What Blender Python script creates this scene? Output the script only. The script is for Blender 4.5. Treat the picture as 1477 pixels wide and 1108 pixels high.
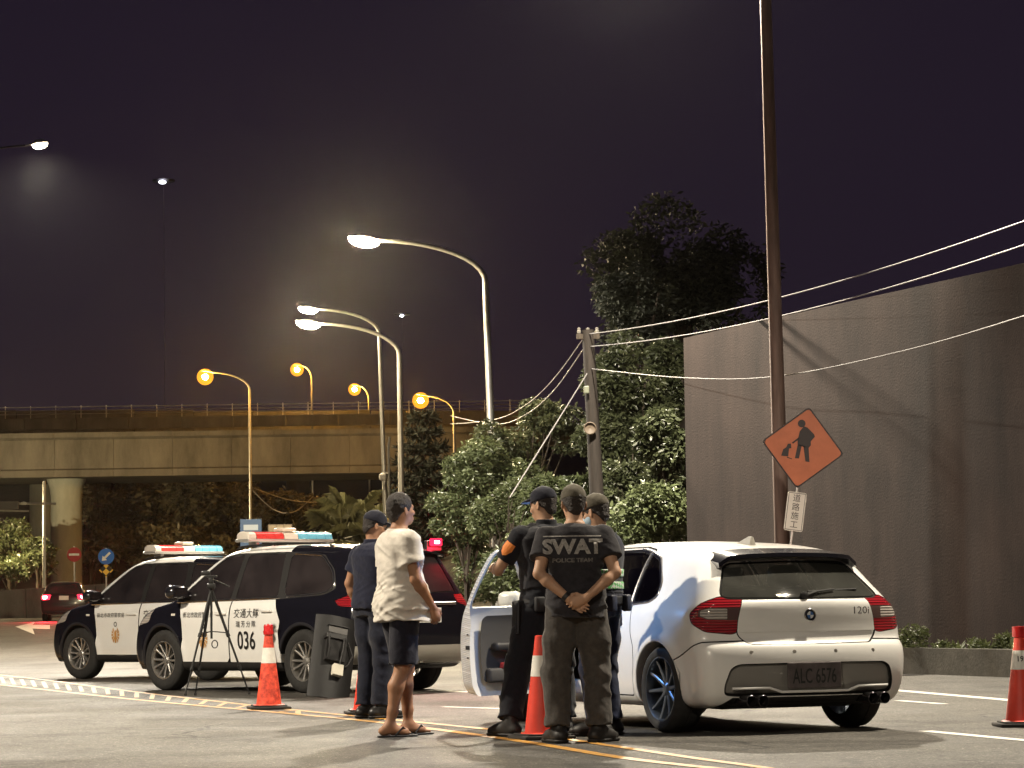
import bpy, bmesh, math, random
import numpy as np
from mathutils import Vector, Matrix
R = math.radians
rng = np.random.default_rng(7)
random.seed(7)
for o in list(bpy.data.objects):
    bpy.data.objects.remove(o)
SC = bpy.context.scene
COL = SC.collection

# ------------------------------------------------------------------ camera
FPX, PW, PH = 4200.0, 1477.0, 1108.0
CAM_H, PITCH, ROLL = 0.95, math.atan(318 / 4200.0), R(-0.8)
cam = bpy.data.cameras.new('camera')
cam.sensor_width = 36.0
cam.lens = FPX / PW * 36.0
cam.clip_start = 0.1
cam.clip_end = 3000
camo = bpy.data.objects.new('camera', cam)
COL.objects.link(camo)
CAMM = Matrix.Rotation(math.pi / 2 + PITCH, 4, 'X') @ Matrix.Rotation(ROLL, 4, 'Z')
CAMM.translation = (0, 0, CAM_H)
camo.matrix_world = CAMM
SC.camera = camo

# ------------------------------------------------------------------ world: deep violet night sky with town glow
w = bpy.data.worlds.new('World')
SC.world = w
w.use_nodes = True
nt = w.node_tree
bgn = nt.nodes['Background']
tc = nt.nodes.new('ShaderNodeTexCoord')
sep = nt.nodes.new('ShaderNodeSeparateXYZ')
rampn = nt.nodes.new('ShaderNodeValToRGB')
nt.links.new(tc.outputs['Generated'], sep.inputs[0])
nt.links.new(sep.outputs['Z'], rampn.inputs[0])
nt.links.new(rampn.outputs[0], bgn.inputs[0])
cr = rampn.color_ramp
cr.elements[0].position = 0.0
cr.elements[0].color = (0.0200, 0.0120, 0.0145, 1)
cr.elements[1].position = 0.35
cr.elements[1].color = (0.0088, 0.0060, 0.0125, 1)
e = cr.elements.new(0.10)
e.color = (0.0108, 0.0070, 0.0130, 1)
bgn.inputs[1].default_value = 0.92

SC.view_settings.view_transform = 'Standard'
SC.view_settings.look = 'None'
SC.view_settings.exposure = 0.6
SC.view_settings.gamma = 1.0
SC.render.engine = 'CYCLES'
SC.cycles.use_denoising = True
SC.cycles.max_bounces = 6
SC.cycles.diffuse_bounces = 3
SC.cycles.glossy_bounces = 3
SC.cycles.transmission_bounces = 4
SC.cycles.transparent_max_bounces = 8
SC.cycles.volume_bounces = 0
SC.cycles.sample_clamp_indirect = 4.0
SC.cycles.caustics_reflective = False
SC.cycles.caustics_refractive = False

# ------------------------------------------------------------------ pixel -> place
def ray(px, py):
    d = Vector(((px - PW / 2) / FPX, -(py - PH / 2) / FPX, -1.0))
    return (CAMM.to_3x3() @ d).normalized()
def gp(px, py, z=0.0):
    d = ray(px, py)
    t = (z - CAM_H) / d.z
    return Vector((0, 0, CAM_H)) + d * t
def at(px, py, Y):
    d = ray(px, py)
    return Vector((0, 0, CAM_H)) + d * (Y / d.y)

# ------------------------------------------------------------------ materials
MATS = {}
def nodes_of(m):
    return m.node_tree.nodes, m.node_tree.links
def mat(name, col, rough=0.6, metal=0.0, var=0.0, vscale=8.0, bump=0.0, bscale=60.0, coat=0.0, spec=0.5,
        emit=None, estr=0.0, trans=0.0, alpha=1.0, col2=None, detail=4.0, coords='Object', stretch=None, ior=1.45, sheen=0.0, rvar=0.0):
    if name in MATS:
        return MATS[name]
    m = bpy.data.materials.new(name)
    m.use_nodes = True
    N, L = nodes_of(m)
    b = N['Principled BSDF']
    b.inputs['Base Color'].default_value = (*col, 1)
    b.inputs['Roughness'].default_value = rough
    b.inputs['Metallic'].default_value = metal
    b.inputs['Specular IOR Level'].default_value = spec
    b.inputs['IOR'].default_value = ior
    if coat:
        b.inputs['Coat Weight'].default_value = coat
        b.inputs['Coat Roughness'].default_value = 0.04
    if sheen:
        b.inputs['Sheen Weight'].default_value = sheen
    if trans:
        b.inputs['Transmission Weight'].default_value = trans
    b.inputs['Alpha'].default_value = alpha
    if emit:
        b.inputs['Emission Color'].default_value = (*emit, 1)
        b.inputs['Emission Strength'].default_value = estr
    if var or bump or col2 or rvar:
        t = N.new('ShaderNodeTexCoord')
        mp = N.new('ShaderNodeMapping')
        L.new(t.outputs[coords], mp.inputs[0])
        if stretch:
            mp.inputs['Scale'].default_value = stretch
    if var or col2 or rvar:
        n = N.new('ShaderNodeTexNoise')
        n.inputs['Scale'].default_value = vscale
        n.inputs['Detail'].default_value = detail
        n.inputs['Roughness'].default_value = 0.62
        L.new(mp.outputs[0], n.inputs['Vector'])
    if var or col2:
        r = N.new('ShaderNodeValToRGB')
        L.new(n.outputs['Fac'], r.inputs[0])
        a = [max(0, c * (1 - var)) for c in col]
        z = [min(1, c * (1 + var)) for c in (col2 or col)]
        r.color_ramp.elements[0].position = 0.32
        r.color_ramp.elements[1].position = 0.68
        r.color_ramp.elements[0].color = (*a, 1)
        r.color_ramp.elements[1].color = (*z, 1)
        L.new(r.outputs[0], b.inputs['Base Color'])
    if rvar:
        mr = N.new('ShaderNodeMapRange')
        mr.inputs['To Min'].default_value = max(0.02, rough - rvar)
        mr.inputs['To Max'].default_value = min(1, rough + rvar)
        L.new(n.outputs['Fac'], mr.inputs['Value'])
        L.new(mr.outputs[0], b.inputs['Roughness'])
    if bump:
        n2 = N.new('ShaderNodeTexNoise')
        n2.inputs['Scale'].default_value = bscale
        n2.inputs['Detail'].default_value = 3
        L.new(mp.outputs[0], n2.inputs['Vector'])
        bp = N.new('ShaderNodeBump')
        bp.inputs['Strength'].default_value = bump
        bp.inputs['Distance'].default_value = 0.02
        L.new(n2.outputs['Fac'], bp.inputs['Height'])
        L.new(bp.outputs[0], b.inputs['Normal'])
    MATS[name] = m
    return m
def glow(name, col, s):
    """a surface that gives off light: lamp lens, LED"""
    if name in MATS:
        return MATS[name]
    m = bpy.data.materials.new(name)
    m.use_nodes = True
    N, L = nodes_of(m)
    N.remove(N['Principled BSDF'])
    e = N.new('ShaderNodeEmission')
    e.inputs[0].default_value = (*col, 1)
    e.inputs[1].default_value = s
    L.new(e.outputs[0], N['Material Output'].inputs[0])
    MATS[name] = m
    return m
def glass(name, tint, amt, rough=0.02, film=0.0):
    """thin automotive glass: tinted see-through plus mirror-like fresnel"""
    if name in MATS:
        return MATS[name]
    m = bpy.data.materials.new(name)
    m.use_nodes = True
    N, L = nodes_of(m)
    N.remove(N['Principled BSDF'])
    tr = N.new('ShaderNodeBsdfTransparent')
    tr.inputs[0].default_value = (*tint, 1)
    gl = N.new('ShaderNodeBsdfGlossy')
    gl.inputs['Roughness'].default_value = rough
    fr = N.new('ShaderNodeFresnel')
    ge = N.new('ShaderNodeNewGeometry')
    io = N.new('ShaderNodeMath'); io.operation = 'MULTIPLY_ADD'; io.inputs[1].default_value = 1 / 1.52 - 1.52; io.inputs[2].default_value = 1.52
    L.new(ge.outputs['Backfacing'], io.inputs[0]); L.new(io.outputs[0], fr.inputs[0])
    mu = N.new('ShaderNodeMath')
    mu.operation = 'MULTIPLY_ADD'
    mu.inputs[1].default_value = 1.0
    mu.inputs[2].default_value = amt
    mx = N.new('ShaderNodeMixShader')
    L.new(fr.outputs[0], mu.inputs[0])
    L.new(mu.outputs[0], mx.inputs[0])
    L.new(tr.outputs[0], mx.inputs[1])
    L.new(gl.outputs[0], mx.inputs[2])
    out = mx.outputs[0]
    if film:
        # dusty film with dried rain spots
        df = N.new('ShaderNodeBsdfDiffuse'); df.inputs[0].default_value = (.55, .55, .48, 1)
        t = N.new('ShaderNodeTexCoord')
        v = N.new('ShaderNodeTexVoronoi'); v.inputs['Scale'].default_value = 34
        L.new(t.outputs['Object'], v.inputs['Vector'])
        n = N.new('ShaderNodeTexNoise'); n.inputs['Scale'].default_value = 2.2; n.inputs['Detail'].default_value = 5
        L.new(t.outputs['Object'], n.inputs['Vector'])
        r = N.new('ShaderNodeMapRange'); r.inputs['From Min'].default_value = .05; r.inputs['From Max'].default_value = .16; r.inputs['To Min'].default_value = film * 2.4; r.inputs['To Max'].default_value = 0
        L.new(v.outputs['Distance'], r.inputs['Value'])
        r2 = N.new('ShaderNodeMapRange'); r2.inputs['From Min'].default_value = .3; r2.inputs['From Max'].default_value = .7; r2.inputs['To Min'].default_value = film * .5; r2.inputs['To Max'].default_value = film * 1.5
        L.new(n.outputs[0], r2.inputs['Value'])
        ad = N.new('ShaderNodeMath'); ad.operation = 'ADD'; L.new(r.outputs[0], ad.inputs[0]); L.new(r2.outputs[0], ad.inputs[1])
        m2 = N.new('ShaderNodeMixShader'); L.new(ad.outputs[0], m2.inputs[0]); L.new(out, m2.inputs[1]); L.new(df.outputs[0], m2.inputs[2])
        out = m2.outputs[0]
    L.new(out, N['Material Output'].inputs[0])
    MATS[name] = m
    return m

# ------------------------------------------------------------------ objects
def tag(o, label=None, cat=None, group=None, kind=None):
    if label: o['label'] = label
    if cat: o['category'] = cat
    if group: o['group'] = group
    if kind: o['kind'] = kind
    return o
def link(o, parent=None):
    COL.objects.link(o)
    if parent is not None:
        o.parent = parent
    return o
def empty(name, loc=(0, 0, 0), rz=0.0):
    o = bpy.data.objects.new(name, None)
    o.empty_display_size = 0.2
    o.location = loc
    o.rotation_euler = (0, 0, rz)
    return link(o)
def mesh_np(name, V, Fs, m=None, parent=None, smooth=True, normals=None, loc=None):
    """V (n,3) array, Fs array (m,3|4) or a list of lists"""
    me = bpy.data.meshes.new(name)
    V = np.asarray(V, dtype=np.float32)
    if isinstance(Fs, np.ndarray):
        n, k = Fs.shape
        me.vertices.add(len(V))
        me.vertices.foreach_set('co', V.ravel())
        me.loops.add(n * k)
        me.loops.foreach_set('vertex_index', Fs.astype(np.int32).ravel())
        me.polygons.add(n)
        me.polygons.foreach_set('loop_start', np.arange(0, n * k, k, dtype=np.int32))
        me.polygons.foreach_set('loop_total', np.full(n, k, dtype=np.int32))
        me.update(calc_edges=True)
    else:
        me.from_pydata([tuple(map(float, v)) for v in V], [], [list(map(int, f)) for f in Fs])
        me.update()
    if smooth:
        me.polygons.foreach_set('use_smooth', np.ones(len(me.polygons), dtype=bool))
        if normals is not None:
            me.normals_split_custom_set_from_vertices(np.asarray(normals, dtype=np.float32).tolist())
    if m is not None:
        me.materials.append(m)
    o = bpy.data.objects.new(name, me)
    if loc is not None:
        o.location = loc
    return link(o, parent)

class MB:
    """collects shapes into ONE mesh"""
    def __init__(s):
        s.v, s.f, s.mi = [], [], []
        s.cur = 0
    def add(s, vs, fs):
        n = len(s.v)
        s.v += [tuple(v) for v in vs]
        s.f += [[n + i for i in f] for f in fs]
        s.mi += [s.cur] * len(fs)
        return s
    def box(s, c, d, rot=None, bev=0.0):
        x, y, z = [q / 2 for q in d]
        if bev > 0:
            b = min(bev, x * .98, y * .98, z * .98)
            bm = bmesh.new()
            bmesh.ops.create_cube(bm, size=1.0, matrix=Matrix.Diagonal((2 * x, 2 * y, 2 * z, 1)))
            bmesh.ops.bevel(bm, geom=list(bm.edges), offset=b, segments=2, affect='EDGES', profile=0.5)
            bm.verts.index_update()
            vs = [v.co.copy() for v in bm.verts]
            fs = [[v.index for v in f.verts] for f in bm.faces]
            bm.free()
        else:
            vs = [Vector((i, j, k)) for i in (-x, x) for j in (-y, y) for k in (-z, z)]
            fs = [(0, 1, 3, 2), (4, 6, 7, 5), (0, 4, 5, 1), (2, 3, 7, 6), (0, 2, 6, 4), (1, 5, 7, 3)]
        if rot is not None:
            vs = [rot @ v for v in vs]
        return s.add([v + Vector(c) for v in vs], fs)
    def tube(s, pts, r, n=8, cap=True):
        pts = [Vector(p) for p in pts]
        rs = r if hasattr(r, '__len__') else [r] * len(pts)
        vs, fs = [], []
        up = None
        for i, p in enumerate(pts):
            t = (pts[min(i + 1, len(pts) - 1)] - pts[max(i - 1, 0)]).normalized()
            if up is None:
                up = Vector((0, 0, 1)) if abs(t.z) < .9 else Vector((1, 0, 0))
            a = t.cross(up).normalized()
            b = a.cross(t).normalized()
            up = b
            for k in range(n):
                q = 2 * math.pi * k / n
                vs.append(p + (a * math.cos(q) + b * math.sin(q)) * rs[i])
        for i in range(len(pts) - 1):
            for k in range(n):
                k2 = (k + 1) % n
                fs.append((i * n + k, i * n + k2, (i + 1) * n + k2, (i + 1) * n + k))
        if cap:
            fs.append(list(range(n))[::-1])
            fs.append([(len(pts) - 1) * n + k for k in range(n)])
        return s.add(vs, fs)
    def lathe(s, prof, n=24, M=None, caps=False):
        """prof [(r,z)...] round local Z, then transformed by M"""
        vs, fs = [], []
        for r, z in prof:
            for k in range(n):
                q = 2 * math.pi * k / n
                vs.append(Vector((r * math.cos(q), r * math.sin(q), z)))
        m_ = len(prof)
        for i in range(m_ - 1):
            for k in range(n):
                k2 = (k + 1) % n
                fs.append((i * n + k, i * n + k2, (i + 1) * n + k2, (i + 1) * n + k))
        if caps:
            fs.append(list(range(n))[::-1])
            fs.append([(m_ - 1) * n + k for k in range(n)])
        if M is not None:
            vs = [M @ v for v in vs]
        return s.add(vs, fs)
    def prism(s, poly, depth, M=None):
        """poly [(x,y)] extruded along +z by depth"""
        n = len(poly)
        vs = [Vector((x, y, 0)) for x, y in poly] + [Vector((x, y, depth)) for x, y in poly]
        fs = [list(range(n))[::-1], [n + i for i in range(n)]]
        fs += [(i, (i + 1) % n, n + (i + 1) % n, n + i) for i in range(n)]
        if M is not None:
            vs = [M @ v for v in vs]
        return s.add(vs, fs)
    def build(s, name, m=None, parent=None, smooth=False, loc=None, autosmooth=None):
        me = bpy.data.meshes.new(name)
        me.from_pydata([tuple(v) for v in s.v], [], s.f)
        ms = m if isinstance(m, (list, tuple)) else [m]
        for q in ms:
            if q is not None:
                me.materials.append(q)
        if len(ms) > 1:
            me.polygons.foreach_set('material_index', s.mi)
        bm = bmesh.new()
        bm.from_mesh(me)
        bmesh.ops.recalc_face_normals(bm, faces=bm.faces)
        bm.to_mesh(me)
        bm.free()
        if smooth or autosmooth:
            me.polygons.foreach_set('use_smooth', [True] * len(me.polygons))
            me.set_sharp_from_angle(angle=R(autosmooth or 40))
        o = bpy.data.objects.new(name, me)
        if loc is not None:
            o.location = loc
        return link(o, parent)

def copy_tree(o, parent=None):
    c = o.copy()
    COL.objects.link(c)
    c.parent = parent
    c.matrix_parent_inverse = o.matrix_parent_inverse.copy()
    for ch in list(o.children):
        copy_tree(ch, c)
    return c

def text_mesh(name, s, size, m, parent=None, M=None, spacing=1.0, align='CENTER', bold=0.0, xs=1.0, extr=0.0):
    """flat lettering turned into a mesh"""
    cu = bpy.data.curves.new(name, 'FONT')
    cu.body = s
    cu.size = size
    cu.align_x = align
    cu.align_y = 'CENTER'
    cu.space_character = spacing
    cu.offset = bold
    cu.extrude = extr
    cu.resolution_u = 3
    o = bpy.data.objects.new(name, cu)
    COL.objects.link(o)
    dg = bpy.context.evaluated_depsgraph_get()
    dg.update()
    me = bpy.data.meshes.new_from_object(o.evaluated_get(dg))
    bpy.data.objects.remove(o)
    me.name = name
    me.materials.clear()
    me.materials.append(m)
    T = Matrix.Diagonal((xs, 1, 1, 1))
    if M is not None:
        T = M @ T
    me.transform(T)
    ob = bpy.data.objects.new(name, me)
    return link(ob, parent)

# ------------------------------------------------------------------ implicit surfaces
def smin(a, b, k):
    h = np.maximum(k - np.abs(a - b), 0) / k
    return np.minimum(a, b) - h * h * k * 0.25
def smax(a, b, k):
    return -smin(-a, -b, k)
def sstep(a, b, x):
    t = np.clip((x - a) / (b - a), 0, 1)
    return t * t * (3 - 2 * t)
def surface_nets(D, lo, h):
    """D scalar grid (negative inside) -> verts, quads"""
    S = D < 0
    nx, ny, nz = D.shape
    c = np.zeros((nx - 1, ny - 1, nz - 1), np.uint8)
    for i in (0, 1):
        for j in (0, 1):
            for k in (0, 1):
                c += S[i:nx - 1 + i, j:ny - 1 + j, k:nz - 1 + k]
    act = (c > 0) & (c < 8)
    idx = -np.ones(act.shape, np.int64)
    I, J, K = np.nonzero(act)
    idx[I, J, K] = np.arange(len(I))
    P = np.zeros((len(I), 3))
    n = np.zeros(len(I))
    cor = [(i, j, k) for i in (0, 1) for j in (0, 1) for k in (0, 1)]
    for a in cor:
        for ax in range(3):
            if a[ax]:
                continue
            b = list(a)
            b[ax] = 1
            da = D[I + a[0], J + a[1], K + a[2]]
            db = D[I + b[0], J + b[1], K + b[2]]
            m = (da < 0) != (db < 0)
            t = da / np.where(m, da - db, 1)
            p = np.stack([np.full(len(I), float(q)) for q in a], 1)
            p[:, ax] += t
            P[m] += p[m]
            n[m] += 1
    P /= n[:, None]
    V = (np.stack([I, J, K], 1) + P) * h + np.asarray(lo)
    quads = []
    for ax in range(3):
        sl0 = [slice(None)] * 3
        sl1 = [slice(None)] * 3
        sl0[ax] = slice(0, -1)
        sl1[ax] = slice(1, None)
        a = S[tuple(sl0)]
        b = S[tuple(sl1)]
        e = a != b
        u, v = [(1, 2), (2, 0), (0, 1)][ax]
        E = np.array(np.nonzero(e))
        ok = (E[u] > 0) & (E[v] > 0) & (E[u] < D.shape[u] - 1) & (E[v] < D.shape[v] - 1)
        E = E[:, ok]
        def cell(du, dv):
            q = E.copy()
            q[u] += du
            q[v] += dv
            return idx[q[0], q[1], q[2]]
        Q = np.stack([cell(-1, -1), cell(0, -1), cell(0, 0), cell(-1, 0)], 1)
        flip = ~a[E[0], E[1], E[2]]
        Q[flip] = Q[flip][:, ::-1]
        quads.append(Q)
    Q = np.concatenate(quads)
    Q = Q[(Q >= 0).all(1)]
    return V, Q
def polysd(px, py, poly):
    """signed distance to polygon, negative inside"""
    poly = np.asarray(poly, float)
    d = np.full(px.shape, 1e9)
    ins = np.zeros(px.shape, bool)
    n = len(poly)
    for i in range(n):
        ax, ay = poly[i]
        bx, by = poly[(i + 1) % n]
        ex, ey = bx - ax, by - ay
        wx, wy = px - ax, py - ay
        t = np.clip((wx * ex + wy * ey) / (ex * ex + ey * ey + 1e-12), 0, 1)
        d = np.minimum(d, (wx - ex * t) ** 2 + (wy - ey * t) ** 2)
        c = (ay > py) != (by > py)
        if abs(ey) > 1e-12:
            ins ^= c & (px < ex * (py - ay) / ey + ax)
    d = np.sqrt(d)
    return np.where(ins, -d, d)
def smooth_poly(pts, n=6, closed=True):
    """Catmull-Rom through points"""
    P = [np.array(p, float) for p in pts]
    out = []
    m = len(P)
    rngi = range(m) if closed else range(m - 1)
    for i in rngi:
        if closed:
            p0, p1, p2, p3 = P[i - 1], P[i], P[(i + 1) % m], P[(i + 2) % m]
        else:
            p0, p1, p2, p3 = P[max(i - 1, 0)], P[i], P[i + 1], P[min(i + 2, m - 1)]
        for k in range(n):
            t = k / n
            out.append(0.5 * ((2 * p1) + (p2 - p0) * t + (2 * p0 - 5 * p1 + 4 * p2 - p3) * t * t + (3 * p1 - p0 - 3 * p2 + p3) * t ** 3))
    if not closed:
        out.append(P[-1])
    return np.array(out)
def round_poly(pts, r, n=4):
    """polygon with rounded corners"""
    out = []
    m = len(pts)
    for i in range(m):
        a, b, c = [np.array(pts[(i + q) % m], float) for q in (-1, 0, 1)]
        la, lc = np.linalg.norm(a - b), np.linalg.norm(c - b)
        rr = min(r, la * .45, lc * .45)
        p, q = b + (a - b) / la * rr, b + (c - b) / lc * rr
        for k in range(n + 1):
            t = k / n
            out.append((1 - t) ** 2 * p + 2 * t * (1 - t) * b + t * t * q)
    return [tuple(o) for o in out]
def split_tris(V, T, g):
    """cut triangles along g=0 -> V, T_in, T_out"""
    s = g < 0
    k = s[T].sum(1)
    Tin, Tout = [T[k == 3]], [T[k == 0]]
    for cnt, lone in ((1, True), (2, False)):
        M = T[k == cnt]
        if not len(M):
            continue
        m = s[M] == lone
        first = m.argmax(1)
        r = np.arange(len(M))
        a, b, c = M[r, first], M[r, (first + 1) % 3], M[r, (first + 2) % 3]
        E = np.concatenate([np.stack([a, b], 1), np.stack([a, c], 1)])
        Es = np.sort(E, 1)
        U, inv = np.unique(Es, axis=0, return_inverse=True)
        inv = inv.ravel()
        g0, g1 = g[U[:, 0]], g[U[:, 1]]
        t = (g0 / (g0 - g1))[:, None]
        NV = V[U[:, 0]] * (1 - t) + V[U[:, 1]] * t
        base = len(V)
        V = np.concatenate([V, NV])
        g = np.concatenate([g, np.zeros(len(NV))])
        s = np.concatenate([s, np.zeros(len(NV), bool)])
        ab, ac = base + inv[:len(M)], base + inv[len(M):]
        t1 = np.stack([a, ab, ac], 1)
        t2 = np.concatenate([np.stack([ab, b, c], 1), np.stack([ab, c, ac], 1)])
        (Tin if lone else Tout).append(t1)
        (Tout if lone else Tin).append(t2)
    return V, np.concatenate(Tin), np.concatenate(Tout)
def compact(V, T):
    u, inv = np.unique(T, return_inverse=True)
    return V[u], inv.reshape(T.shape)
def vnoise(P, scale, seed=0):
    """cheap smooth value noise, about -1..1"""
    r = np.random.default_rng(seed)
    tab = r.uniform(-1, 1, (32, 32, 32))
    q = P * scale
    i = np.floor(q).astype(int)
    f = q - i
    f = f * f * (3 - 2 * f)
    out = 0
    for a in (0, 1):
        for b in (0, 1):
            for c in (0, 1):
                wgt = (f[..., 0] if a else 1 - f[..., 0]) * (f[..., 1] if b else 1 - f[..., 1]) * (f[..., 2] if c else 1 - f[..., 2])
                out = out + wgt * tab[(i[..., 0] + a) % 32, (i[..., 1] + b) % 32, (i[..., 2] + c) % 32]
    return out
# ------------------------------------------------------------------ surface materials of the setting
def asphalt_mat():
    m = bpy.data.materials.new('asphalt')
    m.use_nodes = True
    N, L = nodes_of(m)
    b = N['Principled BSDF']
    t = N.new('ShaderNodeTexCoord')
    def noise(scale, detail=3, rough=0.6, vec=None):
        n = N.new('ShaderNodeTexNoise')
        n.inputs['Scale'].default_value = scale
        n.inputs['Detail'].default_value = detail
        n.inputs['Roughness'].default_value = rough
        L.new(vec or t.outputs['Object'], n.inputs['Vector'])
        return n
    def ramp(src, p0, c0, p1, c1):
        r = N.new('ShaderNodeValToRGB')
        r.color_ramp.elements[0].position = p0
        r.color_ramp.elements[1].position = p1
        r.color_ramp.elements[0].color = (*c0, 1)
        r.color_ramp.elements[1].color = (*c1, 1)
        L.new(src, r.inputs[0])
        return r
    def mix(mode, f, a, bb):
        x = N.new('ShaderNodeMix')
        x.data_type = 'RGBA'
        x.blend_type = mode
        if isinstance(f, float): x.inputs[0].default_value = f
        else: L.new(f, x.inputs[0])
        L.new(a, x.inputs[6])
        L.new(bb, x.inputs[7])
        return x.outputs[2]
    grain = noise(55, 2, 0.7)
    patch = noise(0.55, 5, 0.6)
    mp = N.new('ShaderNodeMapping')
    mp.inputs['Rotation'].default_value = (0, 0, R(-27))
    mp.inputs['Scale'].default_value = (1.0, 0.09, 1)
    L.new(t.outputs['Object'], mp.inputs[0])
    track = noise(1.1, 4, 0.55, mp.outputs[0])
    c1 = ramp(grain.outputs[0], 0.36, (0.062, 0.059, 0.055), 0.66, (0.150, 0.143, 0.132))
    c2 = ramp(patch.outputs[0], 0.30, (0.72, 0.71, 0.70), 0.72, (1, 1, 1))
    c3 = ramp(track.outputs[0], 0.34, (0.66, 0.65, 0.65), 0.60, (1, 1, 1))
    k = mix('MULTIPLY', 1.0, c1.outputs[0], c2.outputs[0])
    k = mix('MULTIPLY', 0.9, k, c3.outputs[0])
    mid = noise(15, 6, 0.85)
    c4 = ramp(mid.outputs[0], 0.40, (0.50, 0.49, 0.48), 0.60, (1.35, 1.31, 1.22))
    k = mix('MULTIPLY', 1.0, k, c4.outputs[0])
    # bright stone chips polished by traffic
    vor = N.new('ShaderNodeTexVoronoi')
    vor.inputs['Scale'].default_value = 30
    L.new(t.outputs['Object'], vor.inputs['Vector'])
    chip = ramp(vor.outputs['Distance'], 0.14, (1, 1, 1), 0.26, (0, 0, 0))
    gate = ramp(noise(9, 2).outputs[0], 0.42, (0, 0, 0), 0.60, (1, 1, 1))
    f = N.new('ShaderNodeMath'); f.operation = 'MULTIPLY'
    L.new(chip.outputs[0], f.inputs[0]); L.new(gate.outputs[0], f.inputs[1])
    stone = N.new('ShaderNodeRGB'); stone.outputs[0].default_value = (0.34, 0.315, 0.27, 1)
    k = mix('MIX', f.outputs[0], k, stone.outputs[0])
    # hairline cracks, only in places
    vc = N.new('ShaderNodeTexVoronoi'); vc.feature = 'DISTANCE_TO_EDGE'; vc.inputs['Scale'].default_value = 0.45
    wob = noise(3, 4); sc = N.new('ShaderNodeVectorMath'); sc.operation = 'MULTIPLY_ADD'; sc.inputs[1].default_value = (.35, .35, 0)
    L.new(wob.outputs['Color'], sc.inputs[0]); L.new(t.outputs['Object'], sc.inputs[2]); L.new(sc.outputs[0], vc.inputs['Vector'])
    ck = ramp(vc.outputs['Distance'], 0.004, (1, 1, 1), 0.012, (0, 0, 0))
    gk = ramp(noise(0.3, 2).outputs[0], 0.50, (0, 0, 0), 0.56, (1, 1, 1))
    fk = N.new('ShaderNodeMath'); fk.operation = 'MULTIPLY'; L.new(ck.outputs[0], fk.inputs[0]); L.new(gk.outputs[0], fk.inputs[1])
    dk = N.new('ShaderNodeRGB'); dk.outputs[0].default_value = (0.018, 0.017, 0.016, 1)
    k = mix('MIX', fk.outputs[0], k, dk.outputs[0])
    # oil and water stains
    st = ramp(noise(0.9, 6, .7).outputs[0], 0.50, (1, 1, 1), 0.66, (0.48, 0.47, 0.47))
    k = mix('MULTIPLY', 1.0, k, st.outputs[0])
    L.new(k, b.inputs['Base Color'])
    rr = N.new('ShaderNodeMapRange')
    L.new(patch.outputs[0], rr.inputs['Value'])
    rr.inputs['From Min'].default_value = 0.3
    rr.inputs['From Max'].default_value = 0.7
    b.inputs['Specular IOR Level'].default_value = 0.30
    rr.inputs['To Min'].default_value = 0.58
    rr.inputs['To Max'].default_value = 0.80
    L.new(rr.outputs[0], b.inputs['Roughness'])
    bp = N.new('ShaderNodeBump')
    bp.inputs['Strength'].default_value = 0.8
    bp.inputs['Distance'].default_value = 0.02
    L.new(mid.outputs[0], bp.inputs['Height'])
    L.new(bp.outputs[0], b.inputs['Normal'])
    MATS['asphalt'] = m
    return m
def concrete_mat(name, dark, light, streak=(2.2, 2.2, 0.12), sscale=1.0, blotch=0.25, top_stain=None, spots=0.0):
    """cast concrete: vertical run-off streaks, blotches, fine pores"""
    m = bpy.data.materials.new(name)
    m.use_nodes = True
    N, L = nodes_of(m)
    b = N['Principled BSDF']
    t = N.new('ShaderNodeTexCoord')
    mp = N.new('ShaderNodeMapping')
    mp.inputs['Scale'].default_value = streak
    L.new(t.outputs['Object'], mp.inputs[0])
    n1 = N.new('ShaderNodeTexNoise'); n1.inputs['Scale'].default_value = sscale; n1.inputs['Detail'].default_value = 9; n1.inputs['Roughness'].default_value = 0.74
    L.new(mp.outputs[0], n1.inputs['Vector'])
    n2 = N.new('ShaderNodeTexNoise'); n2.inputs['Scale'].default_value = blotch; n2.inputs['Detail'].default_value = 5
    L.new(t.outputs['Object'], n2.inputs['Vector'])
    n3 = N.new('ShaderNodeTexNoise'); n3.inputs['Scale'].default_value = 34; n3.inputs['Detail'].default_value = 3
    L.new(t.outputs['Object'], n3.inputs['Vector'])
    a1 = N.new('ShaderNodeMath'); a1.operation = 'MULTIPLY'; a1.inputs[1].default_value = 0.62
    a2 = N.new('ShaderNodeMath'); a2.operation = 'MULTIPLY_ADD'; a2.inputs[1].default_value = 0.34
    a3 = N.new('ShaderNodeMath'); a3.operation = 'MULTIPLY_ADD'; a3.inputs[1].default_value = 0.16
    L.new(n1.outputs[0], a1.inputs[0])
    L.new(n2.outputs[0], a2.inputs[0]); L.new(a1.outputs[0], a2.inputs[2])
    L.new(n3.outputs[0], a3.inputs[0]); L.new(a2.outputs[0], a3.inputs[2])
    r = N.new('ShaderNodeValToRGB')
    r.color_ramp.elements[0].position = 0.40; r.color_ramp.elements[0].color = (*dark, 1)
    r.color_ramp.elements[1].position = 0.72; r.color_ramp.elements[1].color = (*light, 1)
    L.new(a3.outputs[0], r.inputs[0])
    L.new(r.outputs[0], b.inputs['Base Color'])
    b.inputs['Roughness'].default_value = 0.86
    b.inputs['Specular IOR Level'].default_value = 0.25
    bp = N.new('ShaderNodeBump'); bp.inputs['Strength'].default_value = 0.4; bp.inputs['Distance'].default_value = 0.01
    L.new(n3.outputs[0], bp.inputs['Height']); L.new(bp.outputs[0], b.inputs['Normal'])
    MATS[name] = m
    return m
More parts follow.
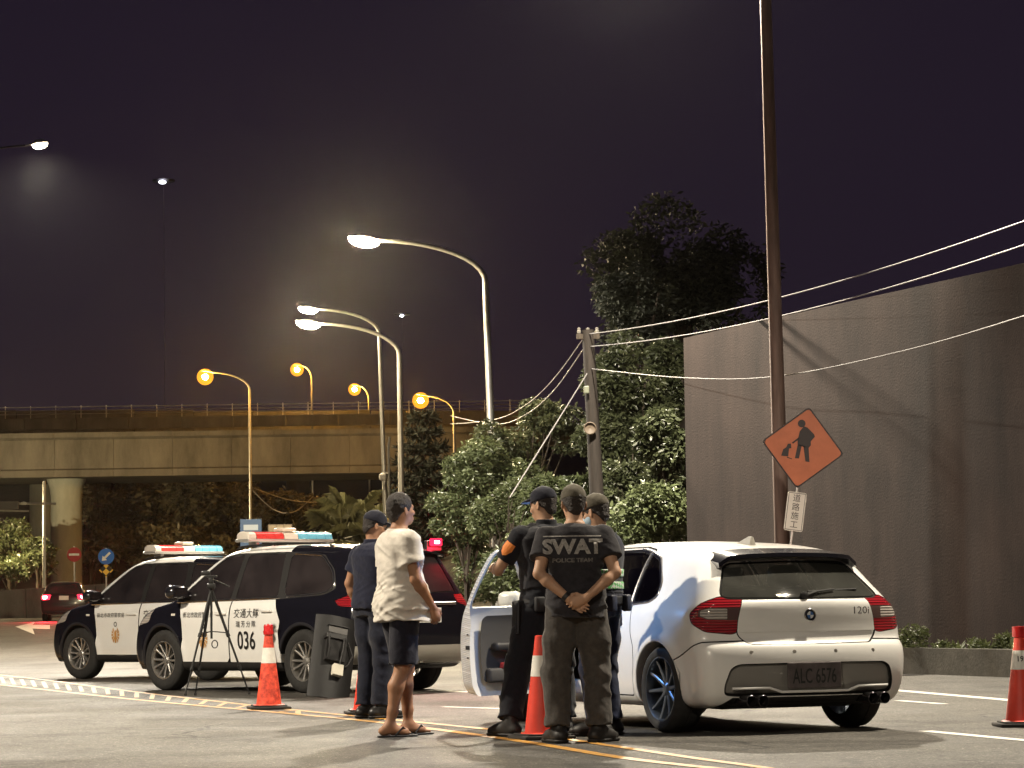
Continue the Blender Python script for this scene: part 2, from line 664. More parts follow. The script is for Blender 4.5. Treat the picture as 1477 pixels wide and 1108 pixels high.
def paint_mat(name, col, wear=0.5):
    """road paint worn through to the asphalt"""
    m = bpy.data.materials.new(name)
    m.use_nodes = True
    N, L = nodes_of(m)
    b = N['Principled BSDF']
    t = N.new('ShaderNodeTexCoord')
    n = N.new('ShaderNodeTexNoise'); n.inputs['Scale'].default_value = 14; n.inputs['Detail'].default_value = 6; n.inputs['Roughness'].default_value = 0.75
    L.new(t.outputs['Object'], n.inputs['Vector'])
    r = N.new('ShaderNodeValToRGB')
    r.color_ramp.elements[0].position = 0.30 + wear * 0.12; r.color_ramp.elements[0].color = (0.10, 0.096, 0.09, 1)
    r.color_ramp.elements[1].position = 0.40 + wear * 0.16; r.color_ramp.elements[1].color = (*col, 1)
    L.new(n.outputs[0], r.inputs[0])
    L.new(r.outputs[0], b.inputs['Base Color'])
    b.inputs['Roughness'].default_value = 0.6
    MATS[name] = m
    return m
ASPHALT = asphalt_mat()
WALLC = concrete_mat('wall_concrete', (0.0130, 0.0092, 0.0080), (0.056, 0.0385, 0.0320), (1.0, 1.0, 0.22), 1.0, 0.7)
BRIDGEC = concrete_mat('bridge_concrete', (0.050, 0.047, 0.043), (0.185, 0.172, 0.155), (0.55, 0.55, 0.16), 1.0, 0.12)
KERBC = concrete_mat('kerb_concrete', (0.035, 0.034, 0.028), (0.12, 0.115, 0.095), (1.5, 1.5, 1.5), 1.6, 0.7)
SOIL = mat('soil', (0.045, 0.036, 0.024), 0.95, var=0.5, vscale=3, bump=0.6, bscale=14)
GALV = mat('galvanised_steel', (0.42, 0.41, 0.39), 0.45, 0.75, var=0.12, vscale=4, rvar=0.12)
YPAINT = paint_mat('yellow_road_paint', (0.40, 0.19, 0.014), 0.6)
WPAINT = paint_mat('white_road_paint', (0.66, 0.64, 0.58), 0.30)

# ------------------------------------------------------------------ ground, road, kerb
def sheet(name, pts, z, m, kind='structure', label=None, cat=None):
    o = mesh_np(name, [(p[0], p[1], z) for p in pts], [list(range(len(pts)))], m, smooth=False)
    return tag(o, label, cat, None, kind)
KL = [(14.0, 13.9), (5.35, 36.3), (3.45, 41.6), (2.0, 48), (0.5, 58), (-1.0, 70), (-4.0, 92), (-9.5, 122), (-15, 150)]
KL = [tuple(p) for p in smooth_poly(KL, 6, closed=False)]
def rise(Y):
    """the carriageway climbs gently towards the junction"""
    return 0.62 * sstep(48, 125, np.asarray(Y, float))
sheet('ground', [(-1500, -200), (1500, -200), (1500, 1900), (-1500, 1900)], -0.35, SOIL)
ys = np.concatenate([np.linspace(-30, 44, 20), np.linspace(48, 150, 52)])
kx = np.interp(ys, [p[1] for p in KL], [p[0] for p in KL])
kx[ys < KL[0][1]] = KL[0][0] + (KL[0][1] - ys[ys < KL[0][1]]) * 0.386
V_, F_ = [], []
for i, y in enumerate(ys):
    for j, u in enumerate((0, 0.1, 0.25, 0.5, 1.0)):
        V_.append((kx[i] - u * (kx[i] + 150), y, float(rise(y))))
for i in range(len(ys) - 1):
    for j in range(4):
        F_.append((i * 5 + j, i * 5 + 5 + j, i * 5 + 6 + j, i * 5 + 1 + j))
ro = mesh_np('road', V_, F_, ASPHALT, smooth=False); tag(ro, kind='structure')
def ribbon(path, off0, off1, z0, z1):
    """strip solid beside a path; off>0 is to the right of travel"""
    vs, fs = [], []
    for i, p in enumerate(path):
        a = Vector(path[max(i - 1, 0)]); b = Vector(path[min(i + 1, len(path) - 1)])
        t = (b - a).normalized()
        n = Vector((t.y, -t.x))
        for o_, z in ((off0, z0), (off0, z1), (off1, z1), (off1, z0)):
            q = Vector(p) + n * o_
            vs.append((q.x, q.y, z + float(rise(q.y))))
    for i in range(len(path) - 1):
        for k in range(4):
            k2 = (k + 1) % 4
            fs.append((i * 4 + k, i * 4 + k2, (i + 1) * 4 + k2, (i + 1) * 4 + k))
    fs.append((0, 1, 2, 3))
    e_ = (len(path) - 1) * 4
    fs.append((e_ + 3, e_ + 2, e_ + 1, e_))
    return vs, fs
b = MB(); b.add(*ribbon(KL, 0.0, 0.26, -0.1, 0.33))
kb = b.build('kerb', KERBC); tag(kb, kind='structure')

# ------------------------------------------------------------------ painted markings
def stripe(b, path, wdt, z=0.004):
    vs, fs = [], []
    for i, p in enumerate(path):
        a = Vector(path[max(i - 1, 0)]); c = Vector(path[min(i + 1, len(path) - 1)])
        t = (c - a).normalized(); n = Vector((t.y, -t.x)) * wdt / 2
        zz = z + float(rise(p[1]))
        vs += [(p[0] - n.x, p[1] - n.y, zz), (p[0] + n.x, p[1] + n.y, zz)]
    fs = [(2 * i, 2 * i + 1, 2 * i + 3, 2 * i + 2) for i in range(len(path) - 1)]
    b.add(vs, fs)
def gpath(pix):
    out = []
    for q in pix:
        p = gp(*q)
        for _ in range(6):
            if p.y > 0: p = gp(q[0], q[1], float(rise(p.y)))
        out.append(tuple(p.xy))
    return out
inner = smooth_poly(gpath([(-260, 945), (0, 974), (200, 999), (420, 1024), (600, 1042), (760, 1058)]), 5, False)
outer = smooth_poly(gpath([(-260, 958), (0, 988), (200, 1010), (420, 1030), (560, 1044), (740, 1068), (900, 1094), (1060, 1112)]), 5, False)
b = MB(); stripe(b, outer, 0.10); stripe(b, inner, 0.09); stripe(b, gpath([(760, 1058), (880, 1076), (1000, 1094), (1110, 1109)]), 0.08)
o = b.build('yellow_lines', YPAINT); tag(o, kind='structure')
b = MB()
hi, ho = gpath([(-200, 951), (430, 1026)]), gpath([(-200, 964), (430, 1031)])
for k in range(40):
    t = k / 39; t2 = min(1, t + 0.020)
    p = Vector(hi[0]).lerp(Vector(hi[1]), t2); q = Vector(ho[0]).lerp(Vector(ho[1]), t)
    stripe(b, [tuple(p), tuple(q)], 0.05, 0.003)
o = b.build('yellow_hatching', YPAINT); tag(o, kind='structure')
b = MB()
stripe(b, gpath([(1210, 990), (1290, 996), (1440, 1009), (1600, 1024)]), 0.16)
stripe(b, gpath([(1295, 1011), (1362, 1016)]), 0.10)
stripe(b, gpath([(1335, 1055), (1600, 1080)]), 0.11)
stripe(b, gpath([(620, 996), (680, 999)]), 0.12)
stripe(b, gpath([(640, 1020), (760, 1024)]), 0.10)
stripe(b, gpath([(-60, 893), (20, 899), (60, 905)]), 0.18)
for (x0, y0, x1, y1) in ((55, 897, 78, 899), (20, 903, 42, 906), (100, 899, 120, 901)):
    stripe(b, gpath([(x0, y0), (x1, y1)]), 0.14)
o = b.build('white_lines', WPAINT); tag(o, kind='structure')
a0 = gpath([(22, 923), (50, 919), (47, 921.5), (72, 921.5), (72, 924), (47, 924), (50, 927)])
la = mesh_np('lane_arrow', [(p[0], p[1], .008 + float(rise(p[1]))) for p in a0], [[0, 1, 2, 5, 6], [2, 3, 4, 5]], WPAINT, smooth=False); tag(la, kind='structure')
# thin expansion crack and skid marks stay in the asphalt texture

# ------------------------------------------------------------------ retaining wall on the right
W0, W1 = Vector((2.70, 45.5)), Vector((13.0, 18.6))
wd = (W1 - W0).normalized(); wn = Vector((wd.y, -wd.x))        # wn points to the road side
wn = -wn if wn.x > 0 else wn
WH = 5.08
b = MB()
WT = 0.45
L_ = (W1 - W0).length
b.add([(0, 0, -.1), (L_, 0, -.1), (L_, -WT, -.1), (0, -WT, -.1), (0, 0, WH), (L_, 0, WH + 0.02), (L_, -WT, WH + 0.02), (0, -WT, WH)],
      [(0, 1, 5, 4), (1, 2, 6, 5), (2, 3, 7, 6), (3, 0, 4, 7), (4, 5, 6, 7), (0, 3, 2, 1)])
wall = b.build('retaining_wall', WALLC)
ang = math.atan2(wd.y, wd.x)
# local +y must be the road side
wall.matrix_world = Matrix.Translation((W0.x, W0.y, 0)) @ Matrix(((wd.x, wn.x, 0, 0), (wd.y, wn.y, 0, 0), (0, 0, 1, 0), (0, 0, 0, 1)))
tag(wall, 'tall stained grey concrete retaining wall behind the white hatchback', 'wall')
# ------------------------------------------------------------------ bank behind the kerb (terrain)
def hill(name, fn, x0, x1, y0, y1, nx, ny, m):
    X, Y = np.meshgrid(np.linspace(x0, x1, nx), np.linspace(y0, y1, ny), indexing='ij')
    Z = fn(X, Y)
    V = np.stack([X, Y, Z], -1).reshape(-1, 3)
    i = np.arange(nx * ny).reshape(nx, ny)
    Fq = np.stack([i[:-1, :-1], i[1:, :-1], i[1:, 1:], i[:-1, 1:]], -1).reshape(-1, 4)
    o = mesh_np(name, V, Fq, m)
    return tag(o, kind='structure')
KLn = np.array(KL)
def bank_h(X, Y):
    kx = np.interp(Y, KLn[:, 1], KLn[:, 0])
    d = X - kx - 0.5
    wallx = np.interp(Y, [W1.y, W0.y], [W1.x, W0.x])
    behind = (Y < W0.y + 0.3)
    d2 = np.where(behind, X - wallx - 0.8, d)
    h = np.where(behind, np.where(d2 > 0, 3.9 + d2 * 0.25, 0.10), 0.05 + np.maximum(d - 0.6, 0) * 0.38)
    h = np.minimum(h, 11) + rise(Y)
    h = np.where(d < -0.2, -0.3, h)
    P = np.stack([X, Y, 0 * X], -1)
    return h + np.where(d > 0.8, 0.25 * vnoise(P, 0.5, 3), 0.03 * vnoise(P, 2.0, 4))
hill('bank', bank_h, -18, 45, 14, 150, 160, 290, SOIL)
def far_h(X, Y):
    P = np.stack([X, Y, 0 * X], -1)
    h = np.clip((Y - 192) * 0.16, 0, 9.5) * sstep(-75, -55, -np.abs(X + 10)) + np.clip((Y - 245) * 0.10, 0, 14)
    return h + 0.35 + 0.25 * vnoise(P, 0.08, 5)
hill('hillside', far_h, -140, 110, 150, 520, 80, 90, SOIL)
# ------------------------------------------------------------------ overpass
def overpass():
    t = empty('overpass', (0, 182, 0))
    tag(t, 'grey concrete highway overpass with deep girder, parapet rails and round pier', 'overpass')
    def loc(px, py, Y):
        p = at(px, py, Y); return Vector((p.x, Y - 182, p.z))
    # girder in cast segments, a joint between two
    zt0, zb0 = at(0, 624, 182).z, at(0, 690, 182).z
    xa, xb = at(-260, 650, 182).x, at(760, 650, 182).x
    nseg = 12
    for k in range(nseg):
        x0 = xa + (xb - xa) * k / nseg; x1 = xa + (xb - xa) * (k + 1) / nseg - 0.02
        zt = zt0 - 0.1; zb = zb0
        b = MB()
        prof = [(-0.55, zb + 0.0), (-0.60, zb + 0.42), (-0.35, zb + 0.52), (-0.35, zt - 0.45), (-0.62, zt - 0.30), (-0.62, zt), (9.5, zt), (9.5, zb)]
        n = len(prof)
        vs = [(x0, y, z) for y, z in prof] + [(x1, y, z) for y, z in prof]
        fs = [list(range(n)), [n + i for i in range(n)]] + [(i, (i + 1) % n, n + (i + 1) % n, n + i) for i in range(n)]
        b.add(vs, fs)
        b.build('girder_segment', BRIDGEC, t)
    # pier with flared cap
    pc = at(95, 760, 184)
    b = MB()
    b.lathe([(1.0, -0.2), (0.98, zb0 - 1.2), (1.05, zb0 - 0.6), (1.25, zb0 - 0.02)], 28, Matrix.Translation((pc.x, 2.2, 0)))
    b.build('pier', concrete_mat('pier_concrete', (0.22, 0.23, 0.21), (0.36, 0.37, 0.34), (1, 1, 0.3), 1.0, 0.4), t, smooth=True)
    pc2 = at(742, 760, 184)
    b = MB(); b.lathe([(1.0, -0.2), (0.98, zb0 - 1.2), (1.05, zb0 - 0.6), (1.25, zb0 - 0.02)], 28, Matrix.Translation((pc2.x, 2.2, 0)))
    b.build('pier', MATS['pier_concrete'], t, smooth=True)
    # parapet set back on the far edge, with three steel rails on posts
    z0, z1 = at(0, 622, 191).z, at(0, 606, 191).z
    x0p, x1p = at(-260, 600, 191).x, at(790, 600, 191).x
    n = 14
    for k in range(n):
        a = x0p + (x1p - x0p) * k / n; c = x0p + (x1p - x0p) * (k + 1) / n - 0.06
        b = MB(); b.box(((a + c) / 2, 8, (z0 + z1) / 2), (c - a, 0.3, z1 - z0), bev=0.03)
        b.build('parapet_panel', BRIDGEC, t)
    for j, yy in enumerate((600, 595, 590)):
        z = at(0, yy, 191).z
        b = MB(); b.tube([(x0p, 8, z), (x1p, 8, z)], 0.03, 6)
        b.build('rail', GALV, t)
    for k in range(29):
        x = x0p + (x1p - x0p) * (k + 0.5) / 29
        b = MB(); b.box((x, 8, (z1 + at(0, 588, 191).z) / 2), (0.05, 0.05, at(0, 588, 191).z - z1))
        b.build('rail_post', GALV, t)
    return t
overpass()
# upper ramp behind
def upper_ramp():
    t = empty('upper_ramp', (0, 212, 0))
    tag(t, 'farther concrete ramp parapet rising behind the overpass rails', 'overpass')
    for k in range(10):
        px0 = -60 + k * 85
        a, c = at(px0, 598 + 0, 212), at(px0 + 84, 598, 212)
        zt = at(px0, 590 + 3, 212).z; zb = at(px0, 640, 212).z
        b = MB(); b.box(((a.x + c.x) / 2, 0, (zt + zb) / 2), (c.x - a.x, 0.5, zt - zb), bev=0.03)
        b.build('parapet_panel', BRIDGEC, t)
    b = MB(); b.box((at(320, 640, 213).x, 5, at(0, 645, 212).z), (60, 10, 1.0)); b.build('deck', BRIDGEC, t)
    for px in (60, 430, 700):
        b = MB(); c = at(px, 700, 217); b.lathe([(0.9, -0.3), (0.9, at(0, 648, 212).z)], 20, Matrix.Translation((c.x, 5, 0)))
        b.build('pier', MATS['pier_concrete'], t, smooth=True)
upper_ramp()
# low concrete barrier on the far side of the junction
b = MB()
P0, P1 = at(-120, 866, 140), at(330, 842, 148)
for i in range(9):
    a = Vector((P0.x + (P1.x - P0.x) * i / 9, P0.y + (P1.y - P0.y) * i / 9, 0)); c = Vector((P0.x + (P1.x - P0.x) * (i + 1) / 9, P0.y + (P1.y - P0.y) * (i + 1) / 9, 0))
bar = empty('concrete_barrier', (P0.x, P0.y, 0.62))
tag(bar, 'long low concrete barrier in front of the bridge pier', 'barrier')
for i in range(9):
    a = Vector((P0.x, P0.y, 0)).lerp(Vector((P1.x, P1.y, 0)), i / 9) - Vector((P0.x, P0.y, 0))
    c = Vector((P0.x, P0.y, 0)).lerp(Vector((P1.x, P1.y, 0)), (i + 1) / 9) - Vector((P0.x, P0.y, 0))
    d = (c - a).normalized(); nrm = Vector((d.y, -d.x, 0))
    h0, h1 = 1.15 + 0.09 * i, 1.15 + 0.09 * (i + 1)
    q = c - d * 0.04
    vs = []
    for p, h in ((a, h0), (q, h1)):
        vs += [p + nrm * .3 + Vector((0, 0, -.1)), p + nrm * .16 + Vector((0, 0, h)), p - nrm * .16 + Vector((0, 0, h)), p - nrm * .3 + Vector((0, 0, -.1))]
    b = MB(); b.add(vs, [(0, 1, 2, 3), (7, 6, 5, 4), (0, 4, 5, 1), (1, 5, 6, 2), (2, 6, 7, 3), (3, 7, 4, 0)])
    b.build('barrier_segment', BRIDGEC, bar)
# ------------------------------------------------------------------ street lighting
LAMP_HEAD = mat('lamp_head_shell', (0.30, 0.30, 0.29), 0.4, 0.6)
POLE_W = mat('weathered_pole_paint', (0.17, 0.115, 0.095), 0.6, 0.1, var=0.35, vscale=2.5, stretch=(4, 4, .5))
WARMW, SODIUM = (1.0, 0.80, 0.50), (1.0, 0.42, 0.06)
L_WARM = glow('lit_warm_white_lens', (1.0, 0.84, 0.52), 45)
def amber_halo():  # see-through glowing shell imitating the orange halo around the sodium burner
    m = bpy.data.materials.new('amber_halo_globe'); m.use_nodes = True
    N, L = nodes_of(m); N.remove(N['Principled BSDF'])
    e = N.new('ShaderNodeEmission'); e.inputs[0].default_value = (1.0, 0.34, 0.02, 1); e.inputs[1].default_value = 1.5
    t = N.new('ShaderNodeBsdfTransparent'); mx = N.new('ShaderNodeMixShader'); mx.inputs[0].default_value = .45
    L.new(t.outputs[0], mx.inputs[1]); L.new(e.outputs[0], mx.inputs[2]); L.new(mx.outputs[0], N['Material Output'].inputs[0])
    return m
L_SOD = amber_halo()
L_SODB = glow('lit_sodium_burner', (1.0, 0.46, 0.06), 3600)
L_WARM2 = glow('bright_warm_white_lens', (1.0, 0.80, 0.48), 2600)
L_COOL = glow('lit_cool_lens', (0.92, 0.95, 1.0), 30)
def street_lamp(base, H, arm, lens, colr, power, label, lean=(0, 0), pole=None, r=0.075, group='street lamps along the road', head=0.62, armdir=None, spot=True, cat='street lamp', rise=0.75, lens_r=0.26, cone=165, drop=.20, blend=.45):
    """pole with a bow arm towards armdir; lean shifts the top"""
    t = empty('street_lamp', base)
    tag(t, label, cat, group)
    d = (armdir or Vector((-1, 0, 0))).normalized()
    pole = pole or GALV
    hb = H - rise - 0.45 - base[2]
    P = [Vector((lean[0] * q, lean[1] * q, hb * q)) for q in (0, .25, .5, .75, 1)]
    b = MB(); b.tube(P, [r * 1.35, r * 1.22, r * 1.1, r * 1.0, r * .92], 12); b.build('pole', pole, t, smooth=True)
    b = MB(); b.lathe([(r * 2.6, 0), (r * 2.6, .04), (r * 1.7, .06), (r * 1.6, .35), (r * 1.3, .4)], 12, caps=True); b.build('base_collar', pole, t, smooth=True)
    top = P[-1]
    A = []
    for k in range(11):
        a = k / 10 * math.pi / 2 * 0.93
        A.append(top + d * (arm * (1 - math.cos(a))) * 0.98 + Vector((0, 0, (rise + .30) * math.sin(a))))
    b = MB(); b.tube(A, [r * .9 - (r * .35) * k / 10 for k in range(11)], 10); b.build('arm', pole, t, smooth=True)
    e_ = A[-1]
    up = Vector((0, 0, 1)); sd = d.cross(up)
    M = Matrix(((d.x, sd.x, 0, e_.x), (d.y, sd.y, 0, e_.y), (0, 0, 1, e_.z), (0, 0, 0, 1))) @ Matrix.Rotation(R(-8), 4, 'Y')
    h2 = head
    b = MB()
    prof = [(-.10, .035), (0.05, .06), (h2 * .35, .13), (h2 * .8, .12), (h2, .03)]
    vs, fs = [], []
    for x, w_ in prof:
        for k in range(8):
            q = math.pi * k / 7
            vs.append(M @ Vector((x, math.cos(q) * w_, math.sin(q) * w_ * .75 + 0.0)))
    for i in range(len(prof) - 1):
        for k in range(7):
            fs.append((i * 8 + k, i * 8 + k + 1, i * 8 + 8 + k + 1, i * 8 + 8 + k))
        fs.append((i * 8 + 7, i * 8, i * 8 + 8, i * 8 + 15))
    b.add(vs, fs)
    hd = b.build('lamp_head', LAMP_HEAD, t, smooth=True)
    b = MB()
    if lens is L_SOD:
        b.lathe([(max(.001, .47 * math.sin(q)), -.30 - .47 * math.cos(q)) for q in np.linspace(0, math.pi * .93, 12)], 18, M @ Matrix.Translation((h2 * .55, 0, 0)))  # oversized globe shaped as the lamp's halo, with the burner showing inside
    else: b.lathe([(0.001, -drop), (lens_r * .55, -drop * .86), (lens_r * .9, -drop * .45), (lens_r, 0.005)], 16, M @ Matrix.Translation((h2 * .55, 0, -0.012)) @ Matrix.Diagonal((1.5, .72, 1, 1)))  # default bowl made larger than a real lens to suggest bloom
    b.build('lens', lens, hd, smooth=True)
    if lens is L_SOD:
        b = MB(); b.lathe([(0.001, -.17), (.10, -.14), (.165, -.04), (.17, .02), (.12, .10), (.001, .16)], 14, M @ Matrix.Translation((h2 * .55, 0, -.30))); b.build('burner', L_SODB, hd, smooth=True)
    if power > 0:
        ld = bpy.data.lights.new('lamp_light', 'SPOT' if spot else 'POINT')
        ld.color = colr
        ld.energy = power
        ld.shadow_soft_size = 0.05 if not spot else 0.20
        if spot:
            ld.spot_size = R(cone); ld.spot_blend = blend
        lo = bpy.data.objects.new('lamp_light', ld)
        COL.objects.link(lo); lo.parent = t
        lo.location = M @ Vector((h2 * .55, 0, -drop - .06))
    return t
P_MAIN = 18000
# the row on the right of the road; arms reach over the carriageway
def lean_for(p_top, p_base):
    return p_top.x - p_base.x
B1 = Vector((at(719, 850, 71).x, 71, 0.1)); T1 = at(700, 400, 71)
street_lamp(B1, at(530, 338, 71).z, 3.0, L_WARM2, WARMW, 0, 'tall galvanised bow-arm street lamp rising beside the open white car door', lean=(T1.x - B1.x, 0), r=0.085, spot=False)
B2 = Vector((at(581, 850, 92).x, 92, 0.3)); T2 = at(576, 520, 92)
street_lamp(B2, at(452, 460, 92).z, 2.9, L_WARM2, WARMW, 0, 'bow-arm street lamp whose arm is the lower of the two crossing arms', lean=(T2.x - B2.x, 0), r=0.085, spot=False)
B3 = Vector((at(561, 850, 118).x, 118, 0.5)); T3 = at(547, 490, 118)
street_lamp(B3, at(445, 441, 118).z, 2.9, L_WARM2, WARMW, 0, 'bow-arm street lamp whose arm is the upper of the two crossing arms', lean=(T3.x - B3.x, 0), r=0.085, spot=False)
# brown painted pole by the wall, its lamp just above the frame
B4 = Vector((at(1133, 930, 40.6).x, 40.6, 0.1)); T4 = at(1104, 0, 40.6)
street_lamp(B4, 11.9, 4.0, L_WARM, (1.0, 0.885, 0.70), P_MAIN, 'tall brown painted lamp pole standing before the retaining wall', lean=((T4.x - B4.x) * 1.1, 0), pole=POLE_W, r=0.085, armdir=Vector((-0.50, 0.87, 0)))
# the same row goes on to the right, its arm over the hatchback
street_lamp((10.7, 24.2, 0), 10.6, 4.9, L_WARM, (1.0, 0.885, 0.70), 6500, 'galvanised street lamp on the bank whose arm reaches over the white hatchback', armdir=Vector((-0.96, -0.25, 0)))
# lamps on the far side of the carriageway
D0 = at(112, 206, 60)
street_lamp((D0.x - 3.6, 60, 0.05), D0.z + .12, 3.0, L_WARM, (1.0, 0.90, 0.74), 15000, 'street lamp on a dark arm reaching in high over the bridge deck', cone=160, blend=.10, armdir=Vector((1, 0, 0)), pole=mat('dark_mast_steel', (0.03, 0.028, 0.035), 0.6, 0.3), r=.035, head=.36, lens_r=.11, drop=.10)
street_lamp((-15.5, 22, 0), 10.6, 3.0, L_WARM, (1.0, 0.885, 0.70), 11500, 'galvanised street lamp across the road beside the yellow hatching', armdir=Vector((0.93, 0.37, 0)))
street_lamp((-7.5, -2.0, 0), 10.6, 3.0, L_WARM, (1.0, 0.885, 0.70), 6500, 'added fill lamp on a galvanised pole behind the photographer', armdir=Vector((0.9, 0.43, 0)))  # unseen lamp added as front fill for car and people
street_lamp((-35, 157, 0.6), 6.5, 3.0, L_WARM, (1.0, 0.78, 0.40), 12000, 'added fill lamp on a pole lighting the shrubs beside the bridge pier', armdir=Vector((0.9, 0.43, 0)), spot=False)  # unseen lamp added to brighten the shrubs and the slope
# sodium lamps round the overpass
def sodium(px, py, ppx, ppy, Y, power, label, group='sodium lamps around the overpass'):
    hd = at(px, py, Y); b0 = at(ppx, ppy, Y)
    street_lamp((b0.x, Y, 0), hd.z + .1, abs(b0.x - hd.x) - .3, L_SOD, SODIUM, 0, label, group=group, r=0.075, armdir=Vector((-1, 0, 0)), spot=False, lens_r=0.40, drop=.42)
sodium(290, 536, 361, 700, 165, 2600, 'orange sodium street lamp glowing brightly above the bridge girder')
sodium(428, 527, 451, 700, 205, 1800, 'small orange sodium lamp on a dark thin pole behind the overpass')
sodium(511, 556, 533, 700, 220, 1800, 'dim orange sodium lamp low behind the two crossing arms')
sodium(603, 570, 656, 700, 165, 4200, 'orange sodium street lamp shining above the conifer top')
# high mast lights far off
def mast(px, py, Y, lens, label, n=3, r=0.35):
    top = at(px, py, Y)
    t = empty('high_mast_light', (top.x, Y, 0.4))
    top.z -= 0.4
    tag(t, label, 'mast light', 'high mast lights far off')
    b = MB(); b.tube([(0, 0, 0), (0, 0, top.z * .5), (0, 0, top.z + .5)], [.03, .022, .018], 6); b.build('mast', mat('dark_mast_steel', (0.03, 0.028, 0.035), 0.6, 0.3), t, smooth=True)
    b = MB(); b.lathe([(.2, 0), (.9, .05), (.95, .2), (.25, .35)], 14, Matrix.Translation((0, 0, top.z + .1))); b.build('head_frame', mat('dark_mast_steel', (0.03, 0.028, 0.035)), t, smooth=True)
    for k in range(n):
        a = -math.pi / 2 + (k - (n - 1) / 2) * .7
        c = Vector((math.cos(a) * .55, math.sin(a) * .9, top.z))
        b = MB(); b.lathe([(.02, -.16 * r / .35), (r * .7, -.1 * r / .35), (r, 0), (r * .5, .1), (.02, .12)], 12, Matrix.Translation(c)); b.build('floodlight', lens, t, smooth=True)
mast(236, 265, 240, L_COOL, 'thin mast with a small cool white light in the sky', 1, .3)
mast(580, 457, 330, L_COOL, 'distant mast with a pinpoint white light between the lamp arms', 1, .22)
# ------------------------------------------------------------------ cars: implicit shell cut into panels
CREAM = mat('white_car_paint', (0.80, 0.79, 0.76), 0.30, 0.0, coat=0.8, var=0.03, vscale=3, rvar=0.06)
NAVY = mat('dark_navy_car_paint', (0.0065, 0.0065, 0.0105), 0.16, 0.0, var=0.2, vscale=40, rvar=0.06, spec=0.4)
BLACKP = mat('black_plastic', (0.018, 0.017, 0.017), 0.55, bump=0.1, bscale=200)
GAPM = mat('panel_gap_black', (0.008, 0.008, 0.008), 0.9)
TINT = mat('tinted_window', (0.022, 0.018, 0.018), 0.06, var=.5, vscale=2.2, coat=1.0, spec=0.6)
CHROME = mat('bright_trim', (0.62, 0.61, 0.60), 0.18, 1.0)
TYRE = mat('tyre_rubber', (0.022, 0.021, 0.020), 0.85, var=0.25, vscale=20, bump=0.2, bscale=70)
ALLOY = mat('silver_alloy', (0.50, 0.48, 0.45), 0.32, 0.85, var=0.08, vscale=10)
DKALLOY = mat('anthracite_alloy', (0.10, 0.11, 0.13), 0.35, 0.8)
DISC = mat('brake_disc_steel', (0.10, 0.09, 0.08), 0.5, 0.8)
REDLENS = mat('red_lamp_lens', (0.30, 0.012, 0.018), 0.12, coat=1.0, spec=0.7)
CLRLENS = mat('clear_lamp_lens', (0.46, 0.42, 0.38), 0.15, coat=1.0)
INTER = mat('dark_cabin_trim', (0.060, 0.056, 0.052), 0.75)

def rib_lens(m):
    N, L = nodes_of(m); t = N.new('ShaderNodeTexCoord'); wv = N.new('ShaderNodeTexWave'); wv.bands_direction = 'Z'; wv.inputs['Scale'].default_value = 16; wv.inputs['Distortion'].default_value = 0
    L.new(t.outputs['Object'], wv.inputs['Vector']); bp = N.new('ShaderNodeBump'); bp.inputs['Strength'].default_value = .55; bp.inputs['Distance'].default_value = .01
    L.new(wv.outputs['Fac'], bp.inputs['Height']); L.new(bp.outputs[0], N['Principled BSDF'].inputs['Normal'])
    r = N.new('ShaderNodeValToRGB'); c = N['Principled BSDF'].inputs['Base Color'].default_value[:3]
    r.color_ramp.elements[0].color = (*[q * .45 for q in c], 1); r.color_ramp.elements[1].color = (*[min(1, q * 1.25) for q in c], 1)
    L.new(wv.outputs['Fac'], r.inputs[0]); L.new(r.outputs[0], N['Principled BSDF'].inputs['Base Color'])
rib_lens(REDLENS); rib_lens(CLRLENS)
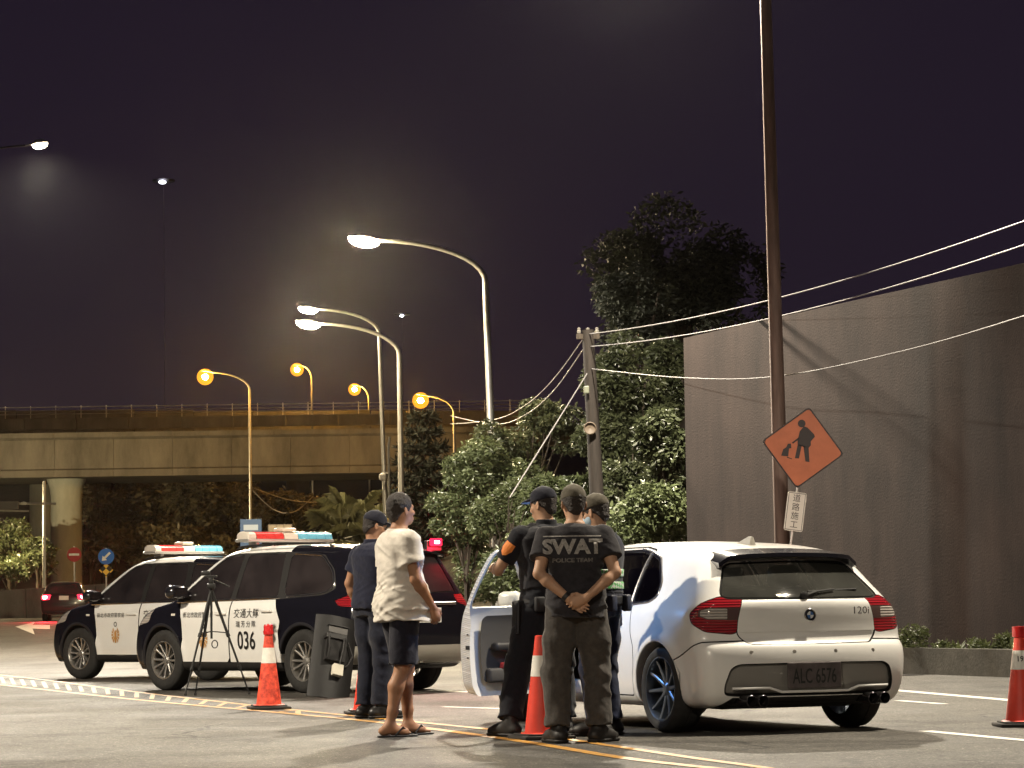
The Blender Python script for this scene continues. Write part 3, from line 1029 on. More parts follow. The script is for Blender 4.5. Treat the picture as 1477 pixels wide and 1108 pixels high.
class Shell:
    def __init__(s, profile, wz, ww, kx_front, kx_rear, axles, Rarch, zax, k=0.09, crown=0.05, taper=None, flare=0.018):
        s.prof = smooth_poly(profile, 5)
        s.wz, s.ww = np.array(wz), np.array(ww)
        s.kf, s.kr = kx_front, kx_rear
        s.ax, s.Ra, s.za, s.k, s.crown, s.flare = axles, Rarch, zax, k, crown, flare
        s.taper = taper
        gx = np.arange(-3.0, 3.0, 0.02); gz = np.arange(-0.3, 2.3, 0.02)
        X, Z = np.meshgrid(gx, gz, indexing='ij')
        s.tab = polysd(X, Z, s.prof)
        zz = np.arange(0, 2.3, 0.01)
        wfine = np.interp(zz, s.wz, s.ww)
        ker = np.ones(7) / 7
        for _ in range(2):
            wfine = np.convolve(np.pad(wfine, 3, mode='edge'), ker, 'valid')
        s.zz, s.wf = zz, wfine
    def look(s, x, z):
        i = np.clip((x + 3.0) / 0.02, 0, s.tab.shape[0] - 2.001); j = np.clip((z + 0.3) / 0.02, 0, s.tab.shape[1] - 2.001)
        a, b = i.astype(int), j.astype(int)
        u, v = i - a, j - b
        t = s.tab
        return (t[a, b] * (1 - u) + t[a + 1, b] * u) * (1 - v) + (t[a, b + 1] * (1 - u) + t[a + 1, b + 1] * u) * v
    def W(s, x, z):
        w_ = np.interp(z, s.zz, s.wf)
        if s.taper is not None:
            w_ = w_ * s.taper(x, z)
        if s.flare:
            for a in s.ax:
                r = np.hypot(x - a, z - s.za)
                w_ = w_ + s.flare * np.exp(-((r - s.Ra - 0.02) / 0.06) ** 2)
        return w_
    def F(s, x, y, z):
        ay = np.abs(y)
        q = (ay / 0.9) ** 2.6
        xs = x + s.kf * q * sstep(0.7, 2.1, x) - s.kr * q * sstep(-0.8, -2.0, x)
        zs = z + s.crown * ay ** 2 * sstep(0.6, 1.2, z)
        d1 = s.look(xs, zs)
        d2 = (ay - s.W(x, z)) * 0.93
        f = smax(d1, d2, s.k)
        for a in s.ax:
            c = np.maximum(np.hypot(x - a, z - s.za) - s.Ra, 0.52 - ay)
            f = smax(f, -c, 0.012)
        return f
    def mesh(s, h, off=0.0):
        lo = np.array([-2.55, -1.05, 0.1]); hi = np.array([2.55, 1.05, 1.85])
        n = np.ceil((hi - lo) / h).astype(int) + 1
        x = (lo[0] + h * np.arange(n[0]))[:, None, None]; y = (lo[1] + h * np.arange(n[1]))[None, :, None]; z = (lo[2] + h * np.arange(n[2]))[None, None, :]
        D = np.empty(n)
        # side symmetric: evaluate in slabs to save memory
        for i in range(0, n[0], 40):
            xx = x[i:i + 40]
            X, Y, Z = np.broadcast_arrays(xx, y, z)
            D[i:i + 40] = s.F(X, Y, Z) + off
        V, Q = surface_nets(D, lo, h)
        for _ in range(3):
            G = s.grad(V)
            f = s.F(V[:, 0], V[:, 1], V[:, 2]) + off
            V = V - G * np.clip(f, -h, h)[:, None] * 0.8
        T = np.concatenate([Q[:, [0, 1, 2]], Q[:, [0, 2, 3]]])
        return V, T
    def grad(s, V, e=0.008):
        g = []
        for a in range(3):
            d = np.zeros(3); d[a] = e
            P, M_ = V + d, V - d
            g.append(s.F(P[:, 0], P[:, 1], P[:, 2]) - s.F(M_[:, 0], M_[:, 1], M_[:, 2]))
        g = np.stack(g, 1)
        return g / (np.linalg.norm(g, axis=1, keepdims=True) + 1e-9)
    def yside(s, x, z, sg=1):
        """outer surface y at (x, z)"""
        x = np.asarray(x, float); z = np.asarray(z, float)
        a = np.full(x.shape, 0.3); b = np.full(x.shape, 1.1)
        for _ in range(24):
            m = (a + b) / 2
            ins = s.F(x, m, z) < 0
            a = np.where(ins, m, a); b = np.where(ins, b, m)
        return sg * a
    def xrear(s, y, z):
        y = np.asarray(y, float); z = np.asarray(z, float)
        a = np.full(y.shape, -2.6); b = np.full(y.shape, -1.2)
        for _ in range(24):
            m = (a + b) / 2
            ins = s.F(m, y, z) < 0
            b = np.where(ins, m, b); a = np.where(ins, a, m)
        return b
def side_g(poly, sg, inner=0.42):
    poly = np.asarray(poly)
    return lambda V: np.maximum(polysd(V[:, 0], V[:, 2], poly), inner - V[:, 1] * sg)
def rear_g(poly, xmax=-1.35):
    poly = np.asarray(poly)
    return lambda V: np.maximum(polysd(V[:, 1], V[:, 2], poly), (V[:, 0] - xmax))
def front_g(poly, xmin=1.3):
    poly = np.asarray(poly)
    return lambda V: np.maximum(polysd(V[:, 1], V[:, 2], poly), (xmin - V[:, 0]))
def top_g(poly, zmin=0.7):
    poly = np.asarray(poly)
    return lambda V: np.maximum(polysd(V[:, 0], V[:, 1], poly), zmin - V[:, 2])
def sym(pts):
    """mirror a half outline (y>=0, listed from top centre to bottom centre) into a full polygon"""
    return [(y, z) for y, z in pts] + [(-y, z) for y, z in reversed(pts) if y > 1e-6]
class Cutter:
    def __init__(s, shell, h):
        s.sh = shell
        s.V, s.T = shell.mesh(h)
        s.gaps = []
        s.parts = []
    def cut(s, g, name, m, gap=0.0035, inset=0.0, T=None, sub=None):
        """take region g<0 out of the remaining shell as a panel; a dark joint runs round it"""
        if gap > 0:
            s.V, Tin, Tout = split_tris(s.V, s.T, g(s.V) - gap)
            s.V, Tp, ring = split_tris(s.V, Tin, g(s.V) + gap)
            s.gaps.append(ring)
            s.T = Tout
        else:
            s.V, Tp, s.T = split_tris(s.V, s.T, g(s.V))
        p = dict(name=name, T=Tp, m=m, inset=inset, kids=[])
        if sub:
            for (g2, n2, m2, in2) in sub:
                s.V, Ts, Tp = split_tris(s.V, p['T'], g2(s.V))
                p['T'] = Tp
                p['kids'].append(dict(name=n2, T=Ts, m=m2, inset=in2, kids=[]))
        s.parts.append(p)
        return p
    def emit(s, p, parent):
        if not len(p['T']):
            return None
        v, t = compact(s.V, p['T'])
        nrm = s.sh.grad(v)
        v = v - nrm * p['inset']
        o = mesh_np(p['name'], v, t, p['m'], parent, True, nrm)
        for k in p['kids']:
            s.emit(k, o)
        return o
    def finish(s, parent, body_name, body_mat):
        out = {}
        for p in s.parts:
            o = s.emit(p, parent)
            out.setdefault(p['name'], []).append(o)
        out['body'] = [s.emit(dict(name=body_name, T=s.T, m=body_mat, inset=0, kids=[]), parent)]
        if s.gaps:
            s.emit(dict(name='panel_joints', T=np.concatenate(s.gaps), m=GAPM, inset=0.010, kids=[]), parent)
        return out
def wheel(parent, x, y, z, sg, Ro, wd, Rr, style, m_rim, steer=0.0):
    """hub (wheel) > tyre, rim; outer face looks to sg*y"""
    M = Matrix.Translation((x, y, z)) @ Matrix.Rotation(steer, 4, 'Z') @ Matrix.Rotation(-sg * math.pi / 2, 4, 'X')
    h = wd / 2
    b = MB(); b.lathe([(0.02, -h * .6), (Rr * .62, -h * .6), (Rr * .62, -h * .35), (0.07, -h * .3), (0.07, h * .1), (0.01, h * .1)], 24)
    hub = b.build('wheel', DISC, parent, smooth=True)
    hub.matrix_local = M
    b = MB()
    rs = Ro - Rr
    b.lathe([(Rr * .97, -h * .92), (Rr + rs * .25, -h), (Rr + rs * .7, -h * 1.0), (Ro - .02, -h * .90), (Ro - 0.003, -h * .72), (Ro, -h * .4), (Ro, -.004), (Ro - .006, -.003), (Ro - .006, .003), (Ro, .004), (Ro, h * .4),
             (Ro - 0.003, h * .72), (Ro - .02, h * .90), (Ro - rs * .35, h * 1.0), (Ro - rs * .37, h * 1.01), (Rr + rs * .4, h * 1.02), (Rr + rs * .15, h * .98), (Rr * .99, h * .90), (Rr * .96, h * .80)], 48)
    b.build('tyre', TYRE, hub, smooth=True)
    b = MB()
    b.lathe([(Rr * .93, -h * .9), (Rr * .93, h * .35), (Rr * .95, h * .78), (Rr * 1.005, h * .88), (Rr * 1.005, h * .92), (Rr * .97, h * .93), (Rr * .93, h * .80), (Rr * .92, h * .30)], 40)
    b.lathe([(0.002, h * .62), (0.03, h * .62), (0.034, h * .58), (Rr * .20, h * .52), (Rr * .24, h * .40), (Rr * .22, 0.0)], 20)
    def spoke(a, w0, w1, off=0.0):
        c, s_ = math.cos(a), math.sin(a)
        vs = []
        for r_, wv, zt in ((Rr * .16, w0, h * .50), (Rr * .45, (w0 + w1) / 2, h * .56), (Rr * .75, w1 * .95, h * .66), (Rr * .955, w1, h * .80)):
            for t_, zz in ((-1, zt - .035), (-1, zt - .006), (-.55, zt), (.55, zt), (1, zt - .006), (1, zt - .035)):
                lx, ly = r_, t_ * wv / 2 + off * (r_ / Rr)
                vs.append((lx * c - ly * s_, lx * s_ + ly * c, zz))
        fs = []
        for i in range(3):
            for k in range(5):
                fs.append((i * 6 + k, i * 6 + k + 1, i * 6 + 7 + k, i * 6 + 6 + k))
            fs.append((i * 6 + 5, i * 6, i * 6 + 6, i * 6 + 11))
        b.add(vs, fs)
    if style == 'suv':
        for k in range(6):
            a = k * math.pi / 3 + .2
            spoke(a, .028, .026, .052); spoke(a, .028, .026, -.052)
    elif style == 'multi':
        for k in range(10):
            spoke(k * math.pi / 5 + .1, .034, .026)
    else:
        for k in range(5):
            spoke(k * 2 * math.pi / 5 + .1, .06, .045)
    for k in range(5):
        a = k * 2 * math.pi / 5
        b.lathe([(.008, h * .54), (.008, h * .585), (.001, h * .59)], 6, Matrix.Translation((math.cos(a) * Rr * .17, math.sin(a) * Rr * .17, 0)))
    b.build('rim', m_rim, hub, autosmooth=35)
    return hub
def side_text(shell, s_, size, x, z, m, parent, name='lettering', spacing=1.0, bold=0.0, xs=1.0, sg=1):
    """lettering wrapped on the car's side (reads from outside)"""
    M = Matrix(((-sg, 0, 0, x), (0, 0, 1, 0), (0, 1, 0, z), (0, 0, 0, 1)))
    o = text_mesh(name, s_, size, m, parent, M, spacing, bold=bold, xs=xs)
    wrap_side(shell, o, sg)
    return o
def wrap_side(shell, o, sg=1, off=0.004):
    n = len(o.data.vertices)
    c = np.empty(n * 3); o.data.vertices.foreach_get('co', c); c = c.reshape(-1, 3)
    c[:, 1] = shell.yside(c[:, 0], c[:, 2], sg) + sg * off
    o.data.vertices.foreach_set('co', c.ravel()); o.data.update()
# ------------------------------------------------------------------ police SUV
def build_suv():
    prof = [(-2.16, .30), (-2.33, .42), (-2.385, .60), (-2.37, .80), (-2.325, .98), (-2.27, 1.10), (-2.13, 1.34), (-1.99, 1.555), (-1.90, 1.60),
            (-1.50, 1.635), (-0.95, 1.665), (-0.35, 1.675), (0.15, 1.655), (0.50, 1.585), (0.88, 1.36), (1.24, 1.115), (1.40, 1.065), (1.78, 1.00), (2.04, .90),
            (2.17, .78), (2.235, .60), (2.245, .42), (2.16, .27), (1.95, .235), (0, .235), (-1.85, .25)]
    wz = [.2, .30, .45, .62, .80, .93, .985, 1.03, 1.08, 1.20, 1.35, 1.50, 1.60, 1.70]
    ww = [.83, .865, .885, .893, .893, .880, .862, .838, .818, .770, .710, .645, .59, .52]
    tp = lambda x, z: 1 - 0.045 * sstep(-1.1, -2.3, x) * sstep(.5, 1.2, z) - 0.05 * sstep(1.2, 2.2, x)
    sh = Shell(prof, wz, ww, .34, .16, (1.335, -1.335), .395, .355, k=.085, crown=.07, taper=tp)
    c = Cutter(sh, 0.017)
    t = empty('police_car')
    # glass
    ws = sym([(0, 1.565), (.50, 1.552), (.545, 1.53), (.70, 1.20), (.725, 1.13), (.66, 1.115), (0, 1.125)])
    gws = lambda V: np.maximum(polysd(V[:, 1], V[:, 2], ws), np.maximum(.42 - V[:, 0], 0) * 10 + (.42 - V[:, 0]))
    c.cut(gws, 'windshield', TINT, .006, .003)
    c.cut(rear_g(round_poly(sym([(0, 1.545), (.50, 1.535), (.60, 1.17), (.62, 1.11), (0, 1.09)]), .04), -1.7), 'rear_window', TINT, .006, .003)
    fw = round_poly([(1.08, 1.115), (.98, 1.135), (.42, 1.525), (.24, 1.555), (.075, 1.562), (.075, 1.062), (.95, 1.045)], .02)
    rw = round_poly([(-.02, 1.562), (-.70, 1.560), (-.80, 1.080), (-.02, 1.064)], .03)
    qw = round_poly([(-.82, 1.556), (-1.38, 1.520), (-1.62, 1.36), (-1.74, 1.17), (-1.58, 1.115), (-.92, 1.085)], .07)
    dlo = [(1.16, 1.095), (.98, 1.155), (.43, 1.548), (.22, 1.582), (-.70, 1.584), (-1.42, 1.540), (-1.68, 1.36), (-1.80, 1.15), (-1.62, 1.085), (-.85, 1.045), (.95, 1.020), (1.14, 1.04)]
    dlo = round_poly(dlo, .05)
    for sg in (1, -1):
        c.cut(side_g(fw, sg), 'front_window', TINT, .002, .004)
        c.cut(side_g(rw, sg), 'rear_side_window', TINT, .002, .004)
        c.cut(side_g(qw, sg), 'quarter_window', TINT, .002, .004)
        # black surround of the first two windows, bright strip round the rear one
        c.cut(side_g([p for p in dlo], sg), 'window_surround', BLACKP, 0, .002)
    # lamps
    hl = [(.62, .86), (.60, .76), (.88, .72), (1.28, .80), (1.32, .95), (1.10, .97)]
    for sg in (1, -1):
        g = lambda V, sg=sg: np.maximum(polysd(V[:, 1] * sg + (2.18 - V[:, 0]) * .75, V[:, 2], round_poly(hl, .04)), np.maximum(1.45 - V[:, 0], .2 - V[:, 1] * sg))
        c.cut(g, 'headlight', CLRLENS, .003, .002)
        tl = round_poly([(.60, 1.075), (.60, .985), (.80, .94), (1.18, .955), (1.26, 1.02), (1.0, 1.085)], .025)
        g = lambda V, sg=sg, tl=tl: np.maximum(polysd(V[:, 1] * sg + (V[:, 0] + 2.27), V[:, 2], tl), np.maximum(V[:, 0] + 1.7, .2 - V[:, 1] * sg))
        c.cut(g, 'taillight', REDLENS, .003, .001)
    # white livery: roof and doors
    fd = [(1.00, .36), (.975, .37), (.93, .60), (.96, .80), (1.03, 1.035), (1.14, 1.09), (.98, 1.15), (.43, 1.53), (.27, 1.56), (.035, 1.57), (.035, .385), (.08, .335), (.93, .335)]
    rd = [(.022, 1.57), (-.78, 1.57), (-.79, 1.04), (-.83, .97), (-.93, .80), (-.895, .66), (-.92, .54), (-.955, .42), (-.95, .335), (.022, .335)]
    for sg in (1, -1):
        c.cut(side_g(fd, sg, .5), 'front_door', CREAM, .004, .002)
        c.cut(side_g(rd, sg, .5), 'rear_door', CREAM, .004, .002)
    roof = lambda V: np.maximum(np.maximum(polysd(V[:, 0], V[:, 1], [(1.35, 1.0), (1.35, -1.0), (-.80, -1.0), (-.80, 1.0)]), 1.065 - V[:, 2]), 0)
    g = lambda V: np.maximum(polysd(V[:, 0], V[:, 2], [(1.20, 1.13), (.44, 1.62), (.3, 1.9), (-.72, 1.9), (-.80, 1.50), (-.80, 1.3), (.25, 1.3), (1.0, 1.10), (1.14, 1.06)]), -10)
    c.cut(g, 'roof', CREAM, 0)
    hood = sym([(0, 3)])
    c.cut(top_g(round_poly([(1.30, .66), (1.18, .0), (1.30, -.66), (2.02, -.60), (2.10, 0), (2.02, .60)], .08), .84), 'bonnet', NAVY, .0035)
    # cladding
    c.cut(lambda V: V[:, 2] - np.where(np.abs(V[:, 0]) < 1.0, .335, .30), 'lower_cladding', BLACKP, .002)
    for a in (1.335, -1.335):
        for sg in (1, -1):
            g = lambda V, a=a, sg=sg: np.maximum(np.abs(np.hypot(V[:, 0] - a, V[:, 2] - .355) - .405) - .028, .5 - V[:, 1] * sg)
            c.cut(g, 'wheel_arch_trim', mat('arch_trim', (.012, .012, .016), .5), 0, -.004)
    c.cut(rear_g(round_poly([(.90, .52), (.90, .315), (-.90, .315), (-.90, .52)], .03), -1.62), 'rear_bumper', mat('grey_bumper_paint', (.40, .38, .33), .4, coat=.4), .003)
    c.cut(front_g(round_poly(sym([(0, .60), (.42, .59), (.50, .45), (.40, .36), (0, .35)]), .03), 1.8), 'lower_grille', BLACKP, .003, .012)
    c.cut(front_g(round_poly(sym([(0, .86), (.44, .85), (.46, .74), (0, .73)]), .02), 1.8), 'grille', BLACKP, .003, .012)
    c.finish(t, 'body', NAVY)
    # bright strip along the belt and round the rear window
    for sg in (1, -1):
        for path, nm in (([(1.10, 1.028), (.5, 1.036), (0, 1.046), (-.6, 1.055), (-.86, 1.062)], 'belt_trim'),):
            P = smooth_poly(path, 5, False)
            ys = sh.yside(P[:, 0], P[:, 1], sg)
            b = MB(); b.tube([(P[i, 0], ys[i] + sg * .002, P[i, 1]) for i in range(len(P))], .009, 6); b.build(nm, CHROME, t, smooth=True)
        # window frame bar, grey strip round the quarter window
        P = np.array(round_poly([(-.84, 1.560), (-1.40, 1.528), (-1.65, 1.36), (-1.77, 1.165), (-1.60, 1.098), (-.93, 1.068)], .07))
        ys = sh.yside(P[:, 0], P[:, 1], sg)
        b = MB(); b.tube([(P[i, 0], ys[i] + sg * .001, P[i, 1]) for i in range(3, len(P) - 3)], .010, 6); b.build('window_strip', CHROME, t, smooth=True)
        # handles in a cup
        for hx, hz in ((.18, .885), (-.68, .91)):
            y = float(sh.yside(hx, hz, sg))
            b = MB(); b.lathe([(.001, .0), (.05, .002), (.062, -.006)], 16, Matrix.Translation((hx, y - sg * .002, hz - .005)) @ Matrix.Rotation(-sg * math.pi / 2, 4, 'X') @ Matrix.Diagonal((1.15, .62, 1, 1)))
            b.box((hx - .0, y + sg * .022, hz + .008), (.20, .018, .028), bev=.008)
            b.box((hx - .085, y + sg * .010, hz + .008), (.022, .03, .024)); b.box((hx + .085, y + sg * .010, hz + .008), (.022, .03, .024))
            b.build('door_handle', CREAM, t, autosmooth=40)
        # mirrors
        b = MB()
        mx, my, mz = .96, .965 * sg, 1.145
        prof2 = [(-.11, .06), (-.09, .085), (0, .105), (.07, .085), (.11, .03)]
        vs, fs = [], []
        for px_, rr in prof2:
            for k in range(14):
                q = 2 * math.pi * k / 14
                cc, ss = math.cos(q), math.sin(q)
                vs.append((mx + px_ * .9, my + sg * .0 + .135 * (rr / .105) * (abs(cc) ** .7) * (1 if cc > 0 else -1), mz + .085 * (rr / .105) * (abs(ss) ** .7) * (1 if ss > 0 else -1)))
        for i in range(4):
            for k in range(14):
                fs.append((i * 14 + k, i * 14 + (k + 1) % 14, i * 14 + 14 + (k + 1) % 14, i * 14 + 14 + k))
        fs.append(list(range(14))); fs.append([56 + k for k in range(14)])
        b.add(vs, fs)
        b.box((mx + .02, my - sg * .13, mz - .05), (.09, .10, .05), bev=.015)
        mo = b.build('side_mirror', mat('gloss_black', (.01, .01, .013), .22, coat=.8), t, autosmooth=50)
        b = MB(); b.box((mx - .103, my, mz), (.004, .20, .115), bev=.0015); b.build('mirror_glass', mat('mirror', (.5, .5, .5), .05, 1.0), mo)
        # small side repeater on the wing
        y = float(sh.yside(1.12, .93, sg))
        b = MB(); b.box((1.13, y + sg * .004, .885), (.075, .012, .028), bev=.005); b.build('side_indicator', mat('clear_indicator', (.75, .70, .62), .2, coat=1.0), t)
        b = MB(); b.box((-1.45, 0.66 * sg, 1.62), (.001, .001, .001))
    # livery lettering on both doors
    INK = mat('black_vinyl', (.012, .011, .010), .5)
    GOLD = mat('gold_vinyl', (.50, .26, .075), .5)
    for sg in (1, -1):
        side_text(sh, '新北市政府警察局', .070, .63, .875, INK, t, spacing=1.12, sg=sg)
        side_text(sh, '交通大隊', .115, -.30, .885, INK, t, spacing=1.08, sg=sg)
        side_text(sh, '瑞芳分隊', .080, -.30, .765, INK, t, spacing=1.45, sg=sg)
        side_text(sh, '036', .285, -.31, .575, INK, t, spacing=1.0, bold=.004, xs=.80, sg=sg)
        # winged emblem with a small ring above
        b = MB()
        for s2 in (-1, 1):
            for k in range(5):
                a0 = R(-62 + k * 26); r0, r1 = .035 + .004 * k, .125 - .004 * k
                a1 = a0 + R(15)
                c0 = (math.cos(a0), math.sin(a0)); c1 = (math.cos(a1), math.sin(a1))
                b.add([(s2 * c0[0] * r0 * .9, 0, c0[1] * r0), (s2 * c0[0] * r1 * .72, 0, c0[1] * r1), (s2 * c1[0] * r1 * .72, 0, c1[1] * r1 + .01), (s2 * c1[0] * r0 * .9, 0, c1[1] * r0)], [(0, 1, 2, 3)])
        b.add([(-.018, 0, -.11), (.018, 0, -.11), (.024, 0, .03), (0, 0, .075), (-.024, 0, .03)], [(0, 1, 2, 3, 4)])
        b.v = [(x + .52, y, z + .61) for x, y, z in b.v]
        o = b.build('emblem', GOLD, t); wrap_side(sh, o, sg)
        b = MB()
        n = 20
        vs = [(r_ * math.cos(2 * math.pi * k / n) + .52, 0, r_ * math.sin(2 * math.pi * k / n) + .755) for r_ in (.022, .034) for k in range(n)]
        b.add(vs, [(k, (k + 1) % n, n + (k + 1) % n, n + k) for k in range(n)])
        o = b.build('emblem_ring', INK, t); wrap_side(sh, o, sg)
    # rear spoiler, plates, wiper, rails
    b = MB()
    vs, fs = [], []
    N_ = 13
    for i in range(N_):
        y = -.60 + 1.2 * i / (N_ - 1)
        q = .05 * (abs(y) / .6) ** 2.5
        vs += [(-1.80, y, 1.605 - q), (-2.09 + q * 1.2, y, 1.575 - q), (-2.08 + q * 1.2, y, 1.552 - q), (-1.90, y, 1.555 - q)]
    for i in range(N_ - 1):
        for k in range(4):
            fs.append((i * 4 + k, i * 4 + (k + 1) % 4, i * 4 + 4 + (k + 1) % 4, i * 4 + 4 + k))
    fs += [(0, 1, 2, 3), [(N_ - 1) * 4 + k for k in range(4)]]
    b.add(vs, fs); b.build('spoiler', NAVY, t, autosmooth=35)
    PLW = mat('white_plate', (.72, .71, .66), .4)
    xr = float(sh.xrear(0., .86))
    b = MB(); b.box((xr - .012, -.08, .845), (.012, .36, .165), bev=.004); pl = b.build('license_plate', PLW, t)
    text_mesh('plate_number', 'ARA-7512', .135, mat('plate_ink', (.012, .014, .012), .5), pl, Matrix(((0, 0, -1, xr - .020), (-1, 0, 0, -.08), (0, 1, 0, .842), (0, 0, 0, 1))), bold=.001, xs=.56)
    b = MB(); b.box((2.262, 0, .52), (.012, .36, .165), bev=.004); b.build('license_plate', PLW, t)
    b = MB(); b.box((xr + .02, 0, .975), (.03, 1.0, .035), bev=.01); b.build('tailgate_trim', CHROME, t)
    for sg in (1, -1):
        b = MB(); b.tube([(-1.55, .60 * sg, 1.625), (-1.45, .62 * sg, 1.66), (-.6, .645 * sg, 1.68), (.1, .64 * sg, 1.655), (.2, .63 * sg, 1.63)], .013, 6); b.build('roof_rail', BLACKP, t, smooth=True)
    # light bar across the roof
    RL = mat('red_beacon_lens', (.62, .055, .05), .15, coat=1.0, spec=.6, var=.12, vscale=40)
    BL = mat('pale_blue_beacon_lens', (.14, .44, .60), .15, coat=1.0, spec=.6, var=.15, vscale=40)
    CL = mat('clear_beacon_lens', (.66, .60, .52), .2, coat=1.0)
    bz, bx = 1.785, .12
    b = MB()
    for s2 in (-1, 1):
        b.box((bx, s2 * .45, 1.69), (.16, .05, .06), bev=.012)
    b.box((bx, 0, bz - .055), (.27, 1.26, .035), bev=.012)
    bar = b.build('light_bar', mat('bar_base_metal', (.45, .43, .40), .4, .6), t, autosmooth=40)
    def lens(y0, y1, m, nm, rr=.0):
        b = MB()
        vs, fs = [], []
        steps = [0, .03, .08, .92, .97, 1] if rr else [0, .01, .99, 1]
        sc = [.72, .92, 1, 1, .92, .72] if rr else [.96, 1, 1, .96]
        for u, q in zip(steps, sc):
            y = y0 + (y1 - y0) * u
            for k in range(12):
                a = math.pi * k / 11
                vs.append((bx + math.cos(a) ** 1 * .125 * q * (1 if True else 0), y, bz - .037 + (abs(math.sin(a)) ** .55) * .088 * q))
        n = len(steps)
        for i in range(n - 1):
            for k in range(11):
                fs.append((i * 12 + k, i * 12 + k + 1, i * 12 + 13 + k, i * 12 + 12 + k))
        fs.append(list(range(12))); fs.append([(n - 1) * 12 + k for k in range(12)])
        b.add(vs, fs); return b.build(nm, m, bar, autosmooth=50)
    lens(.615, .50, CL, 'end_lens', 1); lens(-.615, -.50, BL, 'end_lens', 1)
    for k in range(3):
        lens(.498 - k * .131, .498 - (k + 1) * .131 + .003, RL, 'red_lens'); lens(-.498 + k * .131, -.498 + (k + 1) * .131 - .003, BL, 'blue_lens')
    lens(.10, -.10, CL, 'siren_lens')
    b = MB(); b.box((bx, 0, bz + .072), (.20, .20, .045), bev=.018); b.build('siren_cover', mat('beige_cover', (.55, .50, .40), .4), bar, autosmooth=50)
    # wheels
    for a in (1.335, -1.335):
        for sg in (1, -1):
            wheel(t, a, sg * .785, .355, sg, .355, .22, .222, 'suv', ALLOY, steer=R(3) if a > 0 else 0)
    return t, sh
SUV, SUVSH = build_suv()
YAW2 = R(42)
SUV.location = (-2.6, 34.0, 0); SUV.rotation_euler = (0, 0, math.pi / 2 + YAW2)
tag(SUV, 'black and white police SUV with a dark shield leaning on its rear wheel', 'police car', 'police SUVs with roof light bars')
SUV1 = copy_tree(SUV)
SUV1.location = (-4.5, 40.4, 0); SUV1.rotation_euler = (0, 0, math.pi / 2 + R(47))
SUV1['label'] = 'black and white police SUV parked ahead, its tail hidden behind the other SUV'
# lit red beacon on the first SUV's rear roof edge
LEDR = glow('lit_red_led', (1.0, .10, .13), 40)
b = MB(); b.box((-1.84, -.60, 1.625), (.06, .22, .12), bev=.015); bc = b.build('rear_beacon', BLACKP, SUV)
b = MB(); b.box((-1.895, -.60, 1.665), (.03, .17, .085), bev=.012); b.build('beacon_halo', glow('red_halo_glow', (1.0, .012, .04), 3.0), bc)  # red glowing plate imitates the halo around the LED core
b = MB(); b.box((-1.915, -.60, 1.665), (.02, .07, .035), bev=.006); b.build('beacon_led', LEDR, bc)
ld = bpy.data.lights.new('beacon_light', 'POINT'); ld.color = (1, .02, .05); ld.energy = 70; ld.shadow_soft_size = .05
lo = bpy.data.objects.new('beacon_light', ld); link(lo, SUV); lo.location = (-2.02, -.60, 1.69)
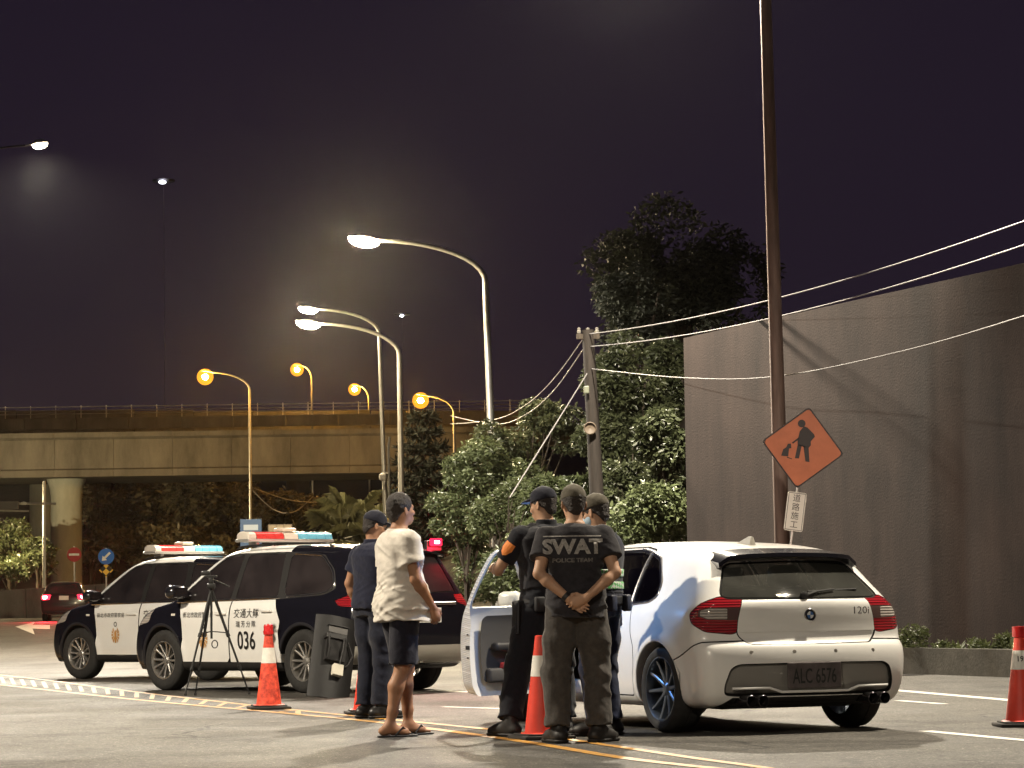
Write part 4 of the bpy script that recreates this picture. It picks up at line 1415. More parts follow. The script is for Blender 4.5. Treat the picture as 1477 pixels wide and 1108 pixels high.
# ------------------------------------------------------------------ white hatchback
def build_hatch():
    prof = [(-1.95, .19), (-2.07, .25), (-2.125, .38), (-2.135, .52), (-2.115, .62), (-2.065, .675), (-2.055, .76), (-2.055, .86), (-2.045, .935), (-2.00, .985),
            (-1.86, 1.115), (-1.70, 1.255), (-1.58, 1.315), (-1.25, 1.365), (-.85, 1.398), (-.35, 1.418), (.05, 1.408), (.36, 1.365), (.72, 1.20), (1.08, .985), (1.22, .935),
            (1.60, .875), (1.90, .78), (2.04, .68), (2.085, .52), (2.08, .36), (2.00, .22), (1.80, .185), (0, .18), (-1.6, .185)]
    wz = [.15, .22, .32, .45, .58, .68, .76, .83, .88, .92, .96, 1.02, 1.12, 1.22, 1.32, 1.42]
    ww = [.79, .825, .850, .866, .874, .874, .868, .858, .846, .828, .808, .782, .728, .668, .60, .52]
    tp = lambda x, z: 1 - .07 * sstep(-.9, -2.1, x) * sstep(.75, 1.15, z) - .05 * sstep(1.2, 2.1, x) - .02 * sstep(-1.5, -2.1, x)
    sh = Shell(prof, wz, ww, .38, .17, (1.33, -1.33), .345, .318, k=.095, crown=.06, taper=tp, flare=.022)
    c = Cutter(sh, 0.0145)
    t = empty('parked_hatchback')
    GL = glass('hatchback_glass', (.62, .62, .58), .06, film=.055)
    GLD = glass('door_glass', (.85, .86, .84), .0)
    GLS = glass('hatchback_side_glass', (.16, .16, .16), .05)
    RAIL = mat('satin_trim', (.55, .54, .53), .25, .9)
    # glass
    rwp = round_poly(sym([(0, 1.245), (.46, 1.232), (.515, 1.205), (.635, 1.015), (.64, .985), (.60, .972), (0, .966)]), .035)
    c.cut(rear_g(rwp, -1.5), 'rear_window', GL, .007, .002)
    wsp = round_poly(sym([(0, 1.345), (.46, 1.335), (.66, 1.02), (.60, .985), (0, .99)]), .04)
    c.cut(front_g(wsp, .2), 'windshield', GL, .006, .002)
    rw = round_poly([(-.03, 1.345), (-.55, 1.335), (-.72, 1.31), (-.80, .955), (-.02, .935)], .025)
    qw = round_poly([(-.765, 1.308), (-.93, 1.262), (-1.13, 1.09), (-1.155, 1.01), (-1.08, .972), (-.835, .958)], .035)
    fwin = round_poly([(.93, .945), (.86, .975), (.42, 1.265), (.20, 1.335), (.04, 1.347), (.04, .934)], .025)
    trim = round_poly([(.96, .938), (.42, 1.285), (.20, 1.352), (-.55, 1.356), (-.74, 1.332), (-.95, 1.285), (-1.17, 1.10), (-1.195, 1.0), (-1.10, .952), (-.80, .934), (.0, .916)], .04)
    # 1 = left (+y): its front door stands open, so the opening is cut away there
    fd = round_poly([(.99, .30), (.945, .42), (.925, .62), (.965, .80), (1.0, .90), (.93, .952), (.41, 1.302), (.20, 1.366), (.015, 1.374), (.015, .34), (.06, .265), (.92, .262)], .02)
    rd = round_poly([(.0, 1.37), (-.56, 1.37), (-.76, 1.345), (-.83, 1.15), (-.83, .95), (-.86, .86), (-.885, .72), (-.93, .63), (-.93, .50), (-.905, .38), (-.875, .262), (.0, .262)], .025)
    doors = {}
    # left front door: collect its panel with its window opening for the swung door
    c.V, Tin, c.T = split_tris(c.V, c.T, side_g(fd, 1, .45)(c.V))
    c.V, Tw, Td = split_tris(c.V, Tin, side_g(fwin, 1)(c.V))
    doors['skin'], doors['glass'] = Td, Tw
    for sg in (1, -1):
        if sg == -1:
            c.cut(side_g(fwin, sg), 'front_window', GLS, .002, .004)
        c.cut(side_g(rw, sg), 'rear_side_window', GLS, .002, .004)
        c.cut(side_g(qw, sg), 'quarter_window', GLS, .002, .004)
        if sg == -1:
            c.cut(side_g(trim, sg), 'window_surround', mat('gloss_black', (.01, .01, .013), .22, coat=.8), 0, .002)
            c.cut(side_g(fd, sg, .45), 'front_door', CREAM, .0035)
        else:
            c.cut(lambda V: np.maximum(side_g(trim, 1)(V), V[:, 0] - .012), 'window_surround', mat('gloss_black', (.01, .01, .013), .22, coat=.8), 0, .002)
        c.cut(side_g(rd, sg, .45), 'rear_door', CREAM, .005)
    # tail lamps wrap round the corner: red, with a clear band
    for sg in (1, -1):
        tl = round_poly([(.575, .975), (.565, .93), (.60, .80), (.605, .725), (.66, .715), (.90, .735), (1.06, .80), (1.10, .865), (.98, .935), (.80, .985), (.68, .99)], .03)
        band = [(.50, .905), (.50, .815), (.665, .815), (.86, .82), (.98, .845), (.98, .895), (.86, .905)]
        clr = [(.69, .90), (.69, .822), (.86, .826), (.955, .85), (.955, .888), (.86, .90)]
        U = lambda V, sg=sg: V[:, 1] * sg + (V[:, 0] + 2.04) * 1.0
        lim = lambda V, sg=sg: np.maximum(V[:, 0] + 1.55, .2 - V[:, 1] * sg)
        c.cut(lambda V, U=U, lim=lim: np.maximum(polysd(U(V), V[:, 2], tl), lim(V)), 'taillight', REDLENS, .003, .001,
              sub=[(lambda V, U=U: polysd(U(V), V[:, 2], clr), 'reverse_lens', CLRLENS, .001),
                   (lambda V, U=U: polysd(U(V), V[:, 2], band), 'indicator_lens', mat('smoked_lens', (.10, .06, .055), .15, coat=1.0), .001)])
        hl = round_poly([(.50, .70), (.52, .60), (.90, .60), (1.25, .72), (1.25, .80), (.95, .80)], .03)
        c.cut(lambda V, sg=sg: np.maximum(polysd(V[:, 1] * sg + (2.02 - V[:, 0]) * .7, V[:, 2], hl), np.maximum(1.4 - V[:, 0], .15 - V[:, 1] * sg)), 'headlight', CLRLENS, .003, .001)
    # tailgate with a lower lip, bumper, insert
    tg = round_poly(sym([(0, .962), (.585, .966), (.555, .93), (.585, .80), (.565, .70), (.50, .645), (0, .640)]), .03)
    c.cut(rear_g(tg, -1.75), 'tailgate', CREAM, .0055, .0, sub=[(lambda V: V[:, 2] - .728, 'tailgate_lip', CREAM, .006)])
    ins = round_poly(sym([(0, .505), (.60, .50), (.655, .47), (.69, .36), (.685, .285), (.60, .275), (0, .275)]), .03)
    c.cut(rear_g(ins, -1.8), 'bumper_insert', mat('grey_bumper_insert', (.20, .19, .175), .38, coat=.5), .004, .028)
    dif = sym([(0, .262), (.62, .262), (.70, .20), (.70, .1), (0, .1)])
    c.cut(rear_g(dif, -1.75), 'diffuser', BLACKP, .002, .02)
    bump = lambda V: np.maximum(polysd(V[:, 0], V[:, 2], [(-1.66, .10), (-1.70, .44), (-1.62, .53), (-1.80, .605), (-1.93, .66), (-2.10, .672), (-2.4, .672), (-2.4, .1)]), -9)
    c.cut(bump, 'rear_bumper', CREAM, .005)
    c.cut(top_g(round_poly([(1.18, .64), (1.10, 0), (1.18, -.64), (1.86, -.50), (1.98, 0), (1.86, .50)], .06), .70), 'bonnet', CREAM, .0035)
    c.cut(lambda V: polysd(V[:, 0], V[:, 2], [(1.64, .10), (1.72, .52), (2.4, .56), (2.4, .1)]), 'front_bumper', CREAM, .0035)
    c.cut(front_g(round_poly(sym([(0, .36), (.5, .36), (.55, .26), (0, .25)]), .02), 1.7), 'lower_grille', BLACKP, 0, .01)
    c.finish(t, 'body', CREAM)
    # sculpted details --------------------------------------------------------
    # bright window line
    for sg in (1, -1):
        P = np.array(trim)
        keep = P[(P[:, 0] < (.0 if sg == 1 else .95)) & (P[:, 1] > .5)]
        ys = sh.yside(keep[:, 0], keep[:, 1], sg)
        i0 = 0
        b = MB(); b.tube([(keep[i, 0], ys[i] + sg * .002, keep[i, 1]) for i in range(len(keep))], .007, 6); b.build('window_strip', RAIL, t, smooth=True)
        # divider bar between door glass and the fixed pane
        for (xa, za, xb_, zb) in ((-.735, 1.325, -.818, .945), (-.005, 1.36, .008, .925)):
            Q = np.array([(xa + (xb_ - xa) * u, za + (zb - za) * u) for u in np.linspace(0, 1, 6)])
            yq = sh.yside(Q[:, 0], Q[:, 1], sg)
            b = MB(); b.tube([(Q[i, 0], yq[i] + sg * .001, Q[i, 1]) for i in range(6)], .012, 6); b.build('window_bar', RAIL, t, smooth=True)
        y = float(sh.yside(-.63, .80, sg))
        b = MB(); b.lathe([(.001, .0), (.045, .002), (.056, -.006)], 16, Matrix.Translation((-.62, y - sg * .002, .795)) @ Matrix.Rotation(-sg * math.pi / 2, 4, 'X') @ Matrix.Diagonal((1.2, .7, 1, 1)))
        b.box((-.62, y + sg * .026, .80), (.20, .020, .034), bev=.009)
        b.box((-.70, y + sg * .012, .80), (.022, .034, .028)); b.box((-.54, y + sg * .012, .80), (.022, .034, .028))
        b.build('door_handle', CREAM, t, autosmooth=40)
    # roof spoiler
    b = MB(); vs, fs = [], []
    N_ = 17
    for i in range(N_):
        y = -.575 + 1.15 * i / (N_ - 1)
        q = (abs(y) / .575)
        drop = .022 * q ** 2 + .05 * max(0, q - .86) / .14
        fw_ = .06 * q ** 3
        vs += [(-1.50, y * .97, 1.340 - drop), (-1.66 + fw_ * .3, y, 1.318 - drop), (-1.815 + fw_, y, 1.300 - drop), (-1.82 + fw_, y, 1.272 - drop * 1.1), (-1.62, y * .97, 1.262 - drop)]
    for i in range(N_ - 1):
        for k in range(5):
            fs.append((i * 5 + k, i * 5 + (k + 1) % 5, i * 5 + 5 + (k + 1) % 5, i * 5 + 5 + k))
    fs += [(0, 1, 2, 3, 4), [(N_ - 1) * 5 + k for k in range(5)]]
    b.add(vs, fs); b.build('roof_spoiler', mat('gloss_black', (.01, .01, .013)), t, autosmooth=35)
    # shark fin
    b = MB()
    b.add([(-1.02, -.03, 1.385), (-1.02, .03, 1.385), (-1.22, .03, 1.365), (-1.22, -.03, 1.365), (-1.17, -.008, 1.435), (-1.17, .008, 1.435), (-1.215, .010, 1.43), (-1.215, -.010, 1.43)],
          [(0, 1, 5, 4), (1, 2, 6, 5), (2, 3, 7, 6), (3, 0, 4, 7), (4, 5, 6, 7), (0, 3, 2, 1)])
    b.build('roof_antenna', mat('grey_fin', (.35, .33, .29), .4, coat=.5), t)
    # wiper
    def xr(y, z): return float(sh.xrear(np.array(y), np.array(z)))
    b = MB()
    piv = (xr(.02, .985) - .02, .02, .985)
    b.lathe([(.028, -.02), (.028, .012), (.012, .02)], 12, Matrix.Translation(piv) @ Matrix.Rotation(-math.pi / 2, 4, 'Y'), caps=True)
    b.tube([piv, (xr(-.10, 1.02) - .028, -.10, 1.015), (xr(-.26, 1.03) - .02, -.26, 1.03)], [.013, .010, .007], 6)
    b.tube([(xr(-.06, 1.03) - .012, -.04, 1.015), (xr(-.46, 1.03) - .010, -.47, 1.03)], .007, 6)
    b.build('rear_wiper', BLACKP, t, smooth=True)
    # round emblem with blue and white quarters
    ex = xr(0., .845) - .004
    ME = Matrix.Translation((ex, 0, .845)) @ Matrix.Rotation(R(-90), 4, 'Y') @ Matrix.Rotation(R(90), 4, 'Z')
    b = MB(); b.lathe([(.001, .004), (.040, .004), (.041, .008), (.044, .006), (.045, -.004)], 28, ME)
    em = b.build('emblem', mat('emblem_black', (.015, .015, .017), .25, coat=1.0), t, smooth=True)
    b = MB(); n = 8
    for q0, mi in ((0, 0), (1, 1), (2, 0), (3, 1)):
        b.cur = mi
        vs = [(0, 0, .0065)] + [(.026 * math.cos((q0 + k / n) * math.pi / 2), .026 * math.sin((q0 + k / n) * math.pi / 2), .0065) for k in range(n + 1)]
        b.add([ME @ Vector(v) for v in vs], [[0, k + 1, k + 2] for k in range(n)])
    b.build('emblem_quarters', [mat('emblem_blue', (.05, .14, .36), .3), mat('emblem_white', (.7, .7, .7), .3)], em)
    b = MB(); b.lathe([(.040, .006), (.043, .0095), (.046, .006)], 28, ME); b.build('emblem_ring', CHROME, em, smooth=True)
    TX = lambda y, z, d=.006: Matrix(((0, 0, -1, xr(y, z) - d), (-1, 0, 0, y), (0, 1, 0, z), (0, 0, 0, 1)))
    text_mesh('model_badge', '120i', .075, CHROME, t, TX(-.43, .872, .020), bold=0, xs=1.15)
    # plate
    px_ = xr(0., .42) - .006
    b = MB(); b.box((px_, 0.02, .415), (.016, .44, .185), bev=.006); pl = b.build('license_plate', mat('dark_plate', (.085, .07, .07), .5, var=.3, vscale=12), t)  # plate ground toned dark with random mottling
    text_mesh('plate_number', 'ALC 6576', .15, mat('plate_ink', (.012, .014, .012), .5), pl, Matrix(((0, 0, -1, px_ - .0095), (-1, 0, 0, .02), (0, 1, 0, .405), (0, 0, 0, 1))), bold=.0015, xs=.58)
    # plate valance and parking sensors
    for y in (.50, .17, -.17, -.50):
        b = MB(); xx = xr(y, .585); b.lathe([(.001, .003), (.014, .002), (.016, -.004)], 12, Matrix.Translation((xx, y, .585)) @ Matrix.Rotation(R(-90), 4, 'Y')); b.build('parking_sensor', mat('sensor_grey', (.35, .33, .30), .4), t, smooth=True)
    b = MB()
    P = [(xr(y, .335) - .006, y, .335 - .02 * (1 - min(1, abs(abs(y) - .3) / .02) if abs(y) < .32 else 0)) for y in np.linspace(-.64, .64, 15)]
    b.tube([(p[0], p[1], .33 if abs(p[1]) > .28 else .30) for p in P], .010, 6); b.build('insert_trim', CREAM, t, smooth=True)
    # twin exhaust pipes both sides
    for sg in (1, -1):
        for dy in (-.048, .048):
            M = Matrix.Translation((-2.05, sg * .50 + dy, .240)) @ Matrix.Rotation(R(-90), 4, 'Y')
            b = MB(); b.lathe([(.034, -.10), (.042, .0), (.043, .115), (.040, .118), (.037, .112), (.034, .0), (.001, -.02)], 20, M); b.build('exhaust_pipe', mat('burnt_chrome', (.09, .085, .09), .25, .9), t, smooth=True)
    b = MB(); b.box((-1.75, 0, .27), (.35, 1.25, .16), bev=.05); b.build('silencer', BLACKP, t)
    b = MB(); b.box((0, 0, .20), (3.4, 1.1, .06), bev=.02); b.build('underbody', BLACKP, t)
    # cabin
    V, T = sh.mesh(.04, .045)
    for g in (rear_g(np.array(rwp) * [1.02, 1], -1.3), front_g(wsp, .2)):
        V, _, T = split_tris(V, T, g(V) - .012)
    V, _, T = split_tris(V, T, side_g(fd, 1, .45)(V) - .02)
    for sg in (1, -1):
        for pl_ in (rw, qw, fwin):
            V, _, T = split_tris(V, T, side_g(pl_, sg)(V) - .012)
    v, tt = compact(V, T)
    mesh_np('cabin_lining', v, tt, INTER, t)
    SEAT = mat('black_leather', (.030, .028, .027), .55, bump=.1, bscale=60)
    for (sx, sy) in ((.18, .37), (.18, -.37), (-.72, .0)):
        b = MB()
        wd_ = .50 if sy else 1.22
        b.box((sx + .12, sy, .42), (.50, wd_, .20), bev=.07)
        b.box((sx - .20, sy, .76), (.16, wd_ * .96, .62), rot=Matrix.Rotation(R(-14), 3, 'Y'), bev=.06)
        st = b.build('seat', SEAT, t, autosmooth=60)
        for hy in ([sy] if sy else [.36, -.36]):
            b = MB(); b.box((sx - .31, hy, 1.135), (.10, .27, .17), rot=Matrix.Rotation(R(-10), 3, 'Y'), bev=.045)
            b.tube([(sx - .28, hy - .05, 1.0), (sx - .30, hy - .05, 1.08)], .008, 6); b.tube([(sx - .28, hy + .05, 1.0), (sx - .30, hy + .05, 1.08)], .008, 6)
            b.build('headrest', mat('grey_leather', (.10, .095, .085), .5), st, autosmooth=60)
    b = MB(); b.box((.98, 0, .80), (.42, 1.34, .26), bev=.08); b.build('dashboard', INTER, t, autosmooth=60)
    b = MB(); b.box((-1.35, 0, .88), (.55, 1.16, .03), bev=.01); b.build('parcel_shelf', INTER, t)
    MS = Matrix.Translation((.66, .37, .88)) @ Matrix.Rotation(R(-64), 4, 'Y')
    b = MB(); b.tube([MS @ Vector((.185 * math.cos(a), .185 * math.sin(a), 0)) for a in np.linspace(0, 2 * math.pi, 29)], .016, 8, cap=False)
    b.tube([MS @ Vector((-.18, 0, 0)), MS @ Vector((.18, 0, 0))], .022, 6); b.build('steering_wheel', INTER, t, smooth=True)
    # wheels
    for a in (1.33, -1.33):
        for sg in (1, -1):
            wheel(t, a, sg * .748, .318, sg, .318, .225, .236, 'multi', mat('blue_grey_alloy', (.20, .23, .27), .3, .85))
    # mirror on the right door
    b = MB(); b.box((.84, -.955, .99), (.13, .20, .13), bev=.045); b.box((.86, -.85, .955), (.06, .08, .04), bev=.01); b.build('side_mirror', CREAM, t, autosmooth=50)
    # open left front door ------------------------------------------------------
    HX, HY = .965, float(sh.yside(.965, .60, 1)) - .045
    def todoor(v): return v - np.array([HX, HY, 0])
    v, tt = compact(c.V, doors['skin']); nrm = sh.grad(v)
    dr = mesh_np('front_door', todoor(v), tt, CREAM, t, True, nrm)
    dr.location = (HX, HY, 0); dr.rotation_euler = (0, 0, R(-58))     # swung out
    # inner shell of the door: frame sheet, edge band, trim panel
    vin = v.copy()
    thick = .030 + .06 * sstep(.98, .80, v[:, 2])
    side_n = np.array([0, 1.0, .25]); side_n /= np.linalg.norm(side_n)
    vin = vin - side_n * thick[:, None]
    mesh_np('inner_frame', todoor(vin), tt[:, ::-1], CREAM, dr, True, -nrm)
    # edge band joins the two sheets along every open border
    E = np.concatenate([tt[:, [0, 1]], tt[:, [1, 2]], tt[:, [2, 0]]])
    Es = np.sort(E, 1); U_, inv, cnt = np.unique(Es, axis=0, return_inverse=True, return_counts=True)
    bord = E[cnt[inv.ravel()] == 1]
    n0 = len(v)
    vv = np.concatenate([todoor(v), todoor(vin)])
    Fq = np.stack([bord[:, 0], bord[:, 0] + n0, bord[:, 1] + n0, bord[:, 1]], 1)
    v2, f2 = compact(vv, Fq)
    mesh_np('edge_band', v2, f2, CREAM, dr, smooth=True)
    v, tt = compact(c.V, doors['glass']); nrm = sh.grad(v)
    mesh_np('door_glass', todoor(v - nrm * .015), tt, GLD, dr, True, nrm)
    # dark trim panel with armrest and pocket on the inside
    tp_ = round_poly([(.88, .30), (.86, .86), (.80, .925), (.14, .915), (.10, .88), (.11, .33)], .06)
    Vt, Tt, _ = split_tris(c.V, doors['skin'], side_g(tp_, 1)(c.V))
    v, tt = compact(Vt, Tt); nrm = sh.grad(v)
    mesh_np('trim_panel', todoor(v - nrm * .125), tt[:, ::-1], INTER, dr, True, -nrm)
    b = MB(); b.box((.48 - HX, HY * 0 - .13, .62), (.52, .08, .07), bev=.025); b.build('armrest', SEAT, dr, autosmooth=50)
    b = MB(); b.box((.40 - HX, -.12, .40), (.50, .06, .11), bev=.02); b.build('door_pocket', INTER, dr, autosmooth=50)
    b = MB(); b.box((.42 - HX, -.135, .455), (.20, .05, .05), rot=Matrix.Rotation(R(12), 3, 'Y'), bev=.01); b.build('pocket_card', mat('red_card', (.5, .05, .05), .5), dr)
    b = MB(); b.box((.70 - HX, -.135, .80), (.12, .02, .03), bev=.008); b.build('inner_handle', CHROME, dr)
    b = MB(); b.box((.84 - HX, .955 - HY, .99), (.13, .20, .13), bev=.045); b.box((.86 - HX, .86 - HY, .955), (.06, .08, .04), bev=.01); b.build('side_mirror', CREAM, dr, autosmooth=50)
    # latch and screws on the rear edge of the door
    for z_, s_ in ((.62, .03), (.72, .012), (.54, .012)):
        b = MB(); b.box((.012 - HX, -.055 + (.86 - HY), z_), (.006, s_ * 1.3, s_), bev=.002); b.build('latch', BLACKP, dr)
    y = float(sh.yside(.16, .80, 1))
    b = MB(); b.box((.16 - HX, y + .026 - HY, .80), (.20, .020, .034), bev=.009); b.build('door_handle', CREAM, dr)
    # sill and door jamb seen in the opening
    b = MB(); b.box((.50, .74, .30), (1.0, .16, .12), bev=.03); b.build('sill', CREAM, t, autosmooth=40)
    b = MB(); b.box((-.015, .745, .72), (.10, .10, .90), bev=.02); b.build('door_pillar', BLACKP, t)
    return t, sh
HB, HBSH = build_hatch()
HB.location = (1.29, 22.97, 0.0); HB.rotation_euler = (R(0.0), 0, math.pi / 2 + R(24))
tag(HB, 'white hatchback seen from behind with its front door wide open', 'car')
# ------------------------------------------------------------------ people: one implicit surface per body, clothes as further layers
from mathutils.bvhtree import BVHTree
SKIN = mat('skin', (0.36, 0.185, 0.105), 0.55, var=0.10, vscale=9, spec=0.4)
SKIN_L = mat('skin_light', (0.44, 0.255, 0.16), 0.55, var=0.10, vscale=9, spec=0.4)
HAIR = mat('black_hair', (0.022, 0.015, 0.012), 0.55, bump=0.6, bscale=160)
def cloth(name, c, rough=0.9, v=0.18):
    return mat(name, c, rough, var=v, vscale=26, bump=0.30, bscale=22, sheen=0.15, spec=0.2)
class Field:
    def __init__(s, lo, hi, h):
        s.lo = np.array(lo, float); s.h = h
        s.n = (np.ceil((np.array(hi) - s.lo) / h)).astype(int) + 1
        s.D = np.full(s.n, 0.3, np.float32)
    def block(s, lo, hi, pad):
        a = np.clip(np.floor((np.minimum(lo, hi) - pad - s.lo) / s.h).astype(int), 0, s.n)
        b = np.clip(np.ceil((np.maximum(lo, hi) + pad - s.lo) / s.h).astype(int) + 1, 0, s.n)
        if (b <= a).any(): return None
        ax = [s.lo[i] + s.h * np.arange(a[i], b[i]) for i in range(3)]
        P = np.stack(np.meshgrid(*ax, indexing='ij'), -1)
        return (slice(a[0], b[0]), slice(a[1], b[1]), slice(a[2], b[2])), P
    def put(s, lo, hi, fn, k=0.02, pad=0.06, op='u'):
        r = s.block(np.array(lo, float), np.array(hi, float), pad + k)
        if r is None: return
        sl, P = r
        d = fn(P)
        s.D[sl] = smin(s.D[sl], d, k) if op == 'u' else smax(s.D[sl], -d, k)
    def cap(s, a, b, ra, rb, k=0.02, flat=None, cut=None, op='u'):
        """tapered capsule; flat=(axis vector, factor) squeezes it; cut=list of (point, normal) keeps the negative side"""
        a = np.array(a, float); b = np.array(b, float)
        R_ = max(ra, rb)
        def fn(P):
            ba = b - a
            pa = P - a
            t = np.clip((pa @ ba) / (ba @ ba + 1e-9), 0, 1)
            q = pa - t[..., None] * ba
            if flat is not None:
                ax = np.array(flat[0], float); ax /= np.linalg.norm(ax)
                c = q @ ax
                q = q + (c * (1 / flat[1] - 1))[..., None] * ax
                d = (np.linalg.norm(q, axis=-1) - (ra + (rb - ra) * t)) * min(1, flat[1])
            else:
                d = np.linalg.norm(q, axis=-1) - (ra + (rb - ra) * t)
            for (p0, nn) in (cut or []):
                nn = np.array(nn, float); nn /= np.linalg.norm(nn)
                d = np.maximum(d, (P - np.array(p0)) @ nn)
            return d
        s.put(np.minimum(a, b) - R_, np.maximum(a, b) + R_, fn, k, op=op)
    def chain(s, pts, rs, k=0.02, kk=None, **kw):
        for i in range(len(pts) - 1):
            s.cap(pts[i], pts[i + 1], rs[i], rs[i + 1], k, **kw)
    def ell(s, c, r, k=0.02, M=None, op='u', cut=None):
        c = np.array(c, float); r = np.array(r, float)
        def fn(P):
            q = P - c
            if M is not None: q = q @ M
            l = np.linalg.norm(q / r, axis=-1)
            d = (l - 1) * r.min() if r.max() / r.min() > 4 else l * (l - 1) / (np.linalg.norm(q / (r * r), axis=-1) + 1e-6)
            for (p0, nn) in (cut or []):
                nn = np.array(nn, float); nn /= np.linalg.norm(nn)
                d = np.maximum(d, (P - np.array(p0)) @ nn)
            return d
        R_ = r.max()
        s.put(c - R_, c + R_, fn, k, op=op)
    def torso(s, sec, k=0.04, off=0.0, zlo=None, zhi=None, p=2.5):
        """sec rows: z, cx, cy, a, b"""
        sec = np.array(sec, float)
        z0 = sec[0, 0] if zlo is None else zlo; z1 = sec[-1, 0] if zhi is None else zhi
        def fn(P):
            z = P[..., 2]
            I = lambda c: np.interp(z, sec[:, 0], sec[:, c])
            a, b_ = I(3) + off, I(4) + off
            qx, qy = np.abs(P[..., 0] - I(1)) / a, np.abs(P[..., 1] - I(2)) / b_
            l = (qx ** p + qy ** p) ** (1 / p)
            d = (l - 1) * np.minimum(a, b_)
            return np.maximum(d, np.maximum(z0 - z, z - z1))
        am = sec[:, 3].max() + .08 + off
        s.put((sec[:, 1].min() - am, sec[:, 2].min() - am, z0), (sec[:, 1].max() + am, sec[:, 2].max() + am, z1), fn, k)
    def displace(s, fn):
        band = np.abs(s.D) < 0.035
        I = np.array(np.nonzero(band)).T
        P = s.lo + I * s.h
        s.D[band] += fn(P).astype(np.float32)
    def cutplane(s, p0, nn, k=0.004):
        nn = np.array(nn, float); nn /= np.linalg.norm(nn)
        ax = [s.lo[i] + s.h * np.arange(s.n[i]) for i in range(3)]
        d = (ax[0][:, None, None] - p0[0]) * nn[0] + (ax[1][None, :, None] - p0[1]) * nn[1] + (ax[2][None, None, :] - p0[2]) * nn[2]
        s.D = np.maximum(s.D, d.astype(np.float32))
    def build(s, name, m, parent=None):
        V, Q = surface_nets(s.D, s.lo, s.h)
        return mesh_np(name, V, Q, m, parent)
def folds(amp, seed, zs=20, xs=5, tilt=0.0, ridged=True, zr=None, wt=None):
    def fn(P):
        q = P.copy()
        q[:, 2] = q[:, 2] + tilt * q[:, 0]
        n = vnoise(q * np.array([xs, xs, zs]), 1.0, seed)
        n2 = vnoise(q * np.array([xs * 2.2, xs * 2.2, zs * 1.7]) + 7.3, 1.0, seed + 1)
        f = (np.abs(n) * 1.6 - .5 + .35 * n2) if ridged else n
        w_ = 1.0
        if zr is not None:
            w_ = sstep(zr[0], zr[1], P[:, 2]) if zr[0] < zr[1] else 1 - sstep(zr[1], zr[0], P[:, 2])
        if wt is not None: w_ = w_ * wt(P)
        return amp * f * w_
    return fn
def rotz(a):
    c, s_ = math.cos(a), math.sin(a)
    return np.array([[c, -s_, 0], [s_, c, 0], [0, 0, 1]])
def lerp(a, b, t): return np.array(a, float) * (1 - t) + np.array(b, float) * t
def hand(f, wrist, d, palm, thumb, curl=0.5, size=1.0):
    """palm plus five separate fingers; d = pointing direction, palm = palm-side normal, thumb = side the thumb leaves from"""
    w_ = np.array(wrist, float); d = np.array(d, float); d /= np.linalg.norm(d)
    pn = np.array(palm, float); pn -= d * (pn @ d); pn /= np.linalg.norm(pn)
    th = np.cross(d, pn); th = th if th @ np.array(thumb, float) > 0 else -th
    s_ = size
    c = w_ + d * .045 * s_
    f.cap(w_, w_ + d * .075 * s_, .027 * s_, .036 * s_, .012, flat=(pn, .52))
    f.cap(w_ + d * .03 * s_ - th * .0, w_ + d * .078 * s_ + th * .012 * s_, .026 * s_, .03 * s_, .01, flat=(pn, .5))
    for i, (o_, L_) in enumerate(((.030, .070), (.010, .078), (-.010, .073), (-.029, .058))):
        p = w_ + d * (.082 - .004 * abs(i - 1)) * s_ + th * o_ * s_
        dd = d + th * (o_ * 2.0); dd /= np.linalg.norm(dd)
        for j, fr in enumerate((.44, .31, .25)):
            a = curl * (.55 + .55 * j)
            ax = dd * math.cos(a) + pn * math.sin(a)
            q = p + ax * L_ * fr * s_
            f.cap(p, q, (.0092 - .0008 * j) * s_, (.0086 - .0009 * j) * s_, .004)
            p = q
    p = w_ + d * .022 * s_ + th * .022 * s_
    t1 = p + (d * .62 + th * .68 + pn * .30) * .042 * s_
    t2 = t1 + (d * .85 + th * .25 + pn * (.25 + curl * .4)) * .032 * s_
    t3 = t2 + (d * .90 + pn * (.20 + curl * .5)) * .026 * s_
    f.chain([p, t1, t2, t3], [.015 * s_, .012 * s_, .0105 * s_, .0088 * s_], .008)
